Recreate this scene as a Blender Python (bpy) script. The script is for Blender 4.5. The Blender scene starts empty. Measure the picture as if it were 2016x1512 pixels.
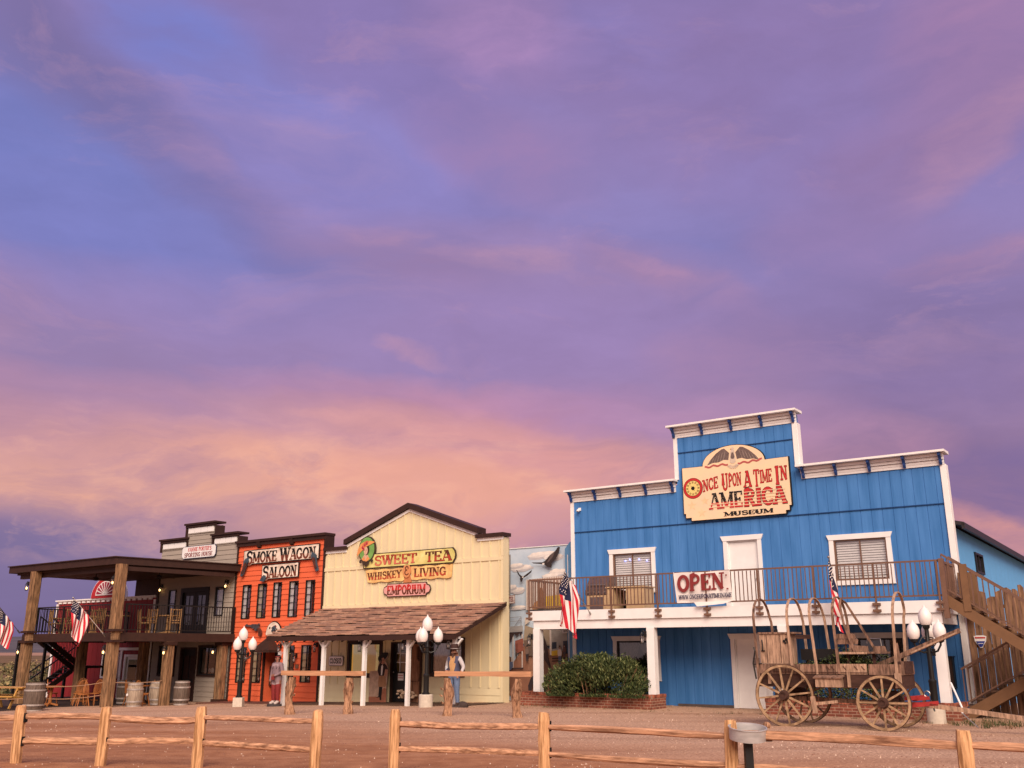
import bpy, math, random
from math import sin, cos, pi, radians, atan2, sqrt, exp
from mathutils import Vector, Matrix
random.seed(7)
S = bpy.context.scene
COL = S.collection
# ---------------------------------------------------------------- camera
FPX, HOR = 1870.0, 527.0
PITCH = math.atan(HOR / FPX)
cam = bpy.data.cameras.new('camera'); camo = bpy.data.objects.new('camera', cam); COL.objects.link(camo)
cam.sensor_width = 36.0; cam.lens = 36.0 * FPX / 2016.0
camo.location = (0, 0, 1.6); camo.rotation_euler = (pi/2 + PITCH, 0, 0)
cam.clip_start = 0.1; cam.clip_end = 20000
S.camera = camo
S.render.resolution_x = 1024; S.render.resolution_y = 768
S.view_settings.view_transform = 'Standard'; S.view_settings.look = 'None'
S.view_settings.exposure = 0.0; S.view_settings.gamma = 1.0
# ---------------------------------------------------------------- sun (the glow of a sun just set behind the camera)
SUN_EL, SUN_AZ = 37.0, 4.0          # degrees; azimuth of the light source measured from behind the camera
sl = bpy.data.lights.new('sun', 'SUN'); sl.energy = 4.5; sl.angle = radians(42); sl.color = (1.0, 0.80, 0.655)
slo = bpy.data.objects.new('sun', sl); COL.objects.link(slo)
src = Vector((sin(radians(SUN_AZ))*cos(radians(SUN_EL)), -cos(radians(SUN_AZ))*cos(radians(SUN_EL)), sin(radians(SUN_EL))))
slo.rotation_euler = src.to_track_quat('Z', 'Y').to_euler(); slo.location = src*200
# ---------------------------------------------------------------- world: dusk sky with lit clouds
def lin(r, g, b):
    f = lambda c: (c/255/12.92) if c <= 10 else ((c/255+0.055)/1.055)**2.4
    return (f(r), f(g), f(b))
def azel(x, y):
    a = (x-1008)/FPX; b = (756-y)/FPX
    d = Vector((a, cos(PITCH)-b*sin(PITCH), sin(PITCH)+b*cos(PITCH))).normalized()
    return math.atan2(d.x, d.y), math.asin(d.z)
W = bpy.data.worlds.new('World'); S.world = W; W.use_nodes = True
nt = W.node_tree; nt.nodes.clear()
def N(t, **k):
    n = nt.nodes.new(t)
    for a, b in k.items(): setattr(n, a, b)
    return n
L = lambda a, b: nt.links.new(a, b)
def mth(op, a, b=None, clamp=False):
    n = N('ShaderNodeMath', operation=op, use_clamp=clamp)
    for i, x in enumerate((a, b)):
        if x is None: continue
        if isinstance(x, (int, float)): n.inputs[i].default_value = x
        else: L(x, n.inputs[i])
    return n.outputs[0]
tc = N('ShaderNodeTexCoord'); sp = N('ShaderNodeSeparateXYZ'); L(tc.outputs['Generated'], sp.inputs[0])
az = mth('ARCTAN2', sp.outputs[0], sp.outputs[1]); el = mth('ARCSINE', sp.outputs[2])
P = N('ShaderNodeCombineXYZ'); L(az, P.inputs[0]); L(el, P.inputs[1])
def noise(vec, sc, det, rough=.55, scale3=(1, 1, 1), dist=0.0):
    m = N('ShaderNodeMapping'); L(vec, m.inputs[0]); m.inputs['Scale'].default_value = scale3
    n = N('ShaderNodeTexNoise'); L(m.outputs[0], n.inputs['Vector'])
    n.inputs['Scale'].default_value = sc; n.inputs['Detail'].default_value = det; n.inputs['Roughness'].default_value = rough
    n.inputs['Distortion'].default_value = dist
    return n
def vm(op, a, b):
    n = N('ShaderNodeVectorMath', operation=op)
    for i, x in enumerate((a, b)):
        if isinstance(x, (tuple, float)): n.inputs[i].default_value = x if isinstance(x, tuple) else (x, x, x)
        else: L(x, n.inputs[i])
    return n.outputs[0]
wn = noise(P.outputs[0], 5.0, 6, .55, (.7, 1.3, 1))
warp = vm('ADD', P.outputs[0], vm('MULTIPLY', vm('SUBTRACT', wn.outputs['Color'], (.5, .5, .5)), (.16, .09, 0.0)))
n1 = noise(warp, 4.5, 8, .58, (.55, 1.5, 1)).outputs[0]
n2 = noise(warp, 14.0, 7, .6, (.5, 1.3, 1)).outputs[0]
ramp = N('ShaderNodeValToRGB'); L(mth('MULTIPLY', el, 1/radians(90)), ramp.inputs[0])
stops = [(0.0, (118, 104, 142)), (.03, (126, 110, 152)), (.075, (160, 124, 156)), (.12, (186, 142, 164)), (.165, (164, 134, 176)), (.21, (152, 132, 182)), (.30, (144, 131, 190)), (.42, (142, 124, 180)), (1.0, (134, 122, 178))]
cr = ramp.color_ramp
while len(cr.elements) < len(stops): cr.elements.new(.5)
for e, (p, c) in zip(cr.elements, stops): e.position = p; e.color = (*lin(*c), 1)
colr = ramp.outputs[0]
sky = N('ShaderNodeTexSky', sky_type='NISHITA'); sky.sun_disc = False
sky.sun_elevation = radians(2.0); sky.sun_rotation = radians(180 - SUN_AZ); sky.dust_density = 2.0
# cloud masses: (px, py, rx, ry, angle, colour, strength, texture)
BL = [
 (120, 320, 330, 190, 12, (122, 129, 198), 1.0, .3), (330, 500, 400, 120, 6, (128, 130, 197), .95, .35), (420, 95, 230, 90, 12, (124, 129, 201), 1.0, .4), (700, 290, 330, 150, 12, (146, 137, 202), .9, .4),
 (1180, 110, 160, 80, 10, (146, 134, 198), .8, .5), (1460, 450, 300, 110, 18, (138, 132, 194), .9, .5), (1180, 330, 300, 110, 12, (152, 136, 192), .7, .6), (1280, 120, 420, 130, 10, (142, 122, 176), .7, .6),
 (240, 165, 460, 72, 34, (126, 113, 164), .75, .7), (70, 60, 260, 80, 20, (124, 112, 162), .8, .5), (720, 90, 330, 110, 16, (142, 124, 182), .8, .5), (980, 90, 190, 90, 10, (174, 138, 187), .85, .5),
 (400, 300, 110, 34, 28, (172, 138, 178), .45, 1.0), (590, 270, 200, 45, 8, (162, 138, 184), .5, 1.0), (1000, 300, 220, 80, 14, (158, 128, 176), .8, .7),
 (1700, 150, 520, 200, 4, (148, 122, 172), .8, .6), (1960, 70, 180, 150, 0, (166, 128, 170), .8, .6), (1780, 320, 330, 90, -20, (156, 126, 172), .8, .7), (1940, 270, 170, 55, -28, (184, 140, 170), .7, .9),
 (1690, 480, 260, 90, 12, (150, 126, 176), .8, .6), (1940, 490, 130, 36, 0, (178, 134, 166), .8, .9), (1330, 300, 320, 80, 20, (150, 126, 178), .7, .7),
 (960, 500, 420, 85, 6, (162, 134, 180), 1.0, .7), (800, 540, 260, 70, 8, (150, 124, 168), .9, .9), (1010, 515, 130, 34, 0, (180, 142, 176), .9, 1.0), (820, 470, 160, 30, 8, (178, 140, 176), .8, 1.0), (1350, 555, 170, 40, 22, (172, 134, 170), .9, .9),
 (560, 650, 620, 110, 0, (158, 135, 186), .9, .4), (1200, 660, 500, 110, 0, (160, 134, 186), .8, .4), (1480, 690, 220, 70, 0, (168, 132, 170), .8, .8), (1850, 660, 360, 140, 8, (134, 116, 166), .9, .5),
 (100, 690, 260, 70, 0, (150, 128, 172), .8, .5), (1850, 830, 380, 130, 0, (130, 112, 162), .95, .4), (1900, 950, 240, 90, 0, (126, 106, 154), .9, .5),
 (200, 800, 480, 60, 4, (190, 144, 174), .9, .6), (860, 800, 420, 55, 4, (204, 146, 172), .9, .6), (1250, 820, 260, 60, 8, (176, 136, 182), .7, .6),
 (250, 905, 620, 80, 4, (220, 160, 162), 1.0, .6), (900, 900, 480, 85, 8, (224, 162, 162), 1.0, .4), (1120, 930, 420, 90, 12, (226, 160, 160), 1.0, .4), (650, 970, 520, 90, 4, (242, 174, 152), 1.0, .4), (130, 960, 300, 80, 0, (206, 156, 164), 1.0, .8), (880, 985, 320, 80, 8, (242, 172, 154), .95, .4),
 (1640, 890, 200, 60, 0, (196, 144, 168), .8, .6), (1420, 830, 300, 60, 8, (184, 142, 180), .8, .6),
 (330, 1005, 440, 60, 8, (244, 178, 152), 1.0, .8), (200, 1045, 260, 42, 4, (150, 124, 164), .9, .9), (620, 1035, 300, 44, 0, (184, 140, 164), .8, .9), (90, 1120, 420, 110, 0, (128, 114, 158), 1.0, .3),
 (1060, 1060, 200, 60, 0, (196, 144, 168), .8, .6), (1970, 1065, 150, 34, 24, (228, 158, 150), 1.0, .7),
 (800, 700, 90, 14, 12, (190, 146, 176), .8, .9), (680, 822, 120, 14, 4, (230, 166, 164), .8, .9), (1265, 505, 90, 16, 20, (182, 142, 180), .8, 1.0),
]
for (px, py, rx, ry, ang, c, st, tx) in BL:
    a0, e0 = azel(px, py)
    m = N('ShaderNodeMapping', vector_type='TEXTURE'); L(warp, m.inputs[0])
    m.inputs['Location'].default_value = (a0, e0, 0); m.inputs['Rotation'].default_value = (0, 0, -radians(ang))
    m.inputs['Scale'].default_value = (rx/FPX*1.25, ry/FPX*1.2, 1)
    g = N('ShaderNodeTexGradient', gradient_type='SPHERICAL'); L(m.outputs[0], g.inputs[0])
    tex = n2 if rx < 300 else n1
    f = mth('MULTIPLY', mth('SMOOTH_MIN', mth('MULTIPLY', g.outputs['Fac'], 1.9), 1.0), st)
    f = mth('MULTIPLY', f, mth('ADD', mth('MULTIPLY', mth('SUBTRACT', tex, .36), tx*3.4), 1-tx), clamp=True)
    mx = N('ShaderNodeMix', data_type='RGBA'); L(f, mx.inputs[0]); L(colr, mx.inputs[6]); mx.inputs[7].default_value = (*lin(*c), 1)
    colr = mx.outputs[2]
# thin lit wisps
n3 = noise(warp, 7.0, 10, .66, (.45, 1.6, 1), .6).outputs[0]
def ramp01(s_, a, b):
    r_ = N('ShaderNodeMapRange', clamp=True); L(s_, r_.inputs[0]); r_.inputs[1].default_value = a; r_.inputs[2].default_value = b; return r_.outputs[0]
wf = mth('MULTIPLY', mth('MULTIPLY', ramp01(n3, .54, .74), .5), mth('MULTIPLY', ramp01(el, .12, .24), ramp01(n1, .35, .6)))
wx = N('ShaderNodeMix', data_type='RGBA'); L(wf, wx.inputs[0]); L(colr, wx.inputs[6]); wx.inputs[7].default_value = (*lin(204, 156, 182), 1); colr = wx.outputs[2]
df = mth('MULTIPLY', mth('MULTIPLY', ramp01(n3, .50, .34), .55), mth('MULTIPLY', ramp01(el, .30, .16), ramp01(el, .06, .09)))
dx = N('ShaderNodeMix', data_type='RGBA'); L(df, dx.inputs[0]); L(colr, dx.inputs[6]); dx.inputs[7].default_value = (*lin(160, 124, 160), 1); colr = dx.outputs[2]
pf = mth('MULTIPLY', mth('MULTIPLY', ramp01(n2, .50, .66), .6), mth('MULTIPLY', mth('MULTIPLY', ramp01(el, .25, .17), ramp01(el, .075, .11)), ramp01(az, .22, .02)))
px_ = N('ShaderNodeMix', data_type='RGBA'); L(pf, px_.inputs[0]); L(colr, px_.inputs[6]); px_.inputs[7].default_value = (*lin(246, 184, 158), 1); colr = px_.outputs[2]
# fine grain of the cloud sheet
bc = N('ShaderNodeMix', data_type='RGBA', blend_type='MULTIPLY'); bc.inputs[0].default_value = 1.0; L(colr, bc.inputs[6])
gr = mth('ADD', mth('MULTIPLY', mth('SUBTRACT', n2, .5), .34), 1.035); L(gr, bc.inputs[7]); colr = bc.outputs[2]
# warm western sky behind the camera
wst = mth('MULTIPLY', mth('SUBTRACT', .35, sp.outputs[1]), 1.2, clamp=True)
wm = N('ShaderNodeMix', data_type='RGBA'); L(mth('MULTIPLY', wst, mth('ADD', mth('MULTIPLY', n1, .9), .2), clamp=True), wm.inputs[0]); L(colr, wm.inputs[6]); wm.inputs[7].default_value = (.84, .62, .55, 1); colr = wm.outputs[2]
bg = N('ShaderNodeBackground'); L(colr, bg.inputs[0]); bg.inputs[1].default_value = 1.0
bg2 = N('ShaderNodeBackground'); L(sky.outputs[0], bg2.inputs[0]); bg2.inputs[1].default_value = 0.05
msk = N('ShaderNodeMixShader'); msk.inputs[0].default_value = 0.08; L(bg.outputs[0], msk.inputs[1]); L(bg2.outputs[0], msk.inputs[2])
wo = N('ShaderNodeOutputWorld'); L(msk.outputs[0], wo.inputs[0])
# ---------------------------------------------------------------- frames: local coordinates u (along a front), v (away from camera), z
class Fr:
    def __init__(s, o, rz): s.o = Vector(o); s.rz = rz; s.m = Matrix.Translation(s.o) @ Matrix.Rotation(rz, 4, 'Z')
    def W(s, p): return s.m @ Vector(p)
FW = Fr((0, 0, 0), 0)
FY = Fr((-.263, 32.427, 0), radians(-36))        # row of false fronts on the left
FB = Fr((6.619, 29.547, 0), radians(-34.5))      # blue museum
FG = Fr((6.0315, 22.2727, 0), radians(-35))           # covered wagon, near rear wheel at the origin
def gz(x, y):
    d = FY.m.inverted() @ Vector((x, y, 0)); k = min(0.0, d.x)
    return max(-1.2, .026*k)
def gY(u): return max(-1.2, .026*min(0, u))
def tag(o, label=None, cat=None, group=None, kind=None):
    if label: o['label'] = label
    if cat: o['category'] = cat
    if group: o['group'] = group
    if kind: o['kind'] = kind
    return o
class T:
    def __init__(s, name, label, cat, fr, o=(0, 0, 0), group=None):
        s.fr = fr; s.o = Vector(o); s.ob = bpy.data.objects.new(name, None); COL.objects.link(s.ob)
        s.ob.location = fr.W(o); s.ob.rotation_euler = (0, 0, fr.rz); s.ob.empty_display_size = .2
        tag(s.ob, label, cat, group)
def kids(o): return [c for c in bpy.data.objects if c.parent == o]
def copy_tree(o, parent=None):
    c = o.copy(); COL.objects.link(c)
    if parent: c.parent = parent
    for k in list(o.children): copy_tree(k, c)
    return c
def dup(t, loc, rz=None, label=None, group=None, scale=None):
    c = copy_tree(t.ob if isinstance(t, T) else t); c.location = loc
    if rz is not None: c.rotation_euler = (0, 0, rz)
    if label: c['label'] = label
    if group: c['group'] = group
    if scale: c.scale = (scale,)*3
    return c
class MB:
    def __init__(s): s.v = []; s.f = []; s.m = []; s.mats = []
    def mi(s, m):
        if m not in s.mats: s.mats.append(m)
        return s.mats.index(m)
    def poly(s, pts, m):
        n = len(s.v); s.v += [tuple(p) for p in pts]; s.f.append(tuple(range(n, n+len(pts)))); s.m.append(s.mi(m))
    def mesh(s, vs, fs, m):
        n = len(s.v); s.v += [tuple(p) for p in vs]; k = s.mi(m)
        for f in fs: s.f.append(tuple(i+n for i in f)); s.m.append(k)
    def box(s, u0, u1, v0, v1, z0, z1, m):
        s.mesh([(u0,v0,z0),(u1,v0,z0),(u1,v1,z0),(u0,v1,z0),(u0,v0,z1),(u1,v0,z1),(u1,v1,z1),(u0,v1,z1)],
               [(0,3,2,1),(4,5,6,7),(0,1,5,4),(1,2,6,5),(2,3,7,6),(3,0,4,7)], m)
    def prism(s, pts, v0, v1, m, ax='v'):
        # pts in (u,z) extruded along v  (ax 'u': pts in (v,z) extruded along u; ax 'z': pts (u,v) extruded along z)
        f = {'v': lambda a, b, c: (a, c, b), 'u': lambda a, b, c: (c, a, b), 'z': lambda a, b, c: (a, b, c)}[ax]
        n = len(pts); V = [f(a, b, v0) for a, b in pts] + [f(a, b, v1) for a, b in pts]
        s.mesh(V, [tuple(range(n)), tuple(reversed(range(n, 2*n)))] + [(i, i+n, (i+1) % n+n, (i+1) % n) for i in range(n)], m)
    def beam(s, p, q, w, h, m, up=(0, 0, 1), w2=None, h2=None):
        p = Vector(p); q = Vector(q); d = (q-p).normalized(); up = Vector(up)
        x = d.cross(up)
        if x.length < 1e-4: x = d.cross(Vector((0, 1, 0)))
        x.normalize(); y = x.cross(d).normalized(); w2 = w2 or w; h2 = h2 or h
        V = [c + x*(a*ww/2) + y*(b*hh/2) for c, ww, hh in ((p, w, h), (q, w2, h2)) for a, b in ((-1,-1),(1,-1),(1,1),(-1,1))]
        s.mesh(V, [(0,3,2,1),(4,5,6,7),(0,1,5,4),(1,2,6,5),(2,3,7,6),(3,0,4,7)], m)
    def tube(s, pts, r, m, n=8, closed=False, caps=True):
        pts = [Vector(p) for p in pts]; k = len(pts)
        rs = r if isinstance(r, (list, tuple)) else [r]*k
        V = []; F = []; ref = None
        for i, p in enumerate(pts):
            if closed: d = pts[(i+1) % k]-pts[i-1]
            else: d = pts[min(i+1, k-1)]-pts[max(i-1, 0)]
            d.normalize()
            if ref is None: ref = Vector((0, 0, 1)) if abs(d.z) < .9 else Vector((1, 0, 0))
            x = d.cross(ref)
            if x.length < 1e-5: x = d.cross(Vector((0, 1, 0)))
            x.normalize(); y = x.cross(d).normalized(); ref = y
            for j in range(n):
                a = 2*pi*j/n; V.append(p + x*(cos(a)*rs[i]) + y*(sin(a)*rs[i]))
        for i in range(k if closed else k-1):
            for j in range(n):
                a, b = i*n+j, i*n+(j+1) % n; c, e = ((i+1) % k)*n+(j+1) % n, ((i+1) % k)*n+j
                F.append((a, b, c, e))
        if caps and not closed: F += [tuple(reversed(range(n))), tuple(range((k-1)*n, k*n))]
        s.mesh(V, F, m)
    def lathe(s, c, prof, m, n=16, ax=(0, 0, 1)):
        ax = Vector(ax).normalized(); x = ax.cross(Vector((1, 0, 0)) if abs(ax.x) < .9 else Vector((0, 1, 0))).normalized(); y = ax.cross(x)
        c = Vector(c); V = []; F = []
        for r, z in prof:
            for j in range(n):
                a = 2*pi*j/n; V.append(c + ax*z + x*(r*cos(a)) + y*(r*sin(a)))
        for i in range(len(prof)-1):
            for j in range(n): F.append((i*n+j, i*n+(j+1) % n, (i+1)*n+(j+1) % n, (i+1)*n+j))
        if prof[0][0] > 1e-4: F.append(tuple(reversed(range(n))))
        if prof[-1][0] > 1e-4: F.append(tuple(range((len(prof)-1)*n, len(prof)*n)))
        s.mesh(V, F, m)
    def ball(s, c, r, m, n=10, k=7, sz=(1, 1, 1)):
        c = Vector(c); V = []; F = []
        for i in range(k+1):
            t = pi*i/k
            for j in range(n):
                a = 2*pi*j/n; V.append(c+Vector((r*sz[0]*sin(t)*cos(a), r*sz[1]*sin(t)*sin(a), r*sz[2]*cos(t))))
        for i in range(k):
            for j in range(n): F.append((i*n+j, (i+1)*n+j, (i+1)*n+(j+1) % n, i*n+(j+1) % n))
        s.mesh(V, F, m)
    def _mesh(s, name, o, smooth):
        me = bpy.data.meshes.new(name); o = Vector(o)
        me.from_pydata([tuple(Vector(p)-o) for p in s.v], [], s.f); 
        for m in s.mats: me.materials.append(m)
        me.polygons.foreach_set('material_index', s.m)
        if smooth:
            me.polygons.foreach_set('use_smooth', [True]*len(me.polygons))
            try: me.set_sharp_from_angle(angle=radians(40))
            except Exception: pass
        me.update(); return me
    def build(s, name, t, parent=None, smooth=False, kind=None, label=None):
        ob = bpy.data.objects.new(name, s._mesh(name, t.o, smooth)); COL.objects.link(ob); ob.parent = parent or t.ob
        if kind: ob['kind'] = kind
        if label: ob['label'] = label
        return ob
    def top(s, name, label, cat, fr, o=(0, 0, 0), group=None, kind=None, smooth=False):
        ob = bpy.data.objects.new(name, s._mesh(name, o, smooth)); COL.objects.link(ob)
        ob.location = fr.W(o); ob.rotation_euler = (0, 0, fr.rz); tag(ob, label, cat, group, kind); return ob
# ---------------------------------------------------------------- materials
def mat(name, c, rough=.75, var=.14, sc=5.0, bump=.0, st=(1, 1, 1), metal=0.0, c2=None, spec=.3, det=5, fine=0.0, contrast=1.0):
    m = bpy.data.materials.new(name); m.use_nodes = True; t = m.node_tree; b = t.nodes['Principled BSDF']
    n_ = t.nodes.new; l = t.links.new
    tcn = n_('ShaderNodeTexCoord'); mp = n_('ShaderNodeMapping'); l(tcn.outputs['Object'], mp.inputs[0]); mp.inputs['Scale'].default_value = st
    nz = n_('ShaderNodeTexNoise'); l(mp.outputs[0], nz.inputs['Vector']); nz.inputs['Scale'].default_value = sc; nz.inputs['Detail'].default_value = det; nz.inputs['Roughness'].default_value = .62
    mr = n_('ShaderNodeMapRange'); l(nz.outputs[0], mr.inputs[0]); mr.inputs[1].default_value = .5-.22/contrast; mr.inputs[2].default_value = .5+.22/contrast
    mx = n_('ShaderNodeMix'); mx.data_type = 'RGBA'; l(mr.outputs[0], mx.inputs[0])
    ca = tuple(max(0, x*(1-var)) for x in c); cb = tuple(min(1, x*(1+var)) for x in (c if c2 is None else c2))
    mx.inputs[6].default_value = (*ca, 1); mx.inputs[7].default_value = (*cb, 1)
    l(mx.outputs[2], b.inputs['Base Color'])
    b.inputs['Roughness'].default_value = rough; b.inputs['Metallic'].default_value = metal; b.inputs['Specular IOR Level'].default_value = spec
    if bump:
        bp = n_('ShaderNodeBump'); bp.inputs['Strength'].default_value = bump; bp.inputs['Distance'].default_value = .02
        l(nz.outputs[0], bp.inputs['Height']); l(bp.outputs[0], b.inputs['Normal'])
    return m
def emis(name, c, s):
    m = bpy.data.materials.new(name); m.use_nodes = True; b = m.node_tree.nodes['Principled BSDF']
    b.inputs['Base Color'].default_value = (*c, 1); b.inputs['Emission Color'].default_value = (*c, 1); b.inputs['Emission Strength'].default_value = s
    return m
def glassy(name, tint=(.8, .85, .85), refl=.25):
    m = bpy.data.materials.new(name); m.use_nodes = True; t = m.node_tree; t.nodes.clear()
    o = t.nodes.new('ShaderNodeOutputMaterial'); mx = t.nodes.new('ShaderNodeMixShader'); tr = t.nodes.new('ShaderNodeBsdfTransparent'); gl = t.nodes.new('ShaderNodeBsdfGlossy')
    fr = t.nodes.new('ShaderNodeLayerWeight'); fr.inputs[0].default_value = .3
    pw = t.nodes.new('ShaderNodeMath'); pw.operation = 'POWER'; pw.inputs[1].default_value = 3.0; t.links.new(fr.outputs['Facing'], pw.inputs[0])
    ad = t.nodes.new('ShaderNodeMath'); ad.operation = 'ADD'; ad.inputs[1].default_value = refl+.04; ad.use_clamp = True
    t.links.new(pw.outputs[0], ad.inputs[0]); t.links.new(ad.outputs[0], mx.inputs[0])
    tr.inputs[0].default_value = (*tint, 1); gl.inputs['Roughness'].default_value = .03
    t.links.new(tr.outputs[0], mx.inputs[1]); t.links.new(gl.outputs[0], mx.inputs[2]); t.links.new(mx.outputs[0], o.inputs[0])
    return m
white = mat('white_paint', (.80, .79, .77), .6, .05, 3, .05)
cream = mat('cream_paint', (.78, .70, .58), .7, .05, 3)
bluep = mat('blue_paint', (.040, .175, .455), .7, .10, 1.6, .10, (2.2, 1, .22), c2=(.062, .205, .49), contrast=1.4)
bluel = mat('light_blue_paint', (.12, .39, .72), .65, .06, 2.5, .05)
navy = mat('navy_paint', (.02, .06, .22), .6, .1)
orang = mat('orange_paint', (.70, .135, .055), .65, .09, 2.0, .08, (.4, 1, 2))
yello = mat('yellow_paint', (.72, .63, .40), .65, .06, 2.0, .06, (1, 1, .3))
greyp = mat('grey_paint', (.35, .305, .255), .7, .08, 2.0, .06, (.4, 1, 2))
redp = mat('red_paint', (.24, .018, .022), .65, .12, 2.0, .05, (2, 1, .4))
brown = mat('dark_brown_paint', (.038, .017, .012), .6, .2, 4, .05)
black = mat('black_metal', (.008, .008, .008), .45, .2, 5, 0, spec=.4)
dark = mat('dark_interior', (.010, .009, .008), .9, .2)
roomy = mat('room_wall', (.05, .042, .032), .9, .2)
bronze = mat('brown_rail_paint', (.165, .09, .06), .5, .12, 5)
deckw = mat('deck_boards', (.10, .055, .035), .8, .25, 5, .1, (6, 1, 1))
timber = mat('porch_timber', (.13, .07, .035), .85, .5, 5.0, .4, (4.0, 4.0, .4), c2=(.23, .13, .065), contrast=1.4)
cedar = mat('cedar_post', (.43, .21, .085), .8, .34, 6.0, .35, (5, 5, .4), c2=(.58, .34, .17), contrast=1.5)
cedarr = mat('cedar_rail', (.33, .16, .09), .85, .40, 6.0, .4, (.35, 5, 5), c2=(.48, .27, .16), contrast=1.4)
bark = mat('bark_log', (.20, .095, .05), .9, .5, 7.0, .7, (3, 3, .5), c2=(.34, .19, .11), contrast=1.5)
hewn = mat('hewn_rail', (.46, .24, .13), .8, .22, 5.0, .2, (.4, 4, 4))
weath = mat('weathered_wood', (.13, .075, .050), .9, .45, 6, .4, (3, 3, .6), c2=(.23, .135, .092), contrast=1.4)
weathl = mat('pale_weathered_wood', (.30, .19, .125), .85, .35, 6, .3, (4, 4, .6), c2=(.40, .26, .175), contrast=1.3)
wheelw = mat('wheel_wood', (.27, .165, .09), .85, .35, 7, .25, c2=(.36, .24, .14), contrast=1.3)
wdark = mat('wagon_dark_plank', (.060, .028, .020), .85, .4, 5, .2, (.5, 3, 4))
rust = mat('rusty_iron', (.075, .032, .02), .8, .5, 9, .3)
plankw = mat('fence_plank', (.150, .078, .044), .9, .42, 4, .3, (4, 4, .4), c2=(.23, .13, .075), contrast=1.4)
stairp = mat('stair_paint', (.175, .092, .045), .7, .12, 4)
oakch = mat('chair_oak', (.36, .13, .035), .5, .25, 6, .1)
pinech = mat('pine_furniture', (.32, .18, .075), .65, .25, 6, .1)
picnic = mat('picnic_wood', (.52, .29, .075), .7, .2, 6, .1)
barrelw = mat('barrel_oak', (.075, .052, .040), .75, .4, 6, .2, (5, 5, .5), c2=(.13, .095, .072))
hoopm = mat('hoop_iron', (.40, .36, .33), .5, .25, 8, 0, metal=.3)
barrelp = mat('pale_barrel_oak', (.24, .18, .13), .75, .4, 6, .2, (5, 5, .5), c2=(.34, .27, .20))
galv = mat('galvanised_steel', (.52, .52, .51), .45, .2, 5, .05, (1, 1, 4), metal=.35)
steel = mat('steel', (.35, .33, .31), .35, .12, 5, 0, metal=.9)
bulb = emis('lamp_flame', (1.0, .58, .20), 9.0)
bulbw = emis('warm_bulb', (1.0, .75, .36), 14.0)
globe = mat('frosted_globe', (.82, .76, .72), .35, .04, 4, spec=.5)
glass = glassy('window_glass', (.92, .92, .92), .20)
glassd = glassy('dark_window_glass', (.45, .45, .45), .10)
lace = mat('lace_curtain', (.50, .47, .40), .9, .5, 16, .2, (3, 1, .5))
tanshade = mat('tan_shade', (.36, .30, .19), .9, .2, 4)
blind = mat('white_blind', (.82, .81, .79), .7, .05)
concr = mat('concrete', (.56, .50, .41), .9, .12, 9, .25)
ropem = mat('hemp_rope', (.34, .20, .12), .9, .2, 30)
redf = mat('flag_red', (.48, .015, .03), .8, .1); whitef = mat('flag_white', (.74, .66, .62), .8, .05); bluef = mat('flag_blue', (.012, .015, .05), .8, .1)
signred = mat('sign_red', (.50, .028, .028), .6, .1); signblk = mat('sign_black', (.010, .008, .008), .6, .1)
maroon = mat('sign_maroon', (.22, .03, .03), .6, .15)
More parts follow.
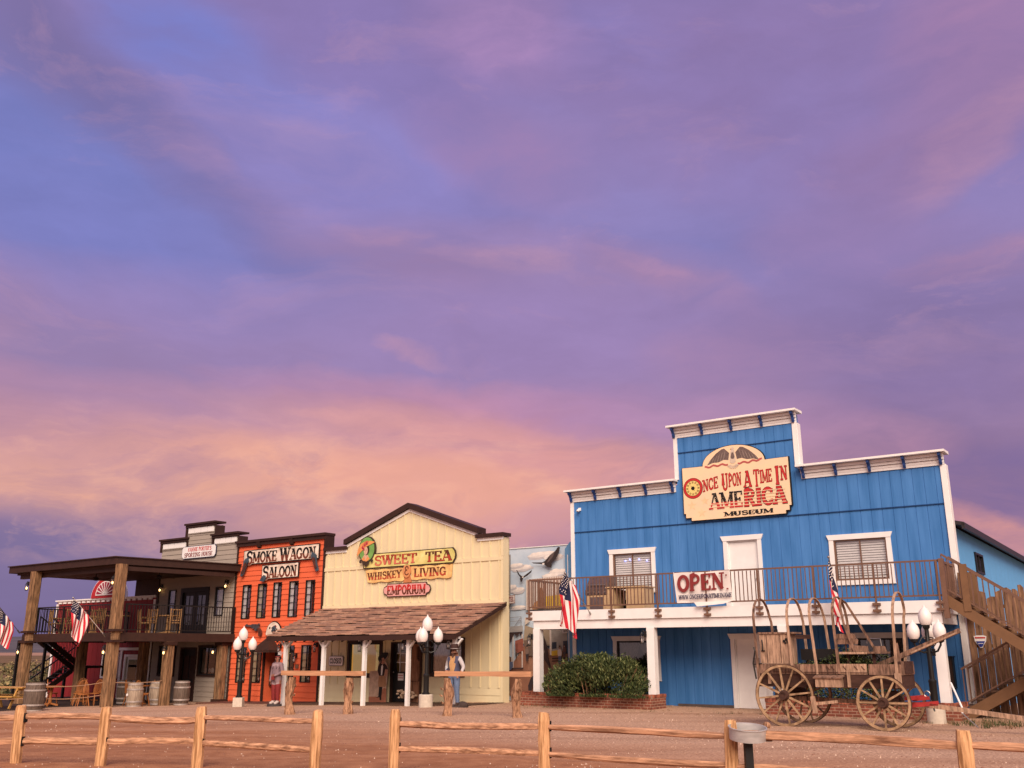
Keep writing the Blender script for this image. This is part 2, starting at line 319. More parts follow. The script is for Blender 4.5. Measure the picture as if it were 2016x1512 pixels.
# ---------------------------------------------------------------- stroke lettering (painted slab capitals)
def arc(cx, cy, rx, ry, a0, a1, n=10): return [(cx+rx*cos(radians(a0+(a1-a0)*i/n)), cy+ry*sin(radians(a0+(a1-a0)*i/n))) for i in range(n+1)]
V_, H_, M_ = .175, .085, .13
G = {
 'A': (.72, [([(.07,0),(.35,1)],H_), ([(.65,0),(.37,1)],V_), ([(.17,.32),(.55,.32)],H_)], [(.08,0),(.64,0),(.33,1)]),
 'C': (.68, [(arc(.36,.5,.27,.44,48,312,16),V_-.02), ([(.58,.66),(.58,.94)],H_), ([(.58,.34),(.58,.06)],H_)], []),
 'D': (.72, [([(.15,0),(.15,1)],V_), ([(.15,.955),(.32,.955)]+arc(.32,.5,.28,.455,90,-90,12)+[(.15,.045)],M_)], []),
 'E': (.64, [([(.15,0),(.15,1)],V_), ([(.05,.955),(.58,.955)],H_), ([(.15,.5),(.45,.5)],H_), ([(.05,.045),(.58,.045)],H_), ([(.55,1),(.55,.74)],H_), ([(.55,0),(.55,.26)],H_), ([(.43,.62),(.43,.38)],H_)], []),
 'F': (.62, [([(.15,0),(.15,1)],V_), ([(.05,.955),(.58,.955)],H_), ([(.15,.5),(.45,.5)],H_), ([(.55,1),(.55,.74)],H_), ([(.43,.62),(.43,.38)],H_)], [(.15,0)]),
 'G': (.74, [(arc(.36,.5,.27,.44,48,330,16),V_-.02), ([(.58,.66),(.58,.94)],H_), ([(.60,.05),(.60,.44)],M_), ([(.44,.44),(.72,.44)],H_)], []),
 'H': (.74, [([(.15,0),(.15,1)],V_), ([(.59,0),(.59,1)],V_), ([(.15,.5),(.59,.5)],H_)], [(.15,0),(.59,0),(.15,1),(.59,1)]),
 'I': (.34, [([(.17,0),(.17,1)],V_)], [(.17,0),(.17,1)]),
 'K': (.72, [([(.15,0),(.15,1)],V_), ([(.6,1),(.18,.42)],H_), ([(.3,.58),(.6,0)],V_)], [(.15,0),(.6,0),(.15,1),(.6,1)]),
 'L': (.60, [([(.15,0),(.15,1)],V_), ([(.05,.045),(.55,.045)],H_), ([(.52,0),(.52,.3)],H_)], [(.15,1)]),
 'M': (.92, [([(.13,0),(.13,1)],H_), ([(.13,1),(.45,.12)],V_), ([(.47,.12),(.77,1)],H_), ([(.78,0),(.78,1)],V_)], [(.13,0),(.78,0),(.1,1),(.8,1)]),
 'N': (.76, [([(.14,0),(.14,1)],H_), ([(.14,.98),(.62,.02)],V_), ([(.62,0),(.62,1)],H_)], [(.14,0),(.62,1),(.1,1)]),
 'O': (.72, [(arc(.36,.5,.27,.44,90,450,20),V_-.02)], []),
 'P': (.66, [([(.15,0),(.15,1)],V_), ([(.05,.955),(.34,.955)]+arc(.34,.715,.22,.24,90,-90,10)+[(.15,.475)],M_)], [(.15,0)]),
 'R': (.72, [([(.15,0),(.15,1)],V_), ([(.05,.955),(.34,.955)]+arc(.34,.735,.22,.22,90,-90,10)+[(.15,.515)],M_), ([(.34,.5),(.6,0)],V_-.03)], [(.15,0),(.62,0)]),
 'S': (.64, [(arc(.33,.735,.22,.215,25,270,12)+arc(.33,.27,.24,.25,90,-155,12)[1:],M_+.02), ([(.54,.68),(.54,.95)],H_), ([(.11,.32),(.11,.05)],H_)], []),
 'T': (.66, [([(.33,0),(.33,1)],V_), ([(.03,.955),(.63,.955)],H_), ([(.06,1),(.06,.72)],H_), ([(.60,1),(.60,.72)],H_)], [(.33,0)]),
 'U': (.74, [([(.15,1),(.15,.3)]+arc(.37,.3,.22,.26,180,360,10)+[(.59,1)],M_+.01)], [(.15,1),(.59,1)]),
 'V': (.70, [([(.08,1),(.34,.02)],V_), ([(.62,1),(.36,.02)],H_)], [(.08,1),(.62,1)]),
 'W': (.98, [([(.07,1),(.28,.02)],V_), ([(.28,.02),(.47,.95)],H_), ([(.47,.95),(.69,.02)],V_), ([(.69,.02),(.9,1)],H_)], [(.07,1),(.48,1),(.9,1)]),
 'Y': (.68, [([(.07,1),(.34,.48)],V_), ([(.61,1),(.34,.48)],H_), ([(.34,.5),(.34,0)],V_)], [(.07,1),(.61,1),(.34,0)]),
 '&': (.66, [(arc(.36,.74,.18,.2,-20,270,12)+arc(.36,.27,.25,.26,90,340,12)[1:],M_-.02)], []),
 '.': (.24, [([(.1,0),(.1,.16)],.16)], []), "'": (.22, [([(.1,1),(.1,.74)],.11)], []), ' ': (.36, [], []),
}
def offs(pts, w):
    # polyline to a strip of quads with mitred joints
    n = len(pts); A = []; B = []
    for i in range(n):
        p = Vector(pts[i]); d0 = (p-Vector(pts[i-1])).normalized() if i else None; d1 = (Vector(pts[i+1])-p).normalized() if i < n-1 else None
        if i == 0 or i == n-1:
            if (Vector(pts[0])-Vector(pts[-1])).length < 1e-4 and n > 3:
                d0 = (Vector(pts[-1])-Vector(pts[-2])).normalized(); d1 = (Vector(pts[1])-Vector(pts[0])).normalized()
        d = (d0 or d1) if not (d0 and d1) else (d0+d1).normalized()
        nn = Vector((-d.y, d.x)); k = 1.0
        if d0 and d1: k = 1/max(.45, nn.dot(Vector((-d1.y, d1.x))))
        A.append(p+nn*(w/2*k)); B.append(p-nn*(w/2*k))
    return [[A[i], A[i+1], B[i+1], B[i]] for i in range(n-1)]
def clip(poly, y, above):
    out = []
    for i in range(len(poly)):
        a, b = poly[i-1], poly[i]; ia = (a[1] >= y) == above; ib = (b[1] >= y) == above
        if ia != ib:
            t = (y-a[1])/(b[1]-a[1]); out.append((a[0]+(b[0]-a[0])*t, y))
        if ib: out.append(tuple(b))
    return out
def tw(st, big=1.0):
    return sum(G[c][0]*(big if (big != 1 and (i == 0 or st[i-1] == ' ')) else 1) for i, c in enumerate(st))
def text(mb, st, fn, v, m, fat=1.0, m2=None, split=.45, big=1.0, outline=None, ow=.09, dv=.004, cond=1.0):
    # fn maps (x in 0..1 of the whole line, y in 0..1 of the cap height) to (u, z); cond = width/height of an em so strokes keep their weight
    tot = tw(st, big)
    for layer in ((1, 0) if outline else (0,)):
        x = 0; k = 0
        for i, ch in enumerate(st):
            w, strokes, ser = G[ch]; b = big if (big != 1 and (i == 0 or st[i-1] == ' ')) else 1.0
            allst = list(strokes)+[([(sx-.15, .04 if sy == 0 else .96), (sx+.15, .04 if sy == 0 else .96)], .08) for sx, sy in ser]
            for si, (pts, wt) in enumerate(allst):
                wt = wt*fat + (2*ow if layer else 0)
                for q in offs(pts, wt):
                    parts = [(q, m)] if (layer or not m2) else [(clip(q, split, True), m), (clip(q, split, False), m2)]
                    for pl, mm in parts:
                        if len(pl) < 3: continue
                        P = [fn((x+p[0]*b)/tot, p[1]*b if b == 1 else p[1]*b-(b-1)*.35) for p in pl]
                        vv = v + (dv*2.2 if layer else 0) - .0006*si - (.0003 if ch in 'AMNVWK' and si % 2 else 0)
                        mb.poly([(a, vv, c) for a, c in P], outline if layer else mm)
            x += w*b
def lmap(u0, u1, z0, h, dz=0.0, bow=0.0):
    return lambda x, y: (u0+(u1-u0)*x, z0+dz*x+bow*4*x*(1-x)+h*y)
# ---------------------------------------------------------------- walls with real openings
def inhole(a0, a1, b0, b1, holes):
    am, bm = (a0+a1)/2, (b0+b1)/2
    return any(h[0] < am < h[1] and h[2] < bm < h[3] for h in holes)
def wall_grid(mb, us, zs, holes, m, v=0.0):
    # us: list of (u, dv) profile; zs: list of (z, dv)
    hu = sorted({h[i] for h in holes for i in (0, 1)}); hz = sorted({h[i] for h in holes for i in (2, 3)})
    def ins(pr, xs):
        pr = list(pr)
        for x in xs:
            for i in range(len(pr)-1):
                (a, da), (b, db) = pr[i], pr[i+1]
                if a+1e-5 < x < b-1e-5: pr.insert(i+1, (x, da+(db-da)*(x-a)/(b-a))); break
        return pr
    us = ins(us, hu); zs = ins(zs, hz)
    for i in range(len(us)-1):
        for j in range(len(zs)-1):
            (a, da), (b, db) = us[i], us[i+1]; (c, dc), (d, dd) = zs[j], zs[j+1]
            if inhole(a, b if b > a else a+1e-4, c, d if d > c else c+1e-4, holes): continue
            mb.poly([(a, v+da+dc, c), (b, v+db+dc, c), (b, v+db+dd, d), (a, v+da+dd, d)], m)
def laps(z0, z1, h, d=.022):
    out = []; z = z0
    while z < z1-1e-6:
        e = min(z+h, z1); out += [(z, -d), (e, -d*(1-(e-z)/h))]; z = e
        if z < z1-1e-6: pass
    return [(z, dv) for z, dv in out]
def grooves(u0, u1, p, w=.018, d=.014):
    out = [(u0, 0)]; u = u0+p
    while u < u1-.05:
        out += [(u-w/2, 0), (u-w/4, d), (u+w/4, d), (u+w/2, 0)]; u += p
    return out+[(u1, 0)]
def window(t, u0, u1, z0, z1, fm, v=0.0, trim=0.0, tm=None, fw=.05, mull=(), rails=(), curtain=None, pane=None, deep=.45, name='window', flare=0.0, sill=0.0, back=None, bar=.013):
    # hole is (u0,u1,z0,z1)
    f = MB(); y0, y1 = v-.015, v+.06
    f.box(u0, u0+fw, y0, y1, z0, z1, fm); f.box(u1-fw, u1, y0, y1, z0, z1, fm)
    f.box(u0+fw, u1-fw, y0, y1, z0, z0+fw, fm); f.box(u0+fw, u1-fw, y0, y1, z1-fw, z1, fm)
    for x in mull: f.box(u0+(u1-u0)*x-bar*1.2, u0+(u1-u0)*x+bar*1.2, v+.004, v+.05, z0+fw, z1-fw, fm)
    for x in rails: f.box(u0+fw, u1-fw, v+.006, v+.048, z0+(z1-z0)*x-bar, z0+(z1-z0)*x+bar, fm)
    w = f.build(name, t)
    if trim:
        q = MB(); a = trim; yy = v-.045
        q.prism([(u0-a-sill, z0-a), (u1+a+sill, z0-a), (u1, z0), (u0, z0)], yy, v+.01, tm)
        q.prism([(u0-a-flare*.3, z0-a+.004), (u0-.001, z0+.002), (u0-.001, z1), (u0-a, z1)], yy+.003, v+.01, tm)
        q.prism([(u1+.001, z0+.002), (u1+a+flare*.3, z0-a+.004), (u1+a, z1), (u1+.001, z1)], yy+.003, v+.01, tm)
        q.prism([(u0-a, z1+.001), (u1+a, z1+.001), (u1+a+flare, z1+a*1.15), (u0-a-flare, z1+a*1.15)], yy-.01, v+.01, tm)
        q.build('trim', t, w)
    p = MB(); p.poly([(u0+fw, v+.03, z0+fw), (u1-fw, v+.03, z0+fw), (u1-fw, v+.03, z1-fw), (u0+fw, v+.03, z1-fw)], pane or glass); p.build('pane', t, w)
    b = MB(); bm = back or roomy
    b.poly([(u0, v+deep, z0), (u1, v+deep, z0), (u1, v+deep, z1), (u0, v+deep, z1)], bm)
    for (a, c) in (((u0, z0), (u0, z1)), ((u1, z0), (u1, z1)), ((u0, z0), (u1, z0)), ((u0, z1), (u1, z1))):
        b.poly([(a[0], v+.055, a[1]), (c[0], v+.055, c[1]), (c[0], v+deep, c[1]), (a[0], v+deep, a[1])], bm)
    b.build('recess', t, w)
    if curtain: curtain(t, w, u0+fw, u1-fw, z0+fw, z1-fw, v)
    return w
def folds(t, w, u0, u1, z0, z1, v, m, n=10, amp=.02, name='curtain', taper=0.0, off=.13):
    c = MB(); k = n*4
    for i in range(k):
        a, b = i/k, (i+1)/k; da, db = amp*sin(a*n*2*pi), amp*sin(b*n*2*pi)
        la, lb = u0+(u1-u0)*a, u0+(u1-u0)*b; ba, bb = u0+(u1-u0)*(a*(1-taper)), u0+(u1-u0)*(b*(1-taper))
        c.poly([(ba, v+off+da, z0), (bb, v+off+db, z0), (lb, v+off+db, z1), (la, v+off+da, z1)], m)
    return c.build(name, t, w, smooth=True)
def blinds(t, w, u0, u1, z0, z1, v):
    c = MB(); z = z0+.02
    while z < z1-.02: c.poly([(u0+.01, v+.064, z), (u1-.01, v+.064, z), (u1-.01, v+.088, min(z+.056, z1)), (u0+.01, v+.088, min(z+.056, z1))], blind); z += .070
    c.build('blind', t, w)
def person_mats(me, fn, mats):
    for m in mats: me.materials.append(m)
    for p in me.polygons: p.material_index = fn(p.center, p.normal); p.use_smooth = True
def skin(vs, es, rad, sub=2, root=0):
    me = bpy.data.meshes.new('body'); me.from_pydata([Vector(p) for p in vs], es, []); ob = bpy.data.objects.new('tmp_body', me); COL.objects.link(ob)
    ob.modifiers.new('Skin', 'SKIN'); sk = me.skin_vertices[0].data
    for i, r in enumerate(rad): sk[i].radius = r if isinstance(r, tuple) else (r, r); sk[i].use_root = (i == root)
    sd = ob.modifiers.new('Sub', 'SUBSURF'); sd.levels = sub; sd.render_levels = sub
    dg = bpy.context.evaluated_depsgraph_get(); dg.update()
    out = bpy.data.meshes.new_from_object(ob.evaluated_get(dg)); bpy.data.objects.remove(ob); return out
# ================================================================ GROUND, PLAIN, HILLS
def gravel_mat():
    m = bpy.data.materials.new('gravel_ground'); m.use_nodes = True; t = m.node_tree; b = t.nodes['Principled BSDF']; n = t.nodes.new; l = t.links.new
    geo = n('ShaderNodeNewGeometry'); sx = n('ShaderNodeSeparateXYZ'); l(geo.outputs['Position'], sx.inputs[0])
    def nz(sc, det, src=geo.outputs['Position'], st=(1, 1, 1)):
        mp = n('ShaderNodeMapping'); mp.inputs['Scale'].default_value = st; l(src, mp.inputs[0])
        q = n('ShaderNodeTexNoise'); q.inputs['Scale'].default_value = sc; q.inputs['Detail'].default_value = det; l(mp.outputs[0], q.inputs['Vector']); return q.outputs[0]
    def mix(f, a, c):
        x = n('ShaderNodeMix'); x.data_type = 'RGBA'
        for i, s_ in ((0, f), (6, a), (7, c)):
            if isinstance(s_, tuple): x.inputs[i].default_value = (*s_, 1)
            else: l(s_, x.inputs[i])
        return x.outputs[2]
    def mr(s_, a, c, lo=0, hi=1):
        x = n('ShaderNodeMapRange'); l(s_, x.inputs[0]); x.inputs[1].default_value = a; x.inputs[2].default_value = c; x.inputs[3].default_value = lo; x.inputs[4].default_value = hi; return x.outputs[0]
    def ma(op, a, c):
        x = n('ShaderNodeMath'); x.operation = op
        for i, s_ in enumerate((a, c)):
            if isinstance(s_, float): x.inputs[i].default_value = s_
            else: l(s_, x.inputs[i])
        return x.outputs[0]
    big = nz(.35, 4, st=(.45, 1.4, 1)); mid = nz(3.0, 5); fine = nz(22, 4)
    dirt = mix(mr(mid, .32, .68), (.29, .130, .066), (.40, .195, .102))
    grav = mix(mr(fine, .36, .64), (.33, .205, .138), (.57, .375, .255))
    # gravel apron in front of the buildings (beyond about 19 m), bare driven dirt nearer, gravel drifts to the right
    edge = ma('ADD', sx.outputs[1], ma('MULTIPLY', ma('SUBTRACT', big, .5), 5.0))
    edge = ma('ADD', edge, ma('MULTIPLY', sx.outputs[0], .75))
    f = mr(edge, 16.0, 21.0)
    c1 = mix(f, dirt, grav)
    sp_ = n('ShaderNodeTexVoronoi'); sp_.inputs['Scale'].default_value = 22.0; l(geo.outputs['Position'], sp_.inputs['Vector'])
    st = mr(sp_.outputs['Distance'], .0, .20, 1, 0)
    rnd = n('ShaderNodeSeparateColor'); l(sp_.outputs['Color'], rnd.inputs[0])
    stm = ma('MULTIPLY', ma('GREATER_THAN', rnd.outputs[0], .80), ma('GREATER_THAN', st, .3))
    c2 = mix(ma('MULTIPLY', stm, .75), c1, (.52, .36, .27))
    trk = nz(.9, 4, st=(.06, 1.0, 1)); c2 = mix(ma('MULTIPLY', mr(trk, .52, .66), .35), c2, (.22, .105, .062)); c2 = mix(ma('MULTIPLY', mr(trk, .44, .32), .30), c2, (.52, .31, .20))
    far = mr(sx.outputs[1], 60.0, 130.0)
    plain = mix(mr(nz(.03, 6), .4, .62), (.115, .078, .040), (.20, .125, .070))
    sage = mix(mr(nz(.5, 4), .45, .6), (.085, .075, .035), (.17, .115, .07))
    c3 = mix(mr(sx.outputs[1], 44.0, 60.0), c2, mix(far, sage, plain))
    l(c3, b.inputs['Base Color']); b.inputs['Roughness'].default_value = .95; b.inputs['Specular IOR Level'].default_value = .1
    bp = n('ShaderNodeBump'); bp.inputs['Strength'].default_value = .75; bp.inputs['Distance'].default_value = .03
    l(ma('ADD', ma('MULTIPLY', st, .5), ma('ADD', fine, mid)), bp.inputs['Height']); l(bp.outputs[0], b.inputs['Normal'])
    return m
gravelm = gravel_mat()
def ground():
    mb = MB(); ys = [-60, -30, -10, -4] + [i*.5 for i in range(-4, 124)] + [62+i*3 for i in range(1, 20)] + [130, 160, 220, 320, 500, 800, 1400, 2400, 4200, 7000]
    xs = [-7000, -4000, -2200, -1200, -600, -300, -150, -90, -60] + [i*.75 for i in range(-60, 61)] + [60, 90, 150, 300, 600, 1200, 2200, 4000, 7000]
    V = []; F = []
    rr = random.Random(3)
    for y in ys:
        for x in xs:
            z = gz(x, y) if y > -5 else 0
            if 4 < y < 62 and abs(x) < 46: z += .022*sin(x*.9+y*.35)*sin(y*.7-x*.22) + rr.uniform(-.012, .012)
            if 6 < y < 15: z -= .02
            V.append((x, y, z))
    k = len(xs)
    for j in range(len(ys)-1):
        for i in range(k-1): F.append((j*k+i, j*k+i+1, (j+1)*k+i+1, (j+1)*k+i))
    mb.mesh(V, F, gravelm); mb.top('ground', None, None, FW, kind='structure', smooth=True)
ground()
# loose pebbles on the gravel
def pebbles():
    mb = MB(); rr = random.Random(5); pm = mat('pebble', (.44, .30, .22), .9, .3, 30); pm2 = mat('pale_pebble', (.60, .46, .36), .9, .15, 30); pm3 = mat('brown_pebble', (.24, .12, .08), .9, .2, 30)
    for i in range(6500):
        y = 9.5+22*rr.random()**1.25; x = rr.uniform(-.62, .62)*y*1.0
        if rr.random() < .45: x = abs(x)
        r = rr.uniform(.006, .016)*(1.0+.025*y); z = gz(x, y)+.022*sin(x*.9+y*.35)*sin(y*.7-x*.22)
        a = rr.uniform(0, 6.3); P = []
        for j in range(5): P.append((x+r*cos(a+j*1.257)*rr.uniform(.7, 1.2), y+r*sin(a+j*1.257)*rr.uniform(.7, 1.2), z-.01))
        top = (x+rr.uniform(-.3, .3)*r, y+rr.uniform(-.3, .3)*r, z+r*rr.uniform(.5, .9))
        mb.mesh(P+[top], [(j, (j+1) % 5, 5) for j in range(5)], rr.choice((pm, pm, pm, pm2, pm3, pm3)))
    mb.top('pebbles', None, None, FW, kind='stuff')
pebbles()
hillm = mat('hill_scrub', (.065, .062, .075), .95, .25, .012, 0, (1, 1, 2), c2=(.09, .08, .09))
def hills():
    mb = MB(); V = []; F = []; n = 90; rr = random.Random(2)
    for i in range(n+1):
        a = radians(-50+80*i/n); x0, y0 = sin(a), cos(a)
        h = 44+12*sin(i*.23+1)+5*sin(i*.61)+2.0*sin(i*1.7)
        for d, k in ((2600, -.1), (2850, .45), (3200, .85), (3600, 1.0), (4200, .2)): V.append((x0*d, y0*d, -2+max(0, h*k)+rr.uniform(-1, 1)*(k > 0)))
    for i in range(n):
        for j in range(4): F.append((i*5+j, (i+1)*5+j, (i+1)*5+j+1, i*5+j+1))
    mb.mesh(V, F, hillm); mb.top('hills', None, None, FW, kind='structure', smooth=True)
hills()
roadm = mat('bare_earth', (.33, .19, .13), .95, .1, .05)
mb = MB(); mb.mesh([(-1500, 700, -1.1), (300, 700, -1.1), (300, 1050, .6), (-1500, 1050, .6)], [(0, 1, 2, 3)], roadm); mb.top('dirt_road', None, None, FW, kind='structure')
# sagebrush on the plain (uncountable scrub)
sagem = mat('sage_leaf', (.085, .088, .035), .9, .35, .6, c2=(.20, .17, .075)); sagem2 = mat('dry_grass', (.30, .22, .10), .9, .25, .6); saged = mat('dark_sage', (.035, .048, .022), .9, .3, .6)
def sage():
    mb = MB(); rr = random.Random(11)
    for i in range(330):
        y = 50+150*rr.random()**1.6; x = -y*rr.uniform(.35, .56); s_ = rr.uniform(.4, 1.1)*(1+.004*y); z = gz(x, y)
        m = rr.choice((sagem, sagem, sagem2, sagem, saged)); k = 26 if y > 90 else 46
        for j in range(k):
            a = rr.uniform(0, 6.28); e = rr.uniform(.1, 1.5); d = s_*rr.uniform(.3, 1)
            p = Vector((x+d*cos(a)*cos(e)*1.2, y+d*sin(a)*cos(e)*1.2, z+d*sin(e)*.8)); q = s_*.2
            o = Vector((rr.uniform(-1, 1), rr.uniform(-1, 1), rr.uniform(-.2, 1))).normalized()*q; w = Vector((rr.uniform(-1, 1), rr.uniform(-1, 1), rr.uniform(-1, 1))).normalized()*q*.5
            mb.poly([p-w, p+o*1.3, p+w], m)
    mb.top('sagebrush', None, None, FW, kind='stuff')
sage()
# ================================================================ BLUE MUSEUM BUILDING
def museum():
    t = T('museum_building', 'bright blue wooden museum with a stepped false front, white trim and a balcony', 'building', FB)
    holes = [(-3.97, -2.57, 3.55, 4.70), (3.26, 4.72, 3.55, 4.70), (.02, .99, 2.70, 4.88), (.07, 1.03, -.02, 1.97), (-3.92, -2.53, .85, 1.93), (3.68, 4.88, .85, 1.96)]
    w = MB()
    wall_grid(w, grooves(-5.5, 6.44, .30), [(-.25, 0), (2.5, 0), (5.50, 0)], holes, bluep)
    wall_grid(w, grooves(-5.5, 6.44, .30), [(5.53, -.012), (6.78, -.012)], [], bluep)
    wall_grid(w, grooves(-1.55, 2.42, .30), [(6.78, -.012), (7.80, -.012)], [], bluep)
    wall_grid(w, grooves(-1.55, 2.42, .30), [(7.83, -.024), (8.60, -.024)], [], bluep)
    fl = mat('dark_flashing', (.01, .05, .16), .8)  # dark z-flashing ledges where the wall sheets meet
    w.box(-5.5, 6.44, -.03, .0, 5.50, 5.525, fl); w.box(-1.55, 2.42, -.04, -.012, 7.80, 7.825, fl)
    # back of the false front and the body behind it
    w.box(-5.5, 6.44, .25, .3, 5.0, 6.78, bluep); w.box(-1.55, 2.42, .25, .3, 6.78, 8.6, bluep)
    w.box(-5.5, -5.44, .0, .3, -.25, 6.78, bluep); w.box(6.38, 6.44, .02, .3, 5.0, 6.78, bluep); w.box(-1.55, -1.49, .02, .25, 6.78, 8.6, bluep); w.box(2.36, 2.42, .02, .25, 6.78, 8.6, bluep)
    w.build('wall', t)
    sw = MB()
    H = [(3.25, 4.55, 3.86, 4.46)]   # side wall: plane u=6.42, coordinates (v,z)
    vs = sorted([.3, 18.0]+[h for q in H for h in q[:2]]); zs = sorted([-.25, 4.92]+[h for q in H for h in q[2:]])
    for i in range(len(vs)-1):
        for j in range(len(zs)-1):
            if not inhole(vs[i], vs[i+1], zs[j], zs[j+1], H): sw.poly([(6.42, vs[i], zs[j]), (6.42, vs[i+1], zs[j]), (6.42, vs[i+1], zs[j+1]), (6.42, vs[i], zs[j+1])], bluel)
    sw.box(-5.45, 6.40, 17.9, 18.0, -.25, 4.9, bluel); sw.box(-5.48, -5.44, .3, 18.0, -.25, 4.9, bluep)
    sw.build('side_wall', t, label='lighter blue side wall running back under a dark eave')
    f = MB(); a, b, c, d = H[0]
    for q in ((a, a+.08, c, d), (b-.08, b, c, d), (a+.08, b-.08, c, c+.06), (a+.08, b-.08, d-.06, d)): f.box(6.40, 6.47, q[0], q[1], q[2], q[3], black)
    f.box(6.41, 6.45, (a+b)/2-.03, (a+b)/2+.03, c+.06, d-.06, black)
    wi = f.build('window', t); p = MB(); p.box(6.405, 6.41, a+.08, b-.08, c+.06, d-.06, glassd); p.box(6.35, 6.36, a+.02, b-.02, c+.02, d-.02, tanshade); p.build('pane', t, wi)
    r = MB(); roofm = mat('dark_roof_metal', (.024, .02, .022), .5, .15, 3)
    r.prism([(6.72, 4.92), (6.72, 5.02), (.5, 6.5), (-5.95, 5.02), (-5.95, 4.92), (.5, 6.38)], .32, 18.4, roofm, 'v'); r.box(6.66, 6.74, .32, 18.4, 4.84, 4.99, roofm)
    r.build('roof', t)
    # cornices: stepped lap moulding, cap board and scroll brackets
    for (u0, u1, z, n) in ((-5.60, -1.58, 6.58, 5), (-1.66, 2.50, 8.34, 5), (2.48, 6.50, 6.60, 5)):
        k = MB()
        for i in range(3): k.box(u0+.02, u1-.02, -.06-.045*i, .0, z+.04+.085*i, z+.115+.085*i, white)
        k.box(u0+.02, u1-.02, -.05, 0, z-.03, z+.04, white)
        k.prism([(-.34, z+.30), (-.34, z+.36), (.32, z+.385), (.32, z+.30)], u0-.06, u1+.06, white, 'u')
        c = k.build('cornice', t)
        for i in range(n):
            uu = u0+.1+(u1-u0-.2)*i/(n-1); q = MB()
            q.prism([(-.285, z+.295), (-.06, z+.295), (-.06, z-.02), (-.10, z-.03), (-.15, z+.05), (-.16, z+.12), (-.22, z+.19), (-.28, z+.22)], uu-.035, uu+.035, navy, 'u'); q.build('bracket', t, c)
    for (u0, u1, z0, z1, vv) in ((-5.56, -5.43, -.2, 6.58, -.05), (6.36, 6.49, -.2, 6.60, -.05), (-1.60, -1.47, 6.94, 8.32, -.06), (2.34, 2.47, 6.96, 8.32, -.06)):
        k = MB(); k.box(u0, u1, vv, .0 if u0 > 6 or u0 < -5 else .0, z0, z1, white)
        k.box(u0-.012 if u0 < 0 else u1-.02, u0+.02 if u0 < 0 else u1+.012, .002, .31, z0 if z0 > 0 else -.2, z1, white)
        k.build('corner_trim', t)
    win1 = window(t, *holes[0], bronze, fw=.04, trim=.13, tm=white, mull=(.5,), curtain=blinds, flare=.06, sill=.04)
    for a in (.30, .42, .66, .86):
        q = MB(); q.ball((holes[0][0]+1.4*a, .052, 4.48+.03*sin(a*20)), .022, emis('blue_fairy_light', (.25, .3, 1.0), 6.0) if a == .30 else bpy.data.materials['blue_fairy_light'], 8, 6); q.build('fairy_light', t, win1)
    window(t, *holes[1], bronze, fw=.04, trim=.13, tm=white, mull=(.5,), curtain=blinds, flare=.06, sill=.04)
    def drape(t_, w_, a, b, c, d, v):
        folds(t_, w_, a, a+(b-a)*.55, c, d, v, lace, 5, .02, taper=.45)
        g = MB(); k = 20; m_ = (a+b)/2
        for i in range(k):
            s0, s1 = i/k, (i+1)/k
            g.poly([(b-(b-a)*.12*(1-s0), v+.13, c), (b-(b-a)*.12*(1-s1), v+.13, c), (m_+(b-m_)*s1, v+.13+.02*sin(s1*25), d), (m_+(b-m_)*s0, v+.13+.02*sin(s0*25), d)], lace)
        g.build('curtain', t_, w_)
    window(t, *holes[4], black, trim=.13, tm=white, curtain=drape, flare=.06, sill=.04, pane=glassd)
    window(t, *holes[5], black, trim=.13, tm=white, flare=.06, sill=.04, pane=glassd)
    for (h, nm, z0) in ((holes[2], 'door', 2.72), (holes[3], 'door', .0)):
        d = MB(); u0, u1, a, b = h; d.box(u0+.03, u1-.03, .05, .09, z0, b-.03, white)
        d.box(u0, u0+.03, .0, .1, z0, b, white); d.box(u1-.03, u1, .0, .1, z0, b, white); d.box(u0+.03, u1-.03, .0, .1, b-.03, b, white)
        do = d.build(nm, t, label='white panelled ground floor door' if z0 == 0 else 'plain white upper door onto the balcony')
        q = MB(); yy = -.045
        q.box(u0-.12, u0-.001, yy, .0, z0, b, white); q.box(u1+.001, u1+.12, yy, .0, z0, b, white)
        q.prism([(u0-.13, b+.001), (u1+.13, b+.001), (u1+.2, b+.15), (u0-.2, b+.15)], yy-.012, .0, white); q.build('trim', t, do)
        if z0 == 0:
            pn = MB()
            for (a0, a1) in ((.14, .40), (.56, .82)):
                for (c0, c1) in ((.15, .75), (.9, 1.75)): pn.box(u0+a0, u0+a1, .044, .05, c0, c1, white)
            pn.build('panel', t, do)
            pp = MB(); pp.box(u0+.52, u0+.72, .038, .042, 1.15, 1.42, mat('door_notice', (.35, .30, .27), .8, .3, 30)); pp.build('notice', t, do)
        hd = MB(); hd.ball((u1-.1, .02, z0+1.0), .035, steel); hd.build('handle', t, do)
    # balcony deck, beam, posts
    D0, D1, VF = -5.95, 6.38, -2.02
    k = MB(); k.box(D0+.03, D1-.03, VF+.05, -.001, 2.70, 2.80, mat('balcony_planks', (.16, .12, .10), .8, .2))
    for i in range(22): k.box(D0+.3+i*.56, D0+.36+i*.56, VF+.2, -.02, 2.50, 2.70, white)
    k.build('balcony_floor', t)
    k = MB(); k.box(D0, D1, VF, VF+.05, 2.545, 2.845, white); k.box(D0, D0+.05, VF+.05, -.05, 2.545, 2.845, white); k.box(D1-.05, D1, VF+.05, -.05, 2.545, 2.845, white); k.build('fascia', t)
    k = MB(); k.box(D0+.10, D1-.06, VF+.06, VF+.22, 2.285, 2.54, white); k.box(D0+.10, D0+.26, VF+.22, -.06, 2.285, 2.54, white); k.box(D1-.22, D1-.06, VF+.22, -.06, 2.285, 2.54, white); k.build('beam', t)
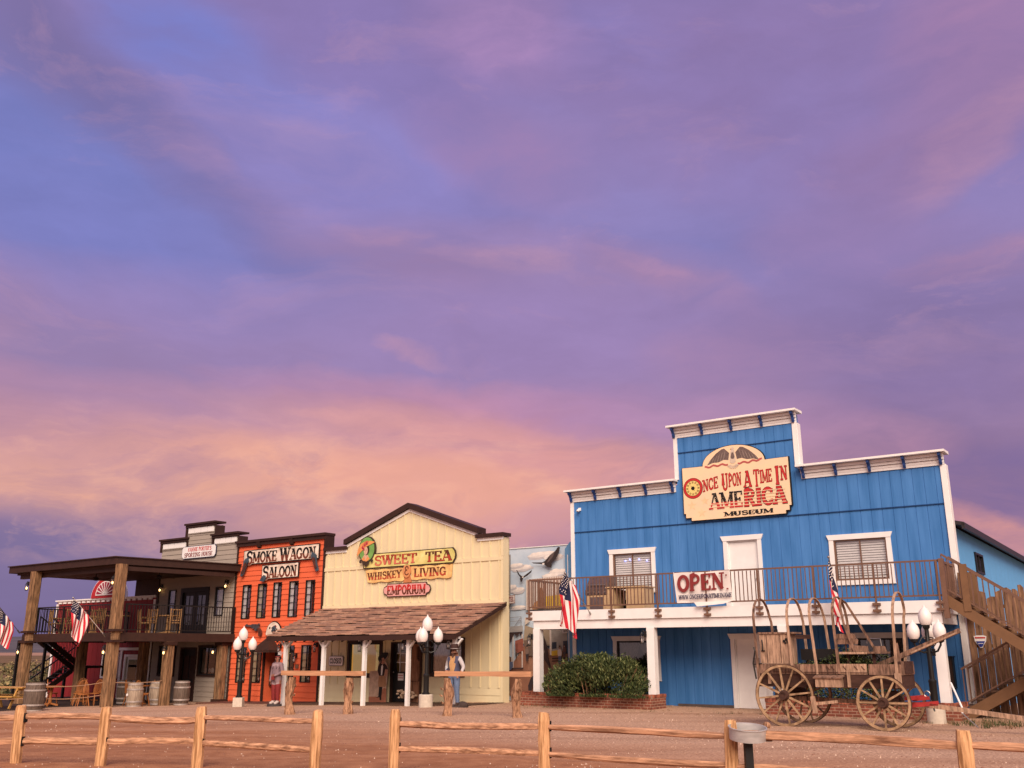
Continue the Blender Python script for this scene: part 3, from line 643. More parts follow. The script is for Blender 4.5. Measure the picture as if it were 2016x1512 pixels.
    for u in (-5.74, -1.74, 2.22, 6.18):
        k = MB(); k.box(u-.12, u+.12, VF+.04, VF+.27, .30, 2.284, white); k.build('post', t)
    # railing
    r = MB(); zt, zb = 3.82, 2.96
    r.box(D0, D1, VF-.022, VF+.022, zt-.022, zt+.022, bronze); r.box(D0, D1, VF-.015, VF+.015, zb-.02, zb+.02, bronze)
    u = D0+.1
    while u < D1: r.box(u-.011, u+.011, VF-.011, VF+.011, zb+.02, zt-.03, bronze); u += .118
    for x in (D0, D1):
        r.box(x-.025, x+.025, VF+.026, -.05, zt-.03, zt+.03, bronze); r.box(x-.015, x+.015, VF+.016, -.05, zb-.02, zb+.02, bronze); vv = VF+.12
        while vv < -.1: r.box(x-.011, x+.011, vv-.011, vv+.011, zb+.02, zt-.03, bronze); vv += .118
    ro = r.build('railing', t)
    for u in (D0, -2.96, -1.41, .13, 1.67, 3.22, 4.80, D1-.04):
        k = MB(); k.box(u-.022, u+.022, VF-.065, VF-.026, 2.56, zt, bronze)
        for z in (2.62, 2.78): k.box(u-.10, u+.10, VF-.075, VF-.002, z-.03, z+.03, bronze)
        k.build('railing_post', t, ro)
    # stairs at the right end: upper flight down to a landing, lower flight back to the ground
    def flight(name, ua, za, ub, zb_, v0, v1, lab):
        q = MB(); n = int(abs(za-zb_)/.18); L_ = (Vector((ub, 0, zb_))-Vector((ua, 0, za)))
        for vv in (v0, v1-.06):
            q.prism([(ua, za-.02), (ub, zb_-.02), (ub, zb_-.32), (ua, za-.32)], vv, vv+.06, stairp)
        for i in range(n):
            f = (i+.5)/n; q.box(min(ua, ub)+abs(ub-ua)*((i/n) if ua < ub else 1-(i+1)/n)-.02, min(ua, ub)+abs(ub-ua)*(((i+1)/n) if ua < ub else 1-i/n)+.03, v0+.061, v1-.061, za+L_.z*f-.05, za+L_.z*f-.01, deckw)
        s_ = q.build(name, t, label=lab)
        for vv in (v0+.03, v1-.03):
            g = MB(); g.beam((ua, vv, za+.95), (ub, vv, zb_+.95), .045, .05, bronze); g.beam((ua, vv, za+.12), (ub, vv, zb_+.12), .03, .03, bronze); x = 0.0
            while x <= 1: g.box(ua+(ub-ua)*x-.011, ua+(ub-ua)*x+.011, vv-.011, vv+.011, za+L_.z*x+.12, za+L_.z*x+.93, bronze); x += .125/abs(ub-ua)
            g.build('handrail', t, s_)
    flight('stair_flight', 6.46, 3.02, 8.75, 1.40, -2.0, -1.05, 'upper brown stair flight descending from the balcony')
    flight('stair_flight', 8.70, 1.52, 6.42, .22, -.95, -.1, 'lower brown stair flight under the upper one')
    q = MB(); q.box(8.75, 9.8, -2.0, -.1, 1.28, 1.40, stairp)
    for u_, v_ in ((8.82, -1.95), (9.72, -1.95), (8.82, -.17), (9.72, -.17)): q.box(u_-.06, u_+.06, v_-.05, v_+.05, -.2, 1.28, stairp)
    q.build('stair_landing', t)
    q = MB(); q.box(6.40, 6.52, -2.08, -1.95, 2.4, 3.86, bronze); q.build('newel_post', t); q = MB(); q.box(6.86, 7.02, -2.02, -1.93, 2.55, 3.70, stairp); q.build('newel_post', t); q = MB(); q.box(6.5, 6.95, -.3, -.12, 2.5, 3.62, stairp); q.build('side_panel', t)
    fo = MB(); fo.box(-1.85, -.06, -.035, -.001, -.25, .075, mat('foundation', (.10, .075, .065), .9, .2)); fo.build('foundation', t)
    return t
museum()
# ---- the big painted sign
def museum_sign():
    t = T('museum_sign', 'large cream painted board with an arched eagle top and red lettering on the blue tower', 'sign', FB, (.42, -.1, 6.5))
    ar = [(.42+1.03*cos(radians(a)), 7.28+.58*sin(radians(a))) for a in range(0, 181, 10)]
    out = [(-1.08, 5.56), (2.0, 5.56), (2.0, 5.66), (2.12, 5.66), (2.12, 5.80), (2.19, 5.80), (2.19, 7.29)] + [p for p in ar] + [(-1.33, 7.29), (-1.33, 5.80), (-1.27, 5.80), (-1.27, 5.66), (-1.08, 5.66)]
    c0 = Vector((.42, 6.5)); inn = [tuple(c0+(Vector(p)-c0)*.982) for p in out]
    crm = mat('sign_cream', (.80, .66, .46), .6, .10, 1.6, c2=(.84, .60, .36))
    b = MB(); b.prism(out, -.10, -.03, signblk); b.build('border', t)
    b = MB(); b.prism(inn, -.125, -.101, crm); b.build('board', t)
    e = MB(); v = -.128; gy = mat('eagle_grey', (.14, .10, .09), .7, .3, 12); pk = mat('ribbon_red', (.42, .10, .09), .7); pale = mat('eagle_pale', (.60, .50, .40), .7, .2, 12)
    for s_ in (-1, 1):
        pts = [(.42+s_*x, z) for x, z in ((.10, 7.60), (.16, 7.66), (.26, 7.76), (.36, 7.74), (.55, 7.62), (.74, 7.44), (.86, 7.28), (.66, 7.34), (.46, 7.34), (.30, 7.40), (.14, 7.38))]
        e.poly([(a, v, c) for a, c in pts], gy)
        for j in range(6):
            a0 = .22+.1*j; e.poly([(.42+s_*a0, v-.002, 7.69-.05*j), (.42+s_*(a0+.005), v-.002, 7.69-.05*j), (.42+s_*(a0+.09), v-.002, 7.40-.02*j), (.42+s_*(a0+.085), v-.002, 7.40-.02*j)], pale)
        rb = [(.42+s_*x, 7.25+.025*sin(x*22)+.10*max(0, x-.5)*(1 if s_ > 0 else -.6)) for x in [.16+.06*i for i in range(14)]]
        for q in offs(rb, .055): e.poly([(a, v-.004, c) for a, c in q], pk)
    e.poly([(a, v-.006, c) for a, c in ((.33, 7.30), (.36, 7.62), (.40, 7.72), (.47, 7.72), (.50, 7.62), (.52, 7.30), (.47, 7.26), (.38, 7.26))], pale)
    e.poly([(a, v-.009, c) for a, c in ((.36, 7.46), (.40, 7.60), (.46, 7.60), (.49, 7.46), (.46, 7.40), (.39, 7.40))], gy)
    e.poly([(a, v-.009, c) for a, c in ((.385, 7.70), (.41, 7.78), (.47, 7.77), (.485, 7.72), (.44, 7.70))], pale)
    e.poly([(a, v-.011, c) for a, c in ((.36, 7.715), (.395, 7.745), (.40, 7.70))], mat('beak', (.4, .22, .08)))
    for j in range(7):
        a0 = radians(205+j*22); e.poly([(.43+.08*cos(a0-.14), v-.012, 7.24+.05*sin(a0-.14)), (.43+.2*cos(a0-.13), v-.012, 7.24+.15*sin(a0-.13)), (.43+.2*cos(a0+.13), v-.012, 7.24+.15*sin(a0+.13)), (.43+.08*cos(a0+.14), v-.012, 7.24+.05*sin(a0+.14))], pale)
    e.build('eagle_emblem', t)
    c = MB(); C0 = (-.955, 6.60)
    def disc(r, vv, m, k=28, c_=C0): c.poly([(c_[0]+r*cos(2*pi*i/k), vv, c_[1]+r*sin(2*pi*i/k)) for i in range(k)], m)
    disc(.335, -.128, signblk); disc(.322, -.131, signred); disc(.25, -.134, signblk); disc(.24, -.137, mat('clock_yellow', (.80, .62, .22), .6, .05))
    for i in range(12):
        a = 2*pi*i/12; x, z = C0[0]+.19*cos(a), C0[1]+.19*sin(a); d = Vector((cos(a), sin(a))); n_ = Vector((-d.y, d.x))
        for o in (-.022, 0, .022): c.poly([(x+n_.x*o+d.x*q+n_.x*w_, -.140, z+n_.y*o+d.y*q+n_.y*w_) for q, w_ in ((-.035, -.005), (.035, -.005), (.035, .005), (-.035, .005))], signblk)
    disc(.062, -.140, signblk)
    for a, ln in ((2, .13), (-55, .14), (128, .16)):
        d = Vector((cos(radians(a)), sin(radians(a)))); n_ = Vector((-d.y, d.x))*.008; c.poly([(C0[0]-n_.x, -.142, C0[1]-n_.y), (C0[0]+d.x*ln, -.142, C0[1]+d.y*ln), (C0[0]+n_.x, -.142, C0[1]+n_.y)], signblk)
    c.build('clock_face', t)
    s_ = MB(); fm = mat('faint_star', (.80, .58, .34), .7); 
    for (x, z, r) in ((-1.02, 6.05, .17), (-.58, 6.17, .15), (-.70, 5.80, .15)):
        P = []
        for i in range(10):
            a = pi/2+i*pi/5; rr = r if i % 2 == 0 else r*.4; P.append((x+rr*cos(a), -.128, z+rr*sin(a)))
        s_.poly(P, fm)
    s_.build('star', t)
    w1 = MB()
    text(w1, 'NCE', lmap(-.62, -.10, 6.45, .37, .09), -.136, signred, .92, outline=signblk, ow=.025)
    def wd(st, u0, u1, z0, h, dz): text(w1, st[0], lmap(u0, u0+(u1-u0)*.32, z0-.06, h*1.32), -.136, signred, .88, outline=signblk, ow=.022); text(w1, st[1:], lmap(u0+(u1-u0)*.34, u1, z0+.03, h, dz), -.136, signred, .92, outline=signblk, ow=.025) if len(st) > 1 else None
    wd('UPON', .02, .66, 6.50, .40, .03); text(w1, 'A', lmap(.74, .97, 6.47, .50), -.136, signred, 1, outline=signblk, ow=.03)
    wd('TIME', 1.05, 1.64, 6.52, .40, .02); text(w1, 'I', lmap(1.73, 1.86, 6.46, .56), -.136, signred, 1, outline=signblk, ow=.03); text(w1, 'N', lmap(1.89, 2.11, 6.58, .43), -.136, signred, 1, outline=signblk, ow=.03)
    w1.build('lettering', t)
    w2 = MB(); f1 = lmap(-.42, .68, 5.88, .50); f2 = lmap(.70, 2.02, 5.88, .52, 0, 0)
    text(w2, 'AME', f1, -.136, signblk, 1.1, m2=signred, split=.40, outline=mat('letter_edge', (.75, .62, .45)), ow=.05); text(w2, 'RICA', f2, -.136, signred, 1.1, outline=signblk, ow=.035)
    for i in range(5):
        z = 5.93+.095*i; w2.box(.71, 2.02, -.1405, -.140, z, z+.018, crm)
        if i < 2: w2.box(-.42, .69, -.1405, -.140, z, z+.018, crm)
    rr = random.Random(1)
    for i in range(70):
        x, z = rr.uniform(-.4, .66), rr.uniform(6.1, 6.36); w2.poly([(x-.008, -.141, z), (x, -.141, z-.01), (x+.008, -.141, z), (x, -.141, z+.01)], crm)
    w2.build('lettering', t)
    w3 = MB(); text(w3, 'MUSEUM', lmap(.03, 1.6, 5.635, .13), -.136, signblk, 1.2); w3.build('lettering', t)
museum_sign()
def banner():
    t = T('open_banner', 'white cloth OPEN banner with a loose curled bottom edge tied to the balcony railing', 'banner', FB, (0, -2.1, 2.9))
    cl = mat('banner_cloth', (.76, .72, .68), .8, .06, 4); b = MB(); nu, nz_ = 24, 10; V = []; F = []
    fv = lambda u, z: -2.075+.02*sin(u*5+z*3)+.012*sin(u*13)
    for j in range(nz_+1):
        for i in range(nu+1):
            a, c = i/nu, j/nz_; u = -.88+1.74*a+(.10*(1-c)*(1-a) + .06*(1-c)*a); z = 2.955+.86*c+.012*sin(a*9)*(c > .9)+(.02*(1-c)*a)
            V.append((u, fv(u, z), z))
    for j in range(nz_):
        for i in range(nu): F.append((j*(nu+1)+i, j*(nu+1)+i+1, (j+1)*(nu+1)+i+1, (j+1)*(nu+1)+i))
    b.mesh(V, F, cl); b.poly([(-.24, -2.12, 2.965), (.95, -2.10, 2.985), (.66, -2.14, 2.90), (-.14, -2.15, 2.845)], cl); b.build('cloth', t, smooth=True)
    w = MB(); text(w, 'OPEN', lmap(-.73, .72, 3.27, .46, .04), -2.125, maroon, 1.25); w.box(.76, .80, -2.126, -2.122, 3.66, 3.71, maroon); w.box(.77, .83, -2.126, -2.122, 3.29, 3.33, maroon); w.build('lettering', t)
    w = MB(); text(w, 'WWW.ONCEUPONATIMEINAME', lmap(-.70, .92, 3.05, .125, .03), -2.125, mat('letter_navy', (.03, .025, .07)), 1.2); w.build('lettering', t)
    s_ = MB()
    for u in (-.86, -.3, .3, .86): s_.beam((u, -2.06, 3.80), (u, -2.05, 3.84), .012, .012, white)
    s_.build('cord', t)
banner()
def camera_dome(px):
    t = T('security_camera', 'small white security camera high on the left end of the blue front', 'camera', FB, (-5.2, 0, 6.29)); b = MB()
    b.box(-5.25, -5.15, -.05, -.002, 6.24, 6.34, white); b.build('bracket', t); b = MB(); b.lathe((-5.2, -.05, 6.26), [(.04, 0), (.05, .05), (.045, .14), (.03, .16)], white, 12, (0, -1, -.3)); b.build('body', t, smooth=True); b = MB(); b.lathe((-5.2, -.19, 6.20), [(.03, 0), (.0, .03)], black, 10, (0, -1, -.3)); b.build('lens', t)
camera_dome(0)
def grill():
    t = T('barbecue_island', 'built-in barbecue grill with tan wooden side cabinets standing on the balcony behind the railing', 'barbecue', FB, (-3.45, -.6, 2.8))
    tan = mat('cabinet_tan', (.52, .36, .20), .7, .12, 3, .05); b = MB()
    b.box(-4.48, -3.72, -.95, -.25, 2.80, 3.34, tan); b.box(-3.72, -3.48, -.95, -.25, 2.80, 3.52, tan); b.box(-3.04, -2.42, -.95, -.25, 2.80, 3.54, tan); b.box(-3.50, -3.02, -.3, -.25, 2.80, 3.5, dark); b.box(-3.75, -2.38, -.99, -.22, 3.542, 3.58, tan)
    b.build('cabinet', t); b = MB(); b.box(-4.34, -3.86, -.965, -.953, 2.86, 3.28, mat('grill_door', (.17, .13, .13), .4, .2, 6, metal=.4)); b.build('door', t)
    st = mat('grill_hood', (.16, .12, .115), .35, .2, 6, metal=.6); b = MB(); b.box(-4.50, -3.70, -.97, -.25, 3.35, 3.52, st); b.build('control_panel', t)
    b = MB(); b.prism([(-.90, 3.53), (-.30, 3.53), (-.30, 3.92), (-.45, 3.98), (-.66, 3.93), (-.86, 3.72)], -4.48, -3.72, st, 'u'); h = b.build('hood', t)
    b = MB(); b.tube([(-4.4, -.95, 3.66), (-3.8, -.95, 3.66)], .018, steel, 8); b.build('handle', t, h)
    for u in (-4.38, -4.18, -3.98, -3.80): b = MB(); b.lathe((u, -.972, 3.43), [(.03, 0), (.03, .03), (0, .03)], steel, 10, (0, -1, 0)); b.build('knob', t)
    b = MB(); b.box(-3.30, -3.24, -.5, -.44, 3.2, 3.42, white); b.build('bottle', t)
grill()
# ---- brick planters
def brickmat():
    m = bpy.data.materials.new('brick_wall'); m.use_nodes = True; t = m.node_tree; b = t.nodes['Principled BSDF']; n = t.nodes.new; l = t.links.new
    tcn = n('ShaderNodeTexCoord'); s_ = n('ShaderNodeSeparateXYZ'); c = n('ShaderNodeCombineXYZ'); l(tcn.outputs['Object'], s_.inputs[0])
    ad = n('ShaderNodeMath'); ad.operation = 'ADD'; l(s_.outputs[0], ad.inputs[0]); l(s_.outputs[1], ad.inputs[1]); l(ad.outputs[0], c.inputs[0]); l(s_.outputs[2], c.inputs[1])
    k = n('ShaderNodeTexBrick'); l(c.outputs[0], k.inputs['Vector']); k.inputs['Scale'].default_value = 1.0; k.inputs['Brick Width'].default_value = .215; k.inputs['Row Height'].default_value = .075; k.inputs['Mortar Size'].default_value = .009
    k.inputs['Color1'].default_value = (.24, .070, .038, 1); k.inputs['Color2'].default_value = (.13, .036, .022, 1); k.inputs['Mortar'].default_value = (.36, .23, .16, 1); k.inputs['Bias'].default_value = -.1
    nz = n('ShaderNodeTexNoise'); nz.inputs['Scale'].default_value = 9; l(tcn.outputs['Object'], nz.inputs['Vector'])
    mx = n('ShaderNodeMix'); mx.data_type = 'RGBA'; mx.blend_type = 'OVERLAY'; mx.inputs[0].default_value = .5; l(k.outputs[0], mx.inputs[6]); l(nz.outputs[0], mx.inputs[7]); l(mx.outputs[2], b.inputs['Base Color']); b.inputs['Roughness'].default_value = .9
    bp = n('ShaderNodeBump'); bp.inputs['Strength'].default_value = .6; bp.inputs['Distance'].default_value = .01; bp.invert = True; l(k.outputs['Fac'], bp.inputs['Height']); l(bp.outputs[0], b.inputs['Normal']); return m
brickm = brickmat(); soil = mat('soil', (.06, .035, .022), .95, .3, 6); brk2 = mat('cap_brick', (.20, .062, .038), .9, .45, 4.0, .1, c2=(.29, .095, .055), contrast=2)
def planter(lab, u0, u1, v0, v1):
    t = T('brick_planter', lab, 'planter', FB, (u0, v0, 0)); b = MB(); z = .31
    b.box(u0, u1, v0, v0+.11, -.15, z, brickm); b.box(u0, u0+.11, v0+.112, v1, -.15, z, brickm); b.box(u1-.11, u1, v0+.112, v1, -.15, z, brickm); b.build('wall', t)
    c = MB(); u = u0-.01; rr = random.Random(4)
    while u < u1-.05: c.box(u+.004, u+.066, v0-.02, v0+.13, z+.003, z+.098+rr.uniform(-.004, .004), brk2); u += .072
    vv = v0+.14
    while vv < v1: c.box(u0-.01, u0+.13, vv, vv+.062, z+.003, z+.098, brk2); c.box(u1-.13, u1+.01, vv, vv+.062, z+.003, z+.098, brk2); vv += .072
    c.box(u0, u1, v0+.01, v0+.1, z+.001, z+.085, mat('mortar', (.34, .22, .155), .9)); c.build('coping', t)
    s_ = MB(); s_.box(u0+.112, u1-.112, v0+.131, v1, -.1, .26, soil); s_.build('soil', t)
planter('long low red brick planter in front of the blue wall, holding the big shrub', -6.15, -1.62, -2.32, -1.35)
planter('red brick planter behind the covered wagon, half hidden by its wheels', 1.75, 6.55, -2.32, -1.35)
# ---- shrubs made of many leaves
def shrub(name, lab, cat, fr, c, rad, nleaf, seed, leaf=.07, up=.8, mats=None, stems=True, squash=1.0):
    t = T(name, lab, cat, fr, c); rr = random.Random(seed); b = MB(); c = Vector(c)
    lm = mats or (leafA, leafA, leafB, leafC)
    cl = [(Vector((rr.uniform(-1, 1), rr.uniform(-1, 1), rr.uniform(-.1, 1))), rr.uniform(.22, .42)) for _ in range(46)]
    for i in range(nleaf):
        cc, cr_ = rr.choice(cl); cc = Vector((cc.x, cc.y, cc.z)); 
        if cc.x**2+cc.y**2*.7+cc.z**2 > 1: cc = cc/sqrt(cc.x**2+cc.y**2*.7+cc.z**2)*.85
        d = Vector((rr.gauss(0, 1), rr.gauss(0, 1), rr.gauss(0, 1))).normalized()*cr_*rr.random()**.4
        p = c + Vector(((cc.x+d.x)*rad[0], (cc.y+d.y)*rad[1], max(.02, (cc.z+d.z)*rad[2]*squash+.02)))
        o = (Vector((rr.uniform(-1, 1), rr.uniform(-1, 1), up+rr.uniform(-.5, .5)))+Vector((cc.x, cc.y, 0))*.6).normalized()*leaf*rr.uniform(.7, 1.5)
        w = o.cross(Vector((rr.uniform(-1, 1), rr.uniform(-1, 1), rr.uniform(-1, 1)))).normalized()*leaf*.24
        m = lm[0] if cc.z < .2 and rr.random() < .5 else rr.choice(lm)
        b.poly([p-o*.1, p+o*.45+w, p+o, p+o*.45-w], m)
    b.build('foliage', t)
    if stems:
        q_ = MB()
        for i in range(34):
            a = rr.uniform(0, 6.28); r_ = rr.random()**.5*.8; e0 = c+Vector((rad[0]*r_*cos(a), rad[1]*r_*sin(a), rad[2]*(1-r_*r_*.6)*.8)); d_ = Vector((rr.gauss(0, .25), rr.gauss(0, .2), 1)).normalized(); ln = rr.uniform(.15, .42)
            q_.tube([e0, e0+d_*ln], [.006, .003], lm[2], 4)
            for j in range(9): p_ = e0+d_*(ln*(.25+.75*j/8)); o = (Vector((rr.gauss(0, 1), rr.gauss(0, 1), .6))).normalized()*leaf*rr.uniform(.5, 1); w = o.cross(Vector((0, 0, 1))).normalized()*leaf*.2; q_.poly([p_, p_+o*.5+w, p_+o, p_+o*.5-w], rr.choice(lm))
        q_.build('shoot', t)
        s_ = MB()
        for i in range(26):
            a = rr.uniform(0, 6.28); q = c+Vector((rad[0]*.75*cos(a)*rr.random(), rad[1]*.7*sin(a)*rr.random(), 0)); e = q+Vector((rad[0]*.3*cos(a), rad[1]*.2*sin(a), rad[2]*rr.uniform(.6, .95)))
            s_.tube([q, (q+e)/2+Vector((.03, 0, .05)), e], [.012, .009, .004], bark, 5)
        s_.build('stem', t)
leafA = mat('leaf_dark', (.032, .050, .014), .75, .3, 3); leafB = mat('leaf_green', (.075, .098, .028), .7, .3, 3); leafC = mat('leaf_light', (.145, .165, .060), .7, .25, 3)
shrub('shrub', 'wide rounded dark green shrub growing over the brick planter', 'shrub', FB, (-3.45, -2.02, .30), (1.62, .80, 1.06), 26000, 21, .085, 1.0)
shrub('ivy', 'dark trailing green ivy growing behind the bed of the wagon', 'plant', FB, (3.6, -1.8, .28), (1.45, .45, 1.22), 11000, 22, .06, .1)
# ================================================================ YELLOW EMPORIUM
def emporium():
    t = T('emporium_building', 'pale yellow board-and-batten shop with a pointed false front and a shingled porch roof', 'building', FY, (-4.3, 0, 0))
    holes = [(-7.10, -5.56, .80, 1.90), (-3.14, -1.75, .88, 1.93), (-5.04, -4.12, -.12, 1.93)]
    U0, U1 = -8.66, -.02
    def top(u):
        if u < -7.5: return 5.36
        if u > -1.12: return 5.36
        return 5.55+(6.64-5.55)*(1-abs(u+4.31)/3.19)
    b = MB()
    wall_grid(b, [(U0, 0), (U1, 0)], [(.42, 0), (3.3, 0)], holes, yello); wall_grid(b, [(U0, -.006), (U1, -.006)], laps(-.5, .42, .24, .015), holes, yello)
    b.poly([(U0, 0, 3.3), (U1, 0, 3.3), (U1, 0, 5.36), (-1.12, 0, 5.36), (-1.12, 0, 5.55), (-4.31, 0, 6.64), (-7.5, 0, 5.55), (-7.5, 0, 5.36), (U0, 0, 5.36)], yello)
    b.box(U0, U1, .28, .32, 3.0, 5.36, yello); b.prism([(-7.5, 5.36), (-1.12, 5.36), (-1.12, 5.55), (-4.31, 6.64), (-7.5, 5.55)], .28, .32, yello)
    b.box(U1-.03, U1, .001, .32, -.4, 5.36, yello)
    b.build('wall', t)
    k = MB(); u = U0+.16
    while u < U1:
        for (z0, z1) in ((.46, 1.0), (1.0, 3.05), (3.30, 4.58), (4.72, None)):
            z1 = z1 if z1 else top(u)-.02
            if any(h[0]-.1 < u < h[1]+.1 for h in holes) and z0 < 2.0:
                if z1 > 2.05: k.box(u-.028, u+.028, -.028, -.001, 2.08, z1, yello)
                continue
            k.box(u-.028, u+.028, -.028, -.001, z0, z1, yello)
        u += .395
    k.box(U0, U1, -.034, -.001, 4.585, 4.715, yello); k.box(U0, U1, -.034, -.001, 3.06, 3.29, yello); k.box(U1-.10, U1+.0, -.036, -.002, -.4, 3.055, yello); k.box(U1-.10, U1, -.038, -.002, 3.295, 4.58, yello); k.box(U1-.10, U1, -.038, -.002, 4.72, 5.3, yello); k.build('batten', t)
    c = MB()
    for pts in ([(-8.68, 5.38), (-7.46, 5.38), (-7.46, 5.50), (-8.68, 5.50)], [(-1.16, 5.38), (.04, 5.38), (.04, 5.50), (-1.16, 5.50)]): c.prism(pts, -.14, .34, brown)
    c.prism([(-7.56, 5.55), (-4.31, 6.68), (-1.06, 5.55), (-1.06, 5.74), (-4.31, 6.88), (-7.56, 5.74)], -.16, .36, brown)
    cc = c.build('parapet_cap', t); w = MB()
    w.prism([(-7.5, 5.44), (-4.31, 6.56), (-1.12, 5.44), (-1.12, 5.545), (-4.31, 6.665), (-7.5, 5.545)], -.05, -.002, white)
    for a, e in ((-8.66, -7.5), (-1.12, -.02)): w.box(a, e, -.05, -.002, 5.27, 5.375, white)
    w.build('white_trim', t, cc)
    def lc(n): return lambda t_, w_, a, b_, c_, d, v: (folds(t_, w_, a, a+(b_-a)*.48, c_, d, v, lace, n, .03), folds(t_, w_, b_-(b_-a)*.48, b_, c_, d, v, lace, n, .03))
    litw = emis('lit_room', (.50, .27, .045), .75); cw = emis('glowing_lace', (.46, .36, .16), .42)  # room back and lace curtain emit their own glow in place of lamplight
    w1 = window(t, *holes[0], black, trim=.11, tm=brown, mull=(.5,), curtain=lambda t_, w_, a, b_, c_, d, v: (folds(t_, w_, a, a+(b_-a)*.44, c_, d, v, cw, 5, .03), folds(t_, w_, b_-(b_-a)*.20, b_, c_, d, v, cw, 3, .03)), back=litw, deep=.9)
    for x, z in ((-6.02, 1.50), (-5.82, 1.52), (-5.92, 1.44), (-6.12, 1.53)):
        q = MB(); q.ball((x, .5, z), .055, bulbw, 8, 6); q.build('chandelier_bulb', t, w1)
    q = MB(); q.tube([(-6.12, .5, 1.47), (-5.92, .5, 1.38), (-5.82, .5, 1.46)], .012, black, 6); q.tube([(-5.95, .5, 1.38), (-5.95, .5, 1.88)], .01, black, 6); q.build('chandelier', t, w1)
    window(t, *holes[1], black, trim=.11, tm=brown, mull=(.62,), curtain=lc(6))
    h = holes[2]; d = MB(); d.box(h[0]+.05, h[1]-.05, .10, .14, -.1, .92, black); d.box(h[0]+.05, h[0]+.2, .10, .14, .92, 1.88, black); d.box(h[1]-.2, h[1]-.05, .10, .14, .92, 1.88, black)
    d.box(h[0], h[0]+.05, -.02, .12, -.12, 1.93, brown); d.box(h[1]-.05, h[1], -.02, .12, -.12, 1.93, brown); d.box(h[0]+.05, h[1]-.05, -.02, .12, 1.88, 1.93, brown)
    d.box(-4.70, -4.67, .10, .13, .92, 1.88, white); d.box(h[0]+.2, h[1]-.2, .105, .128, 1.22, 1.25, white); d.box(h[0]+.2, h[1]-.2, .105, .128, 1.53, 1.56, white)
    do = d.build('door', t); q = MB(); q.poly([(h[0]+.2, .12, .92), (h[1]-.2, .12, .92), (h[1]-.2, .12, 1.88), (h[0]+.2, .12, 1.88)], glassd); q.build('pane', t, do)
    q = MB(); q.box(h[0], h[1], .4, .42, -.1, 1.93, dark); q.build('recess', t, do); q = MB(); q.box(-4.74, -4.48, .085, .095, .62, .86, white); q.box(-4.72, -4.50, .082, .0845, .78, .80, redf); q.box(-4.72, -4.50, .082, .0845, .70, .72, redf); q.build('notice', t, do)
    q = MB(); q.ball((-4.98+.02, .08, .9), .03, steel); q.build('handle', t, do)
    # porch roof with shingle courses
    zr0, zr1, VE = 3.20, 2.16, -2.62; UL, UR = -8.58, .06
    r = MB(); r.prism([(0, zr0-.04), (VE, zr1-.04), (VE, zr1-.15), (0, zr0-.15)], UL, UR, brown, 'u')
    r.prism([(-.0, zr0+.0), (VE-.03, zr1-.03), (VE-.03, zr1-.17), (-.0, zr0-.14)], UR+.001, UR+.05, brown, 'u'); r.prism([(-.0, zr0+.0), (VE-.03, zr1-.03), (VE-.03, zr1-.17), (-.0, zr0-.14)], UL-.05, UL-.001, brown, 'u')
    r.box(UL-.05, UR+.05, VE-.075, VE-.031, zr1-.20, zr1-.045, brown)
    for i in range(18): u = UL+.3+i*.47; r.prism([(-.02, zr0-.151), (VE+.1, zr1-.151), (VE+.1, zr1-.24), (-.02, zr0-.24)], u, u+.05, brown, 'u')
    rf = r.build('porch_roof', t)
    sh = MB(); rr = random.Random(8); cols = [mat('shingle_'+n, c, .85, .25, 5, .15, (.6, 3, 3)) for n, c in (('brown', (.33, .185, .130)), ('tan', (.39, .235, .165)), ('grey_brown', (.27, .16, .12)))]
    nr = 13
    for i in range(nr):
        f0, f1 = i/nr, (i+1)/nr; u = UL-.05-rr.random()*.15
        while u < UR+.05:
            w_ = rr.uniform(.14, .30); a, e = max(u, UL-.05), min(u+w_-.002, UR+.05); u += w_
            if e-a < .03: continue
            j = rr.uniform(-.007, .007); vv1 = VE*f1-.05-rr.uniform(0, .02); vv0 = VE*f0; z0 = zr0+(zr1-zr0)*f0-.02; wv = .014*sin(u*2.1+i*1.9)+.010*sin(u*5.3+i*.7); z1 = zr0+(zr1-zr0)*f1+.034+j+wv; th = .052
            sh.mesh([(a, vv0, z0), (e, vv0, z0), (e, vv1, z1), (a, vv1, z1), (a, vv0, z0-th*.5), (e, vv0, z0-th*.5), (e, vv1, z1-th), (a, vv1, z1-th)], [(0, 1, 2, 3), (3, 2, 6, 7), (0, 3, 7, 4), (1, 5, 6, 2)], rr.choice(cols))
    sh.build('shingles', t, rf)
    q = MB(); q.box(UL, UR, -2.45, -2.35, 1.987, 2.06, white); q.build('porch_beam', t)
    for u in (-7.88, -5.93, -3.98, -2.03, -.12):
        k = MB(); g = gY(u)-.1; k.box(u-.058, u+.058, -2.46, -2.345, g, 1.985, white)
        for s_ in (-1, 1):
            k.beam((u+s_*.04, -2.40, 1.74), (u+s_*.29, -2.40, 1.985), .055, .06, white, up=(0, 1, 0))
        k.beam((u, -2.36, 1.70), (u, -2.10, 1.985), .06, .06, white); k.build('porch_post', t)
    p = MB(); pr = random.Random(4)
    for i in range(46):
        a = -8.62+i*.19; p.mesh([(a, -2.05, gY(a)+.02), (a+.18, -2.05, gY(a)+.02), (a+.18, -.02, gY(a)+.02), (a, -.02, gY(a)+.02), (a, -2.05, gY(a)-.2), (a+.18, -2.05, gY(a)-.2)], [(0, 1, 2, 3), (0, 4, 5, 1)], deckw)
    p.build('porch_floor', t)
    bd = MB(); bd.box(U0+.1, -2.6, .33, 9.5, -.4, 4.2, yello); bd.prism([(U0, 4.2), (-2.5, 4.2), (-5.6, 5.2)], .35, 9.5, brown); bd.build('back_wing', t)
emporium()
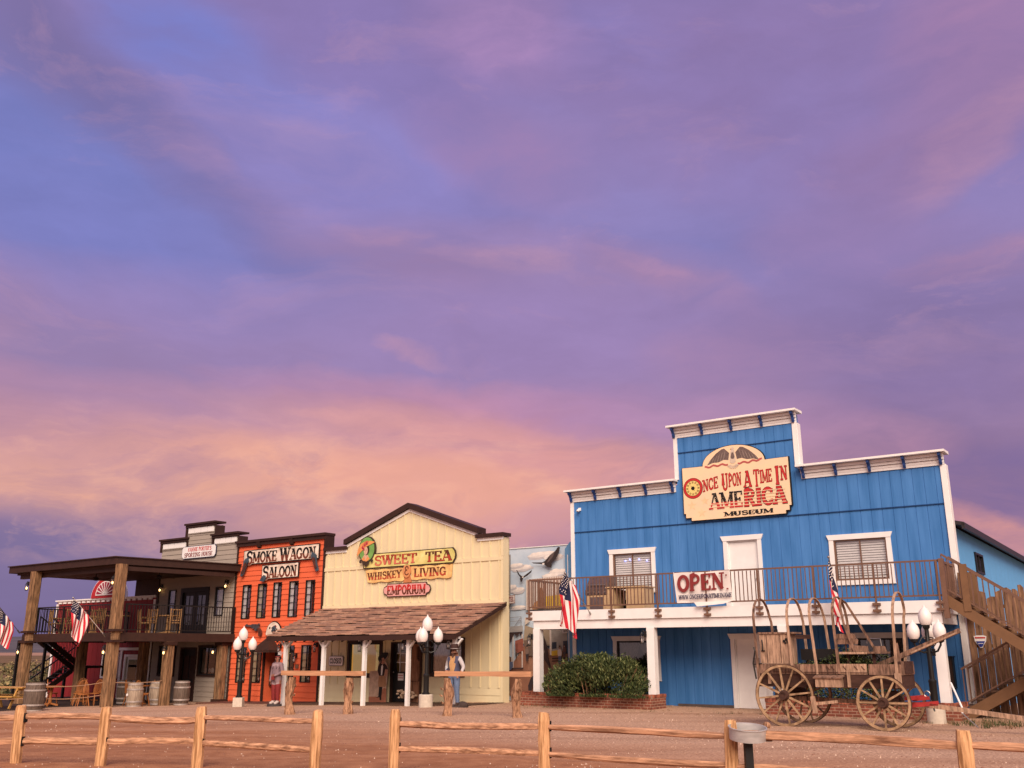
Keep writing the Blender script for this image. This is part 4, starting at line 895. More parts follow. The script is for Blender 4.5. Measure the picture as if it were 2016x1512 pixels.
# ---- emporium sign boards
def emporium_sign():
    t = T('emporium_sign', 'long yellow-green painted board reading SWEET TEA with an oval lady portrait at its left end', 'sign', FY, (-4.3, -.08, 4.8))
    lime = mat('sign_lime', (.60, .58, .14), .6, .22, 2.2, c2=(.72, .62, .26)); tang = mat('sign_tan', (.70, .34, .12), .6, .28, 2.0, c2=(.80, .56, .22)); pink = mat('sign_pink', (.70, .36, .33), .6, .1)
    edge = mat('sign_edge', (.05, .03, .02)); sred = mat('tea_red', (.40, .055, .03), .6, .2, 6); sbrown = mat('tea_dark', (.12, .03, .015), .6)
    out = [(-6.50, 4.58), (-2.16, 4.58), (-2.05, 4.74), (-2.03, 4.88), (-2.07, 5.02), (-2.17, 5.13), (-6.50, 5.13), (-6.58, 4.86)]
    c0 = Vector((-4.3, 4.855)); b = MB(); b.prism(out, -.09, -.04, edge)
    b.prism([(-6.46, 4.615), (-2.19, 4.615), (-2.09, 4.75), (-2.07, 4.88), (-2.11, 5.0), (-2.2, 5.095), (-6.46, 5.095), (-6.53, 4.86)], -.10, -.091, lime); b.build('board', t)
    w = MB(); text(w, 'SWEET', lmap(-5.93, -3.83, 4.68, .35), -.108, sred, 1.0, outline=edge, ow=.03, m2=mat('tea_pink', (.60, .16, .10)), split=.5); text(w, 'TEA', lmap(-3.43, -2.23, 4.68, .36), -.108, sbrown, 1.0, outline=edge, ow=.03, m2=sred, split=.55); w.build('lettering', t)
    o = MB(); el = lambda c, rx, rz, n=26: [(c[0]+rx*cos(2*pi*i/n), c[1]+rz*sin(2*pi*i/n)) for i in range(n)]
    ivory = mat('portrait_skin', (.62, .40, .27), .7); hat = mat('portrait_hat', (.68, .30, .10), .7, .2, 5); hair = mat('portrait_hair', (.04, .02, .012)); rose = mat('portrait_rose', (.42, .03, .06), .7, .3, 10); grn = mat('portrait_green', (.17, .36, .09), .7, .2, 4)
    o.prism(el((-6.33, 5.30), .43, .49), -.125, -.05, edge); o.prism(el((-6.33, 5.30), .39, .45), -.135, -.1255, grn)
    P = lambda pts, v, m: o.poly([(-6.33+a, v, 5.30+c) for a, c in pts], m)
    P([(a*.15+.0, c*.2-.02) for a, c in el((0, 0), 1, 1, 16)], -.144, hair); P([(a*.105-.03, c*.15-.05) for a, c in el((0, 0), 1, 1, 16)], -.147, ivory); P([(-.09, -.17), (.05, -.17), (.18, -.36), (.06, -.45), (-.12, -.45), (-.24, -.36)], -.142, ivory)
    P([(-.24, -.36), (-.10, -.27), (-.03, -.42), (.06, -.27), (.19, -.35), (.08, -.445), (-.1, -.445)], -.149, hat)
    P([(-.50, -.26), (-.44, .02), (-.30, .22), (-.08, .30), (.20, .31), (.45, .25), (.20, .16), (-.04, .09), (-.22, -.04), (-.40, -.18)], -.152, hat)
    P([(-.22, .16), (-.12, .27), (.02, .33), (.12, .30), (.02, .17), (-.12, .08)], -.155, mat('portrait_hat_band', (.52, .17, .07)))
    for a, c in ((-.20, .08), (-.08, .16), (-.14, .02), (.02, .22)): P([(a+.05*cos(i*1.05), c+.06*sin(i*1.05)) for i in range(6)], -.158, rose)
    for a in (-.075, .015): P([(a-.022, -.03), (a+.022, -.03), (a+.018, -.015), (a-.018, -.015)], -.150, hair)
    P([(-.055, -.125), (-.005, -.125), (-.03, -.145)], -.150, rose); P([(-.04, -.05), (-.02, -.05), (-.02, -.095), (-.045, -.095)], -.149, mat('portrait_shade', (.45, .25, .16)))
    o.build('portrait', t); s_ = MB()
    for a, c, r in ((-6.60, 4.86, .07), (-6.42, 4.80, .08), (-6.22, 4.80, .08), (-6.02, 4.87, .07), (-6.32, 4.72, .07)): s_.poly([(a+r*cos(i), -.16, c+r*sin(i)) for i in [j*pi/5 for j in range(10)]], edge)
    s_.build('scroll_ornament', t)
    t2 = T('emporium_sign', 'tan scroll-shaped board reading WHISKEY & LIVING hung under the SWEET TEA board', 'sign', FY, (-4.3, -.06, 4.3))
    wav = lambda x: .02*sin(x*9)
    topl = [(u, 4.53+wav(u)) for u in [-6.40+i*.13 for i in range(15)]]; botl = [(u, 4.07+wav(u+.2)) for u in [-4.45-i*.13 for i in range(15)]]
    b = MB(); b.prism(topl+[(-4.50, 4.52), (-4.45, 4.10)]+botl[1:], -.07, -.04, tang)
    topr = [(u, 4.55+wav(u)) for u in [-4.13+i*.13 for i in range(15)]]; botr = [(u, 4.09+wav(u+.2)) for u in [-2.27-i*.13 for i in range(15)]]
    b.prism(topr+[(-2.2, 4.56), (-2.25, 4.10)]+botr[1:], -.07, -.04, tang); b.prism([(-4.5, 4.0), (-4.1, 4.0), (-4.2, 4.3), (-4.4, 4.3)], -.06, -.03, mat('scroll_shade', (.52, .20, .08))); b.build('board', t2)
    q = MB(); q.prism(el((-4.31, 4.42), .18, .25), -.10, -.05, mat('scroll_roundel', (.62, .27, .11))); q.build('roundel', t2)
    w = MB(); text(w, 'WHISKEY', lmap(-6.27, -4.58, 4.15, .27, .05), -.078, sbrown, 1.1, m2=sred, split=.4); text(w, 'LIVING', lmap(-3.98, -2.46, 4.18, .30, .0), -.078, sbrown, 1.1, m2=sred, split=.4); text(w, '&', lmap(-4.43, -4.19, 4.27, .32), -.108, sbrown, 1.0, outline=cream, ow=.03); w.build('lettering', t2)
    t3 = T('emporium_sign', 'small pink notched board reading EMPORIUM, lowest of the boards on the yellow front', 'sign', FY, (-4.33, -.06, 3.75))
    sh = lambda d: [(-5.26+d, 3.51+d), (-3.38-d, 3.51+d), (-3.34-d, 3.58+d), (-3.22-d, 3.62+d), (-3.17-d, 3.75), (-3.22-d, 3.88-d), (-3.34-d, 3.92-d), (-3.38-d, 3.99-d), (-5.26+d, 3.99-d), (-5.30+d, 3.92-d), (-5.42+d, 3.88-d), (-5.47+d, 3.75), (-5.42+d, 3.62+d), (-5.30+d, 3.58+d)]
    b = MB(); b.prism(sh(0), -.07, -.04, edge); b.prism(sh(.03), -.08, -.071, pink); b.build('board', t3)
    w = MB(); text(w, 'EMPORIUM', lmap(-5.26, -3.40, 3.59, .32), -.088, signred, 1.25, m2=sbrown, split=.5); w.build('lettering', t3)
emporium_sign()
def small_sign(name, lab, fr, u0, u1, z0, z1, v, lines, bm, em, lm, cut=.06, chain=False):
    t = T(name, lab, 'sign', fr, ((u0+u1)/2, v, z0))
    sh = lambda d: [(u0+cut, z0+d), (u1-cut, z0+d), (u1-d, z0+cut), (u1-d, z1-cut), (u1-cut, z1-d), (u0+cut, z1-d), (u0+d, z1-cut), (u0+d, z0+cut)]
    b = MB(); b.prism(sh(0), v-.03, v, em); b.prism(sh(.025), v-.038, v-.031, bm); b.build('board', t)
    w = MB()
    for st, a, c, z, h, m in lines: text(w, st, lmap(a, c, z, h), v-.043, m, 1.1)
    w.build('lettering', t)
    if chain:
        c = MB()
        for a in (u0+.15, u1-.15): c.tube([(a, v-.015, z1-.02), (a, v-.015, z1+.12)], .008, black, 5)
        c.build('hanger', t)
    return t
small_sign('closed_sign', 'small grey CLOSED sign hanging on the yellow wall left of the lit window', FY, -8.12, -7.36, 1.09, 1.45, -.05, [('CLOSED', -8.05, -7.43, 1.18, .18, signblk)], mat('closed_board', (.82, .77, .74)), mat('closed_edge', (.30, .27, .26)), None, .05, True)
small_sign('sporting_house_sign', "white notched board reading FANNIE PORTER'S SPORTING HOUSE on the grey front", FY, -17.80, -15.40, 5.55, 6.10, -.06, [("FANNIE PORTER'S", -17.35, -15.72, 5.86, .17, signred), ('SPORTING HOUSE', -17.60, -15.62, 5.62, .18, maroon)], white, mat('sign_navy_edge', (.03, .03, .08)), None, .12)
# ================================================================ ORANGE SALOON
def saloon():
    t = T('saloon_building', 'bright orange clapboard saloon with a dark parapet cap and tall narrow windows', 'building', FY, (-11.3, 0, -.3))
    up = [(-13.48, -12.95, 2.90, 4.27), (-12.53, -11.98, 2.91, 4.28), (-11.57, -11.08, 2.92, 4.30), (-10.63, -10.10, 2.92, 4.31), (-9.67, -9.15, 2.93, 4.31)]
    lo = [(-13.54, -12.98, .40, 1.78), (-12.59, -12.03, .41, 1.80), (-10.69, -10.11, .45, 1.84), (-9.71, -9.16, .47, 1.85)]
    dr = (-11.84, -11.02, -.45, 1.66)
    b = MB(); wall_grid(b, [(-13.99, 0), (-8.68, 0)], laps(-.7, 5.95, .205, .024), up+lo+[dr], orang)
    b.box(-13.99, -8.68, .3, .35, 2.0, 5.95, orang); b.box(-8.72, -8.68, .001, .35, 4.0, 5.95, brown); b.box(-13.9, -8.8, .5, 9, -.5, 4.6, brown); b.build('wall', t)
    c = MB(); c.box(-14.08, -8.60, -.16, .40, 6.0, 6.10, brown); c.box(-14.02, -8.66, -.10, -.03, 5.86, 5.999, brown); c.box(-8.66, -8.62, -.1, .38, 5.2, 5.999, brown)
    for u in (-12.6, -10.6): c.prism([(-.15, 5.999), (-.10, 5.78), (-.03, 5.74), (-.03, 5.999)], u-.1, u+.1, brown, 'u')
    c.box(-14.01, -13.93, -.06, -.0, -.4, 5.859, brown); c.box(-8.74, -8.66, -.06, .0, -.4, 5.859, brown); c.build('parapet_cap', t)
    lead = mat('leaded_panel', (.46, .39, .25), .7, .25, 5); leadg = mat('grey_panel', (.66, .63, .60), .7, .25, 5)
    def cu(m, f):
        def g(t_, w_, a, b_, c_, d, v):
            q = MB(); q.box(a, a+(b_-a)*f, v+.052, v+.058, c_, d, m); q.build('curtain', t_, w_)
        return g
    for i, h in enumerate(up): window(t, *h, black, mull=(.55,), rails=(.2, .4, .6, .8), curtain=cu(lead if i == 1 else leadg, .55), pane=glass, fw=.03, v=-.03, bar=.007)
    for i, h in enumerate(lo):
        window(t, *h, black, mull=(.52,), rails=(.2, .4, .6, .8), curtain=cu(lead, .5), pane=glass, fw=.03, v=-.03, bar=.007)
        q = MB(); q.ball(((h[0]+h[1])/2+.1, .12, h[2]+.14), .09, white, 8, 6, (1.2, .5, .8)); q.build('window_ornament', t)
    # entrance: recess, batwing doors, canopy
    d = MB(); u0, u1, z0, z1 = dr
    d.poly([(u0, 1.0, z0), (u1, 1.0, z0), (u1, 1.0, z1), (u0, 1.0, z1)], orang); d.poly([(u0, 0, z0), (u0, 1, z0), (u0, 1, z1), (u0, 0, z1)], orang); d.poly([(u1, 0, z0), (u1, 1, z0), (u1, 1, z1), (u1, 0, z1)], orang); d.poly([(u0, 0, z1), (u1, 0, z1), (u1, 1, z1), (u0, 1, z1)], dark)
    d.box(u0-.06, u0, -.07, .03, z0, z1+.02, brown); d.box(u1, u1+.06, -.07, .03, z0, z1+.02, brown); e = d.build('entrance', t)
    q = MB()
    for s_, uu in ((1, u0+.02), (-1, u1-.02)): q.prism([(uu, .30), (uu+s_*.36, .36), (uu+s_*.38, .78), (uu+s_*.2, .98), (uu, 1.05)], .25, .29, mat('batwing_door', (.05, .022, .018), .6, .2, 5))
    q.build('batwing_door', t, e)
    q = MB(); q.mesh([(u0-.1, -.62, 1.66), (u1+.1, -.62, 1.66), (u1+.1, -.03, 1.66), (u0-.1, -.03, 1.66), (-11.43, -.3, 2.14), (-11.43, -.03, 2.14)], [(0, 1, 4), (1, 2, 5, 4), (0, 4, 5, 3), (0, 3, 2, 1)], brown); q.box(u0-.12, u1+.12, -.64, -.03, 1.57, 1.655, brown)
    q.box(u0-.12, u0-.04, -.62, -.54, -.4, 1.57, brown); q.build('canopy', t)
    p = MB()
    for i in range(28): a = -14.0+i*.19; p.mesh([(a, -1.5, gY(a)+.03), (a+.183, -1.5, gY(a)+.03), (a+.183, -.02, gY(a)+.03), (a, -.02, gY(a)+.03), (a, -1.5, gY(a)-.2), (a+.183, -1.5, gY(a)-.2)], [(0, 1, 2, 3), (0, 4, 5, 1)], mat('saloon_deck', (.13, .05, .035), .85, .3) if i == 0 else bpy.data.materials['saloon_deck'])
    p.build('porch_floor', t)
    q = MB(); q.box(-9.98, -9.82, -.06, -.03, .98, 1.12, bronze); q.build('plaque', t); q = MB(); q.box(-8.64, -8.54, -.05, -.01, .82, 1.32, brown); q.build('notice_frame', t)
saloon()
def saloon_signs():
    crm = mat('weathered_cream', (.62, .48, .36), .7, .25, 3.0, c2=(.80, .72, .62)); gun = mat('gun_blue', (.05, .075, .10), .5, .4, 8); grip = mat('gun_grip', (.09, .03, .02), .5, .4, 8); gr = mat('letter_rust', (.16, .04, .022), .6, .3, 6)
    for (lab, st, u0, u1, z0, z1, tx) in (('wide cream board reading SMOKE WAGON with a revolver grip hanging from each end', 'SMOKE WAGON', -13.50, -8.94, 5.10, 5.68, (-13.30, -9.12, 5.14, .50)), ('cream board reading SALOON under the wide board on the orange front', 'SALOON', -12.28, -10.07, 4.44, 5.02, (-12.20, -10.16, 4.48, .49))):
        t = T('saloon_sign', lab, 'sign', FY, ((u0+u1)/2, -.1, z0)); b = MB(); b.prism([(u0, z0-.02), (u1, z0), (u1, z1+.02), (u1-.1, z1+.03), (u0+.08, z1), (u0, z1-.02)], -.10, -.05, signblk); b.prism([(u0+.035, z0+.015), (u1-.035, z0+.035), (u1-.035, z1-.01), (u0+.035, z1-.04)], -.11, -.101, crm); b.build('board', t)
        w = MB(); text(w, st, lmap(tx[0], tx[1], tx[2], tx[3]*.86, .02), -.118, signblk, 1.2, m2=gr, split=.45, big=1.22, outline=mat('letter_halo', (.55, .42, .32)), ow=.035); w.build('lettering', t)
        if len(st) > 7:
            for s_, c in ((1, (-13.30, 5.02)), (-1, (-9.14, 5.02))):
                q = MB(); g = [(0, .30), (.14, .36), (.20, .20), (.12, .08), (.02, -.12), (-.08, -.34), (-.16, -.42), (-.26, -.38), (-.24, -.26), (-.16, -.12), (-.12, .06), (-.10, .22)]
                q.prism([(c[0]+s_*a*1.0, c[1]+z) for a, z in g], -.17, -.12, gun); q.prism([(c[0]+s_*a*.62-s_*.015, c[1]+z*.62-.06) for a, z in g], -.185, -.171, grip); q.build('revolver_grip', t)
        else:
            q = MB(); q.prism([(-12.32, 4.38), (-12.05, 4.34), (-11.95, 4.48), (-12.02, 4.60), (-12.2, 4.56)], -.16, -.12, gun); q.build('revolver_grip', t)
    t = T('saloon_sign', 'cream half-round board with a dark flower-like painting over the saloon canopy', 'sign', FY, (-11.33, -.08, 2.22))
    hr = lambda r, n=18: [(-11.33+r*cos(pi*i/n), 2.24+r*1.12*sin(pi*i/n)) for i in range(n+1)]
    b = MB(); b.prism(hr(.47), -.09, -.04, signblk); b.prism(hr(.445), -.10, -.091, crm); b.build('board', t); q = MB(); rr = random.Random(3)
    for i in range(34):
        a = rr.uniform(.2, 2.9); d = rr.uniform(.02, .30); x, z = -11.33+d*cos(a)*.9, 2.38+d*sin(a)*.75; r = rr.uniform(.025, .06); m = rr.choice((signblk, signblk, gun, maroon, mat('painting_grey', (.3, .27, .25)) if i == 0 else bpy.data.materials['gun_blue']))
        q.poly([(x+r*cos(j*1.26+i), -.103-.0005*i, z+r*sin(j*1.26+i)) for j in range(5)], m)
    q.build('painting', t)
    t = T('revolver_ornament', 'big grey revolver with a brown grip mounted on the orange wall above the lamp globes', 'ornament', FY, (-12.6, -.08, 2.45)); gm = mat('gun_steel', (.10, .095, .11), .4, .3, 8, metal=.4)
    P = lambda pts: [(-13.08+a*1.04, 2.20+c*.50) for a, c in pts]
    b = MB(); b.prism(P([(0, .78), (.0, .90), (.06, .90), (.07, .97), (.10, .97), (.10, .90), (.55, .90), (.56, .75), (.40, .73)]), -.11, -.05, gm); b.build('barrel', t)
    b = MB(); b.prism(P([(.42, .62), (.42, .95), (.64, .95), (.64, .60)]), -.14, -.04, gm); b.build('cylinder', t)
    b = MB(); b.prism(P([(.56, .88), (.74, .92), (.80, 1.0), (.84, .92), (.80, .78), (.82, .66), (.72, .56), (.70, .42), (.62, .40), (.60, .5), (.56, .58)]), -.12, -.05, gm); b.build('frame', t)
    b = MB(); b.prism(P([(.74, .62), (.84, .66), (.93, .48), (.99, .22), (.97, .02), (.86, .0), (.84, .22), (.80, .42)]), -.125, -.045, grip); b.build('grip', t)
saloon_signs()
# ================================================================ GREY SPORTING HOUSE
def sporting_house():
    t = T('sporting_house_building', 'grey clapboard two-storey house with a stepped parapet behind the timber porch', 'building', FY, (-16.7, 0, -.4))
    holes = [(-17.62, -15.76, 2.32, 4.23), (-18.58, -18.04, 3.05, 4.25), (-15.28, -14.70, 3.05, 4.26), (-18.80, -17.72, .63, 1.78), (-17.26, -16.28, -.42, 1.70), (-16.00, -14.86, .66, 1.79)]
    b = MB(); wall_grid(b, [(-19.42, 0), (-14.02, 0)], laps(-.8, 6.36, .2, .02), holes, greyp); wall_grid(b, [(-17.58, 0), (-15.68, 0)], laps(6.36, 6.96, .2, .02), [], greyp)
    b.box(-19.42, -14.02, .36, .40, 4.0, 6.36, greyp); b.box(-17.58, -15.68, .36, .40, 6.36, 6.96, greyp); b.box(-19.40, -14.1, .5, 9, -.6, 5.0, brown); b.build('wall', t)
    for (a, e, z) in ((-19.48, -17.5, 6.36), (-17.68, -15.58, 6.95), (-15.76, -13.96, 6.37)):
        c = MB(); c.box(a-.04, e+.04, -.17, .44, z+.08, z+.16, brown); c.box(a, e, -.11, -.03, z-.02, z+.079, brown); c.box(a, a+.09, -.09, -.01, z-.42, z-.021, brown); c.box(e-.05, e+.0, -.07, .42, z-.45, z-.021, brown); cc = c.build('parapet_cap', t)
        w = MB(); n = 4; u0, u1 = a+.16, e-.13
        for i in range(n): x0 = u0+(u1-u0)*i/n; w.box(x0, x0+(u1-u0)/n-.025, -.055, -.022, z-.27, z-.05, white)
        w.box(u0-.03, u1+.03, -.05, -.023, z-.31, z-.275, greyp); w.build('white_panel', t, cc)
    for h, nm in ((holes[1], 0), (holes[2], 1)): window(t, *h, black, rails=(.5,), curtain=lambda t_, w_, a, b_, c, d, v: folds(t_, w_, a, b_, (c+d)/2 if a < -17 else c, d, v, lace, 4, .015), v=-.03, fw=.05)
    h = holes[0]; d = MB(); um = (h[0]+h[1])/2
    for a, e in ((h[0]+.08, um-.01), (um+.01, h[1]-.08)):
        d.box(a, a+.15, .02, .06, 2.34, 4.10, black); d.box(e-.15, e, .02, .06, 2.34, 4.10, black); d.box(a+.15, e-.15, .02, .06, 2.34, 2.72, black); d.box(a+.15, e-.15, .02, .06, 3.95, 4.10, black)
        d.box((a+e)/2-.012, (a+e)/2+.012, .022, .058, 2.72, 3.95, black)
        for z in (3.13, 3.54): d.box(a+.15, e-.15, .024, .056, z-.012, z+.012, black)
    d.box(h[0]-.06, h[0]+.08, -.05, .08, 2.32, 4.29, black); d.box(h[1]-.08, h[1]+.06, -.05, .08, 2.32, 4.29, black); d.box(h[0]+.08, h[1]-.08, -.05, .08, 4.10, 4.29, black); do = d.build('french_door', t)
    q = MB(); q.poly([(h[0]+.2, .04, 2.72), (h[1]-.2, .04, 2.72), (h[1]-.2, .04, 3.95), (h[0]+.2, .04, 3.95)], glassd); q.build('pane', t, do); q = MB(); q.box(h[0], h[1], .30, .32, 2.3, 4.2, dark); q.build('recess', t, do)
    q = MB(); q.box(h[0]+.24, h[0]+.7, .10, .11, 2.72, 3.95, lace); q.box(h[1]-.7, h[1]-.24, .10, .11, 2.72, 3.95, lace); q.build('curtain', t, do)
    h = holes[4]; d = MB(); d.box(h[0], h[1], .08, .13, h[2], h[3], black); d.box(h[0]-.07, h[0], -.05, .1, h[2], h[3]+.07, brown); d.box(h[1], h[1]+.07, -.05, .1, h[2], h[3]+.07, brown); d.box(h[0], h[1], -.05, .1, h[3], h[3]+.07, brown)
    for a in (.12, .55):
        for c, e in ((.1, .75), (.9, 1.85)): d.box(h[0]+a, h[0]+a+.32, .06, .079, h[2]+c, h[2]+e, brown)
    d.build('door', t)
    for h in (holes[3], holes[5]):
        w = window(t, *h, black, mull=(.5,), trim=.06, tm=brown, v=-.03, pane=glassd); q = MB()
        for a, r in ((.2, .09), (.45, .07), (.62, .10), (.82, .09)): q.ball((h[0]+(h[1]-h[0])*a, .16, h[2]+.18), r, white, 8, 6, (1, .6, 1.2))
        q.box(h[0]+.05, h[0]+.3, .09, .1, h[2]+.1, h[3]-.1, lace); q.build('window_ornament', t, w)
sporting_house()
# ================================================================ RED BUILDING beyond the porch
def red_house():
    t = T('red_building', 'small dark red building with a fan-shaped sunburst crest seen through the timber porch', 'building', FY, (-23.6, 0, -.5)); b = MB(); dr = (-21.36, -20.42, -.5, 1.38); wn = (-23.2, -22.0, .5, 1.5)
    wall_grid(b, grooves(-27.8, -19.5, .4, .03, .015), [(-.9, 0), (4.0, 0)], [dr, wn], redp); b.box(-27.7, -19.5, .4, 8, -.8, 3.2, redp); b.box(-27.8, -19.5, .3, .34, 3.0, 4.0, redp); b.build('wall', t)
    w = MB(); w.box(-27.85, -19.48, -.10, .36, 4.0, 4.06, white); w.box(-27.82, -27.66, -.04, -.001, -.8, 3.88, white); w.box(-19.66, -19.5, -.04, -.001, -.8, 3.88, white); u = -27.6
    w.box(-27.82, -19.5, -.03, -.001, 3.96, 3.999, white)
    while u < -19.8: w.box(u, u+.26, -.06, -.001, 3.88, 3.955, white); u += .42
    w.box(-21.82, -21.66, -.05, -.001, -.5, 1.66, white); w.box(-21.9, -19.85, -.08, -.001, 1.66, 1.78, white); w.build('white_trim', t)
    c = MB(); hr = lambda r, n=24: [(-23.45+r*1.22*cos(pi*i/n), 4.06+r*sin(pi*i/n)) for i in range(n+1)]
    c.prism(hr(1.0), -.12, .30, white); c.prism(hr(.96), -.14, -.121, mat('crest_red', (.42, .022, .03), .6, .1)); c.prism([(a, z+.12) for a, z in hr(.66)], -.15, -.141, white); c.prism([(a, z+.14) for a, z in hr(.60)], -.16, -.151, mat('fan_red', (.30, .03, .06), .6, .1))
    for i in range(1, 9):
        a = pi*i/9; c.beam((-23.45, -.166, 4.21), (-23.45+.72*cos(a), -.166, 4.21+.59*sin(a)), .04, .008, white, up=(0, 1, 0))
    c.box(-24.2, -22.7, -.172, -.162, 4.18, 4.23, white); c.build('sunburst_crest', t)
    d = MB(); h = dr; d.box(h[0], h[1], .04, .08, h[2], h[3], white); d.box(h[0]-.12, h[0], -.05, .02, h[2], h[3]+.1, white); d.box(h[1], h[1]+.12, -.05, .02, h[2], h[3]+.1, white); d.box(h[0], h[1], -.05, .02, h[3], h[3]+.1, white); do = d.build('door', t)
    q = MB(); q.box(h[0]+.14, h[1]-.14, .03, .039, .35, h[3]-.12, glassd); q.box(h[0]+.14, h[1]-.14, .0395, .0399, .35, h[3]-.12, dark); q.build('pane', t, do)
    window(t, *wn, black, mull=(.5,), trim=.08, tm=white, pane=glassd)
red_house()
# ================================================================ TIMBER PORCH with upper deck and stairs
def porch():
    t = T('timber_porch', 'two-level timber porch with heavy square posts, a railed upper deck and a flat dark roof', 'porch', FY, (-17.5, -3, -.45))
    FL, RL, RR = -21.4, -22.75, -13.72
    r = MB(); poly = [(RL, -5.15), (-14.72, -5.15), (RR, -.05), (RL, -.05)]; ceil = mat('porch_ceiling', (.05, .024, .016), .7, .25, 3, 0, (.3, 5, 1))
    r.prism(poly, 4.84, 5.10, brown, 'z'); r.prism([(RL+.25, -4.9), (-14.9, -4.9), (-13.95, -.1), (RL+.25, -.1)], 4.76, 4.839, ceil, 'z'); r.prism([(RL-.06, -5.21), (-14.68, -5.21), (RR+.06, -.04), (RL-.06, -.04)], 5.101, 5.14, brown, 'z')
    r.build('roof', t)
    q = MB(); q.beam((RL+.4, -4.75, 4.68), (-14.6, -4.75, 4.68), .16, .16, brown); q.beam((-14.55, -4.75, 4.68), (-13.95, -.2, 4.68), .16, .16, brown); q.build('roof_beam', t)
    d = MB(); d.prism([(FL, -4.75), (-14.55, -4.75), (-13.84, -.03), (FL, -.03)], 2.22, 2.28, deckw, 'z'); d.build('upper_floor', t)
    f = MB(); f.beam((FL, -4.86, 2.14), (-14.42, -4.86, 2.14), .10, .32, brown); f.beam((-14.40, -4.90, 2.14), (-13.80, -.05, 2.14), .10, .32, brown); f.beam((FL, -4.8, 2.14), (FL, -.1, 2.14), .10, .32, brown)
    for i in range(14): u = FL+.4+i*.5; f.box(u, u+.05, -4.7, -.1, 2.02, 2.219, brown)
    f.build('fascia', t)
    def post(u, v, z0, z1, w=.36):
        p = MB(); rr = random.Random(int(-u*10)); k = 7; prof = []
        for i in range(k+1): prof.append((z0+(z1-z0)*i/k, rr.uniform(-.008, .008), rr.uniform(-.008, .008)))
        c = .045; sec = [(-w/2+c, -w/2), (-.012, -w/2), (0, -w/2+.015), (.012, -w/2), (w/2-c, -w/2), (w/2, -w/2+c), (w/2, w/2-c), (w/2-c, w/2), (-w/2+c, w/2), (-w/2, w/2-c), (-w/2, -w/2+c)]
        V = [(u+a+dx, v+b_+dy, z) for z, dx, dy in prof for a, b_ in sec]; n = len(sec); F = [(i*n+j, i*n+(j+1) % n, (i+1)*n+(j+1) % n, (i+1)*n+j) for i in range(k) for j in range(n)]+[tuple(range(k*n, k*n+n))]
        p.mesh(V, F, timber); return p.build('post', t)
    for (u, v) in ((-14.50, -5.02), (-20.70, -5.02)):
        post(u, v, -.7, 1.94, .37); post(u+.07, v+.02, 1.99, 2.36, .28); post(u+.02, v, 2.42, 4.83, .36)
        c = MB(); c.box(u-.26, u+.30, v-.24, v+.24, 1.94, 2.03, brown); c.box(u-.24, u+.28, v-.22, v+.22, 2.335, 2.42, brown); c.build('post_collar', t)
    post(-14.14, -2.85, -.7, 1.98, .34); post(-14.16, -.30, -.7, 1.98, .34); post(-18.25, -1.2, -.7, 1.98, .36); post(-20.5, -2.7, -.7, 1.98, .36); post(-17.0, -.9, -.7, 1.98, .2)
    for u, v in ((-14.14, -2.85), (-14.16, -.30)): c = MB(); c.box(u-.22, u+.22, v-.22, v+.22, 1.85, 1.975, brown); c.box(u-.22, u+.22, v-.22, v+.22, -.7, gY(u)+.12, brown) if v > -1 else None; c.build('post_collar', t)
    for u, v in ((-22.35, -4.5), (-22.2, -3.4)): c = MB(); c.box(u-.05, u+.05, v-.05, v+.05, -.8, 2.0, black); c.build('steel_column', t)
    c = MB(); c.beam((-22.4, -4.5, 2.03), (-20.9, -4.9, 2.03), .1, .08, black); c.build('steel_beam', t)
    g = MB(); zt, zb = 3.35, 2.40
    def rail(p, q):
        p, q = Vector(p), Vector(q); Ln = (q-p).length; d_ = (q-p)/Ln
        g.beam((p.x, p.y, zt), (q.x, q.y, zt), .045, .045, black); g.beam((p.x, p.y, zb), (q.x, q.y, zb), .03, .03, black); x = .06
        while x < Ln: c_ = p+d_*x; g.box(c_.x-.009, c_.x+.009, c_.y-.009, c_.y+.009, zb, zt, black); x += .115
        x = 0
        while x <= Ln+.01: c_ = p+d_*min(x, Ln); g.box(c_.x-.025, c_.x+.025, c_.y-.025, c_.y+.025, 2.28, zt+.02, black); x += Ln/max(1, round(Ln/1.9))
    rail((FL, -4.82, 0), (-20.95, -4.82, 0)); rail((-20.5, -4.82, 0), (-14.75, -4.82, 0)); rail((-14.36, -4.72, 0), (-13.83, -.08, 0)); rail((FL, -4.82, 0), (FL, -.1, 0)); g.build('railing', t)
    s_ = MB(); [s_.box(-21.1+i*.15, -20.96+i*.15, -.08, -.04, 4.06, 4.80, brown) for i in range(12)]; s_.box(-19.45, -19.3, -.06, -.03, 2.3, 4.8, brown); s_.build('slat_screen', t)
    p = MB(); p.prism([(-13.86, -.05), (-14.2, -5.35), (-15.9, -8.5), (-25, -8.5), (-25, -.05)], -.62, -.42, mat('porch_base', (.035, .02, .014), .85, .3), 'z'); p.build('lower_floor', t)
    # dog-leg stair at the left end
    z0 = -.42
    def fl(name, v0, za, v1, zb_, u0, u1, lab):
        q = MB(); n = max(3, int(abs(za-zb_)/.17)+1)
        for u in (u0, u1-.06): q.prism([(v0, za), (v1, zb_), (v1, zb_-.26), (v0, za-.26)], u, u+.06, brown, 'u')
        for i in range(n): a = v0+(v1-v0)*i/n; z = za+(zb_-za)*(i+.5)/n; q.box(u0+.06, u1-.06, min(a, a+(v1-v0)/n), max(a, a+(v1-v0)/n)+.03, z-.06, z-.02, black)
        st = q.build(name, t, label=lab); g2 = MB(); u = u0+.03 if v1 > v0 else u1-.03
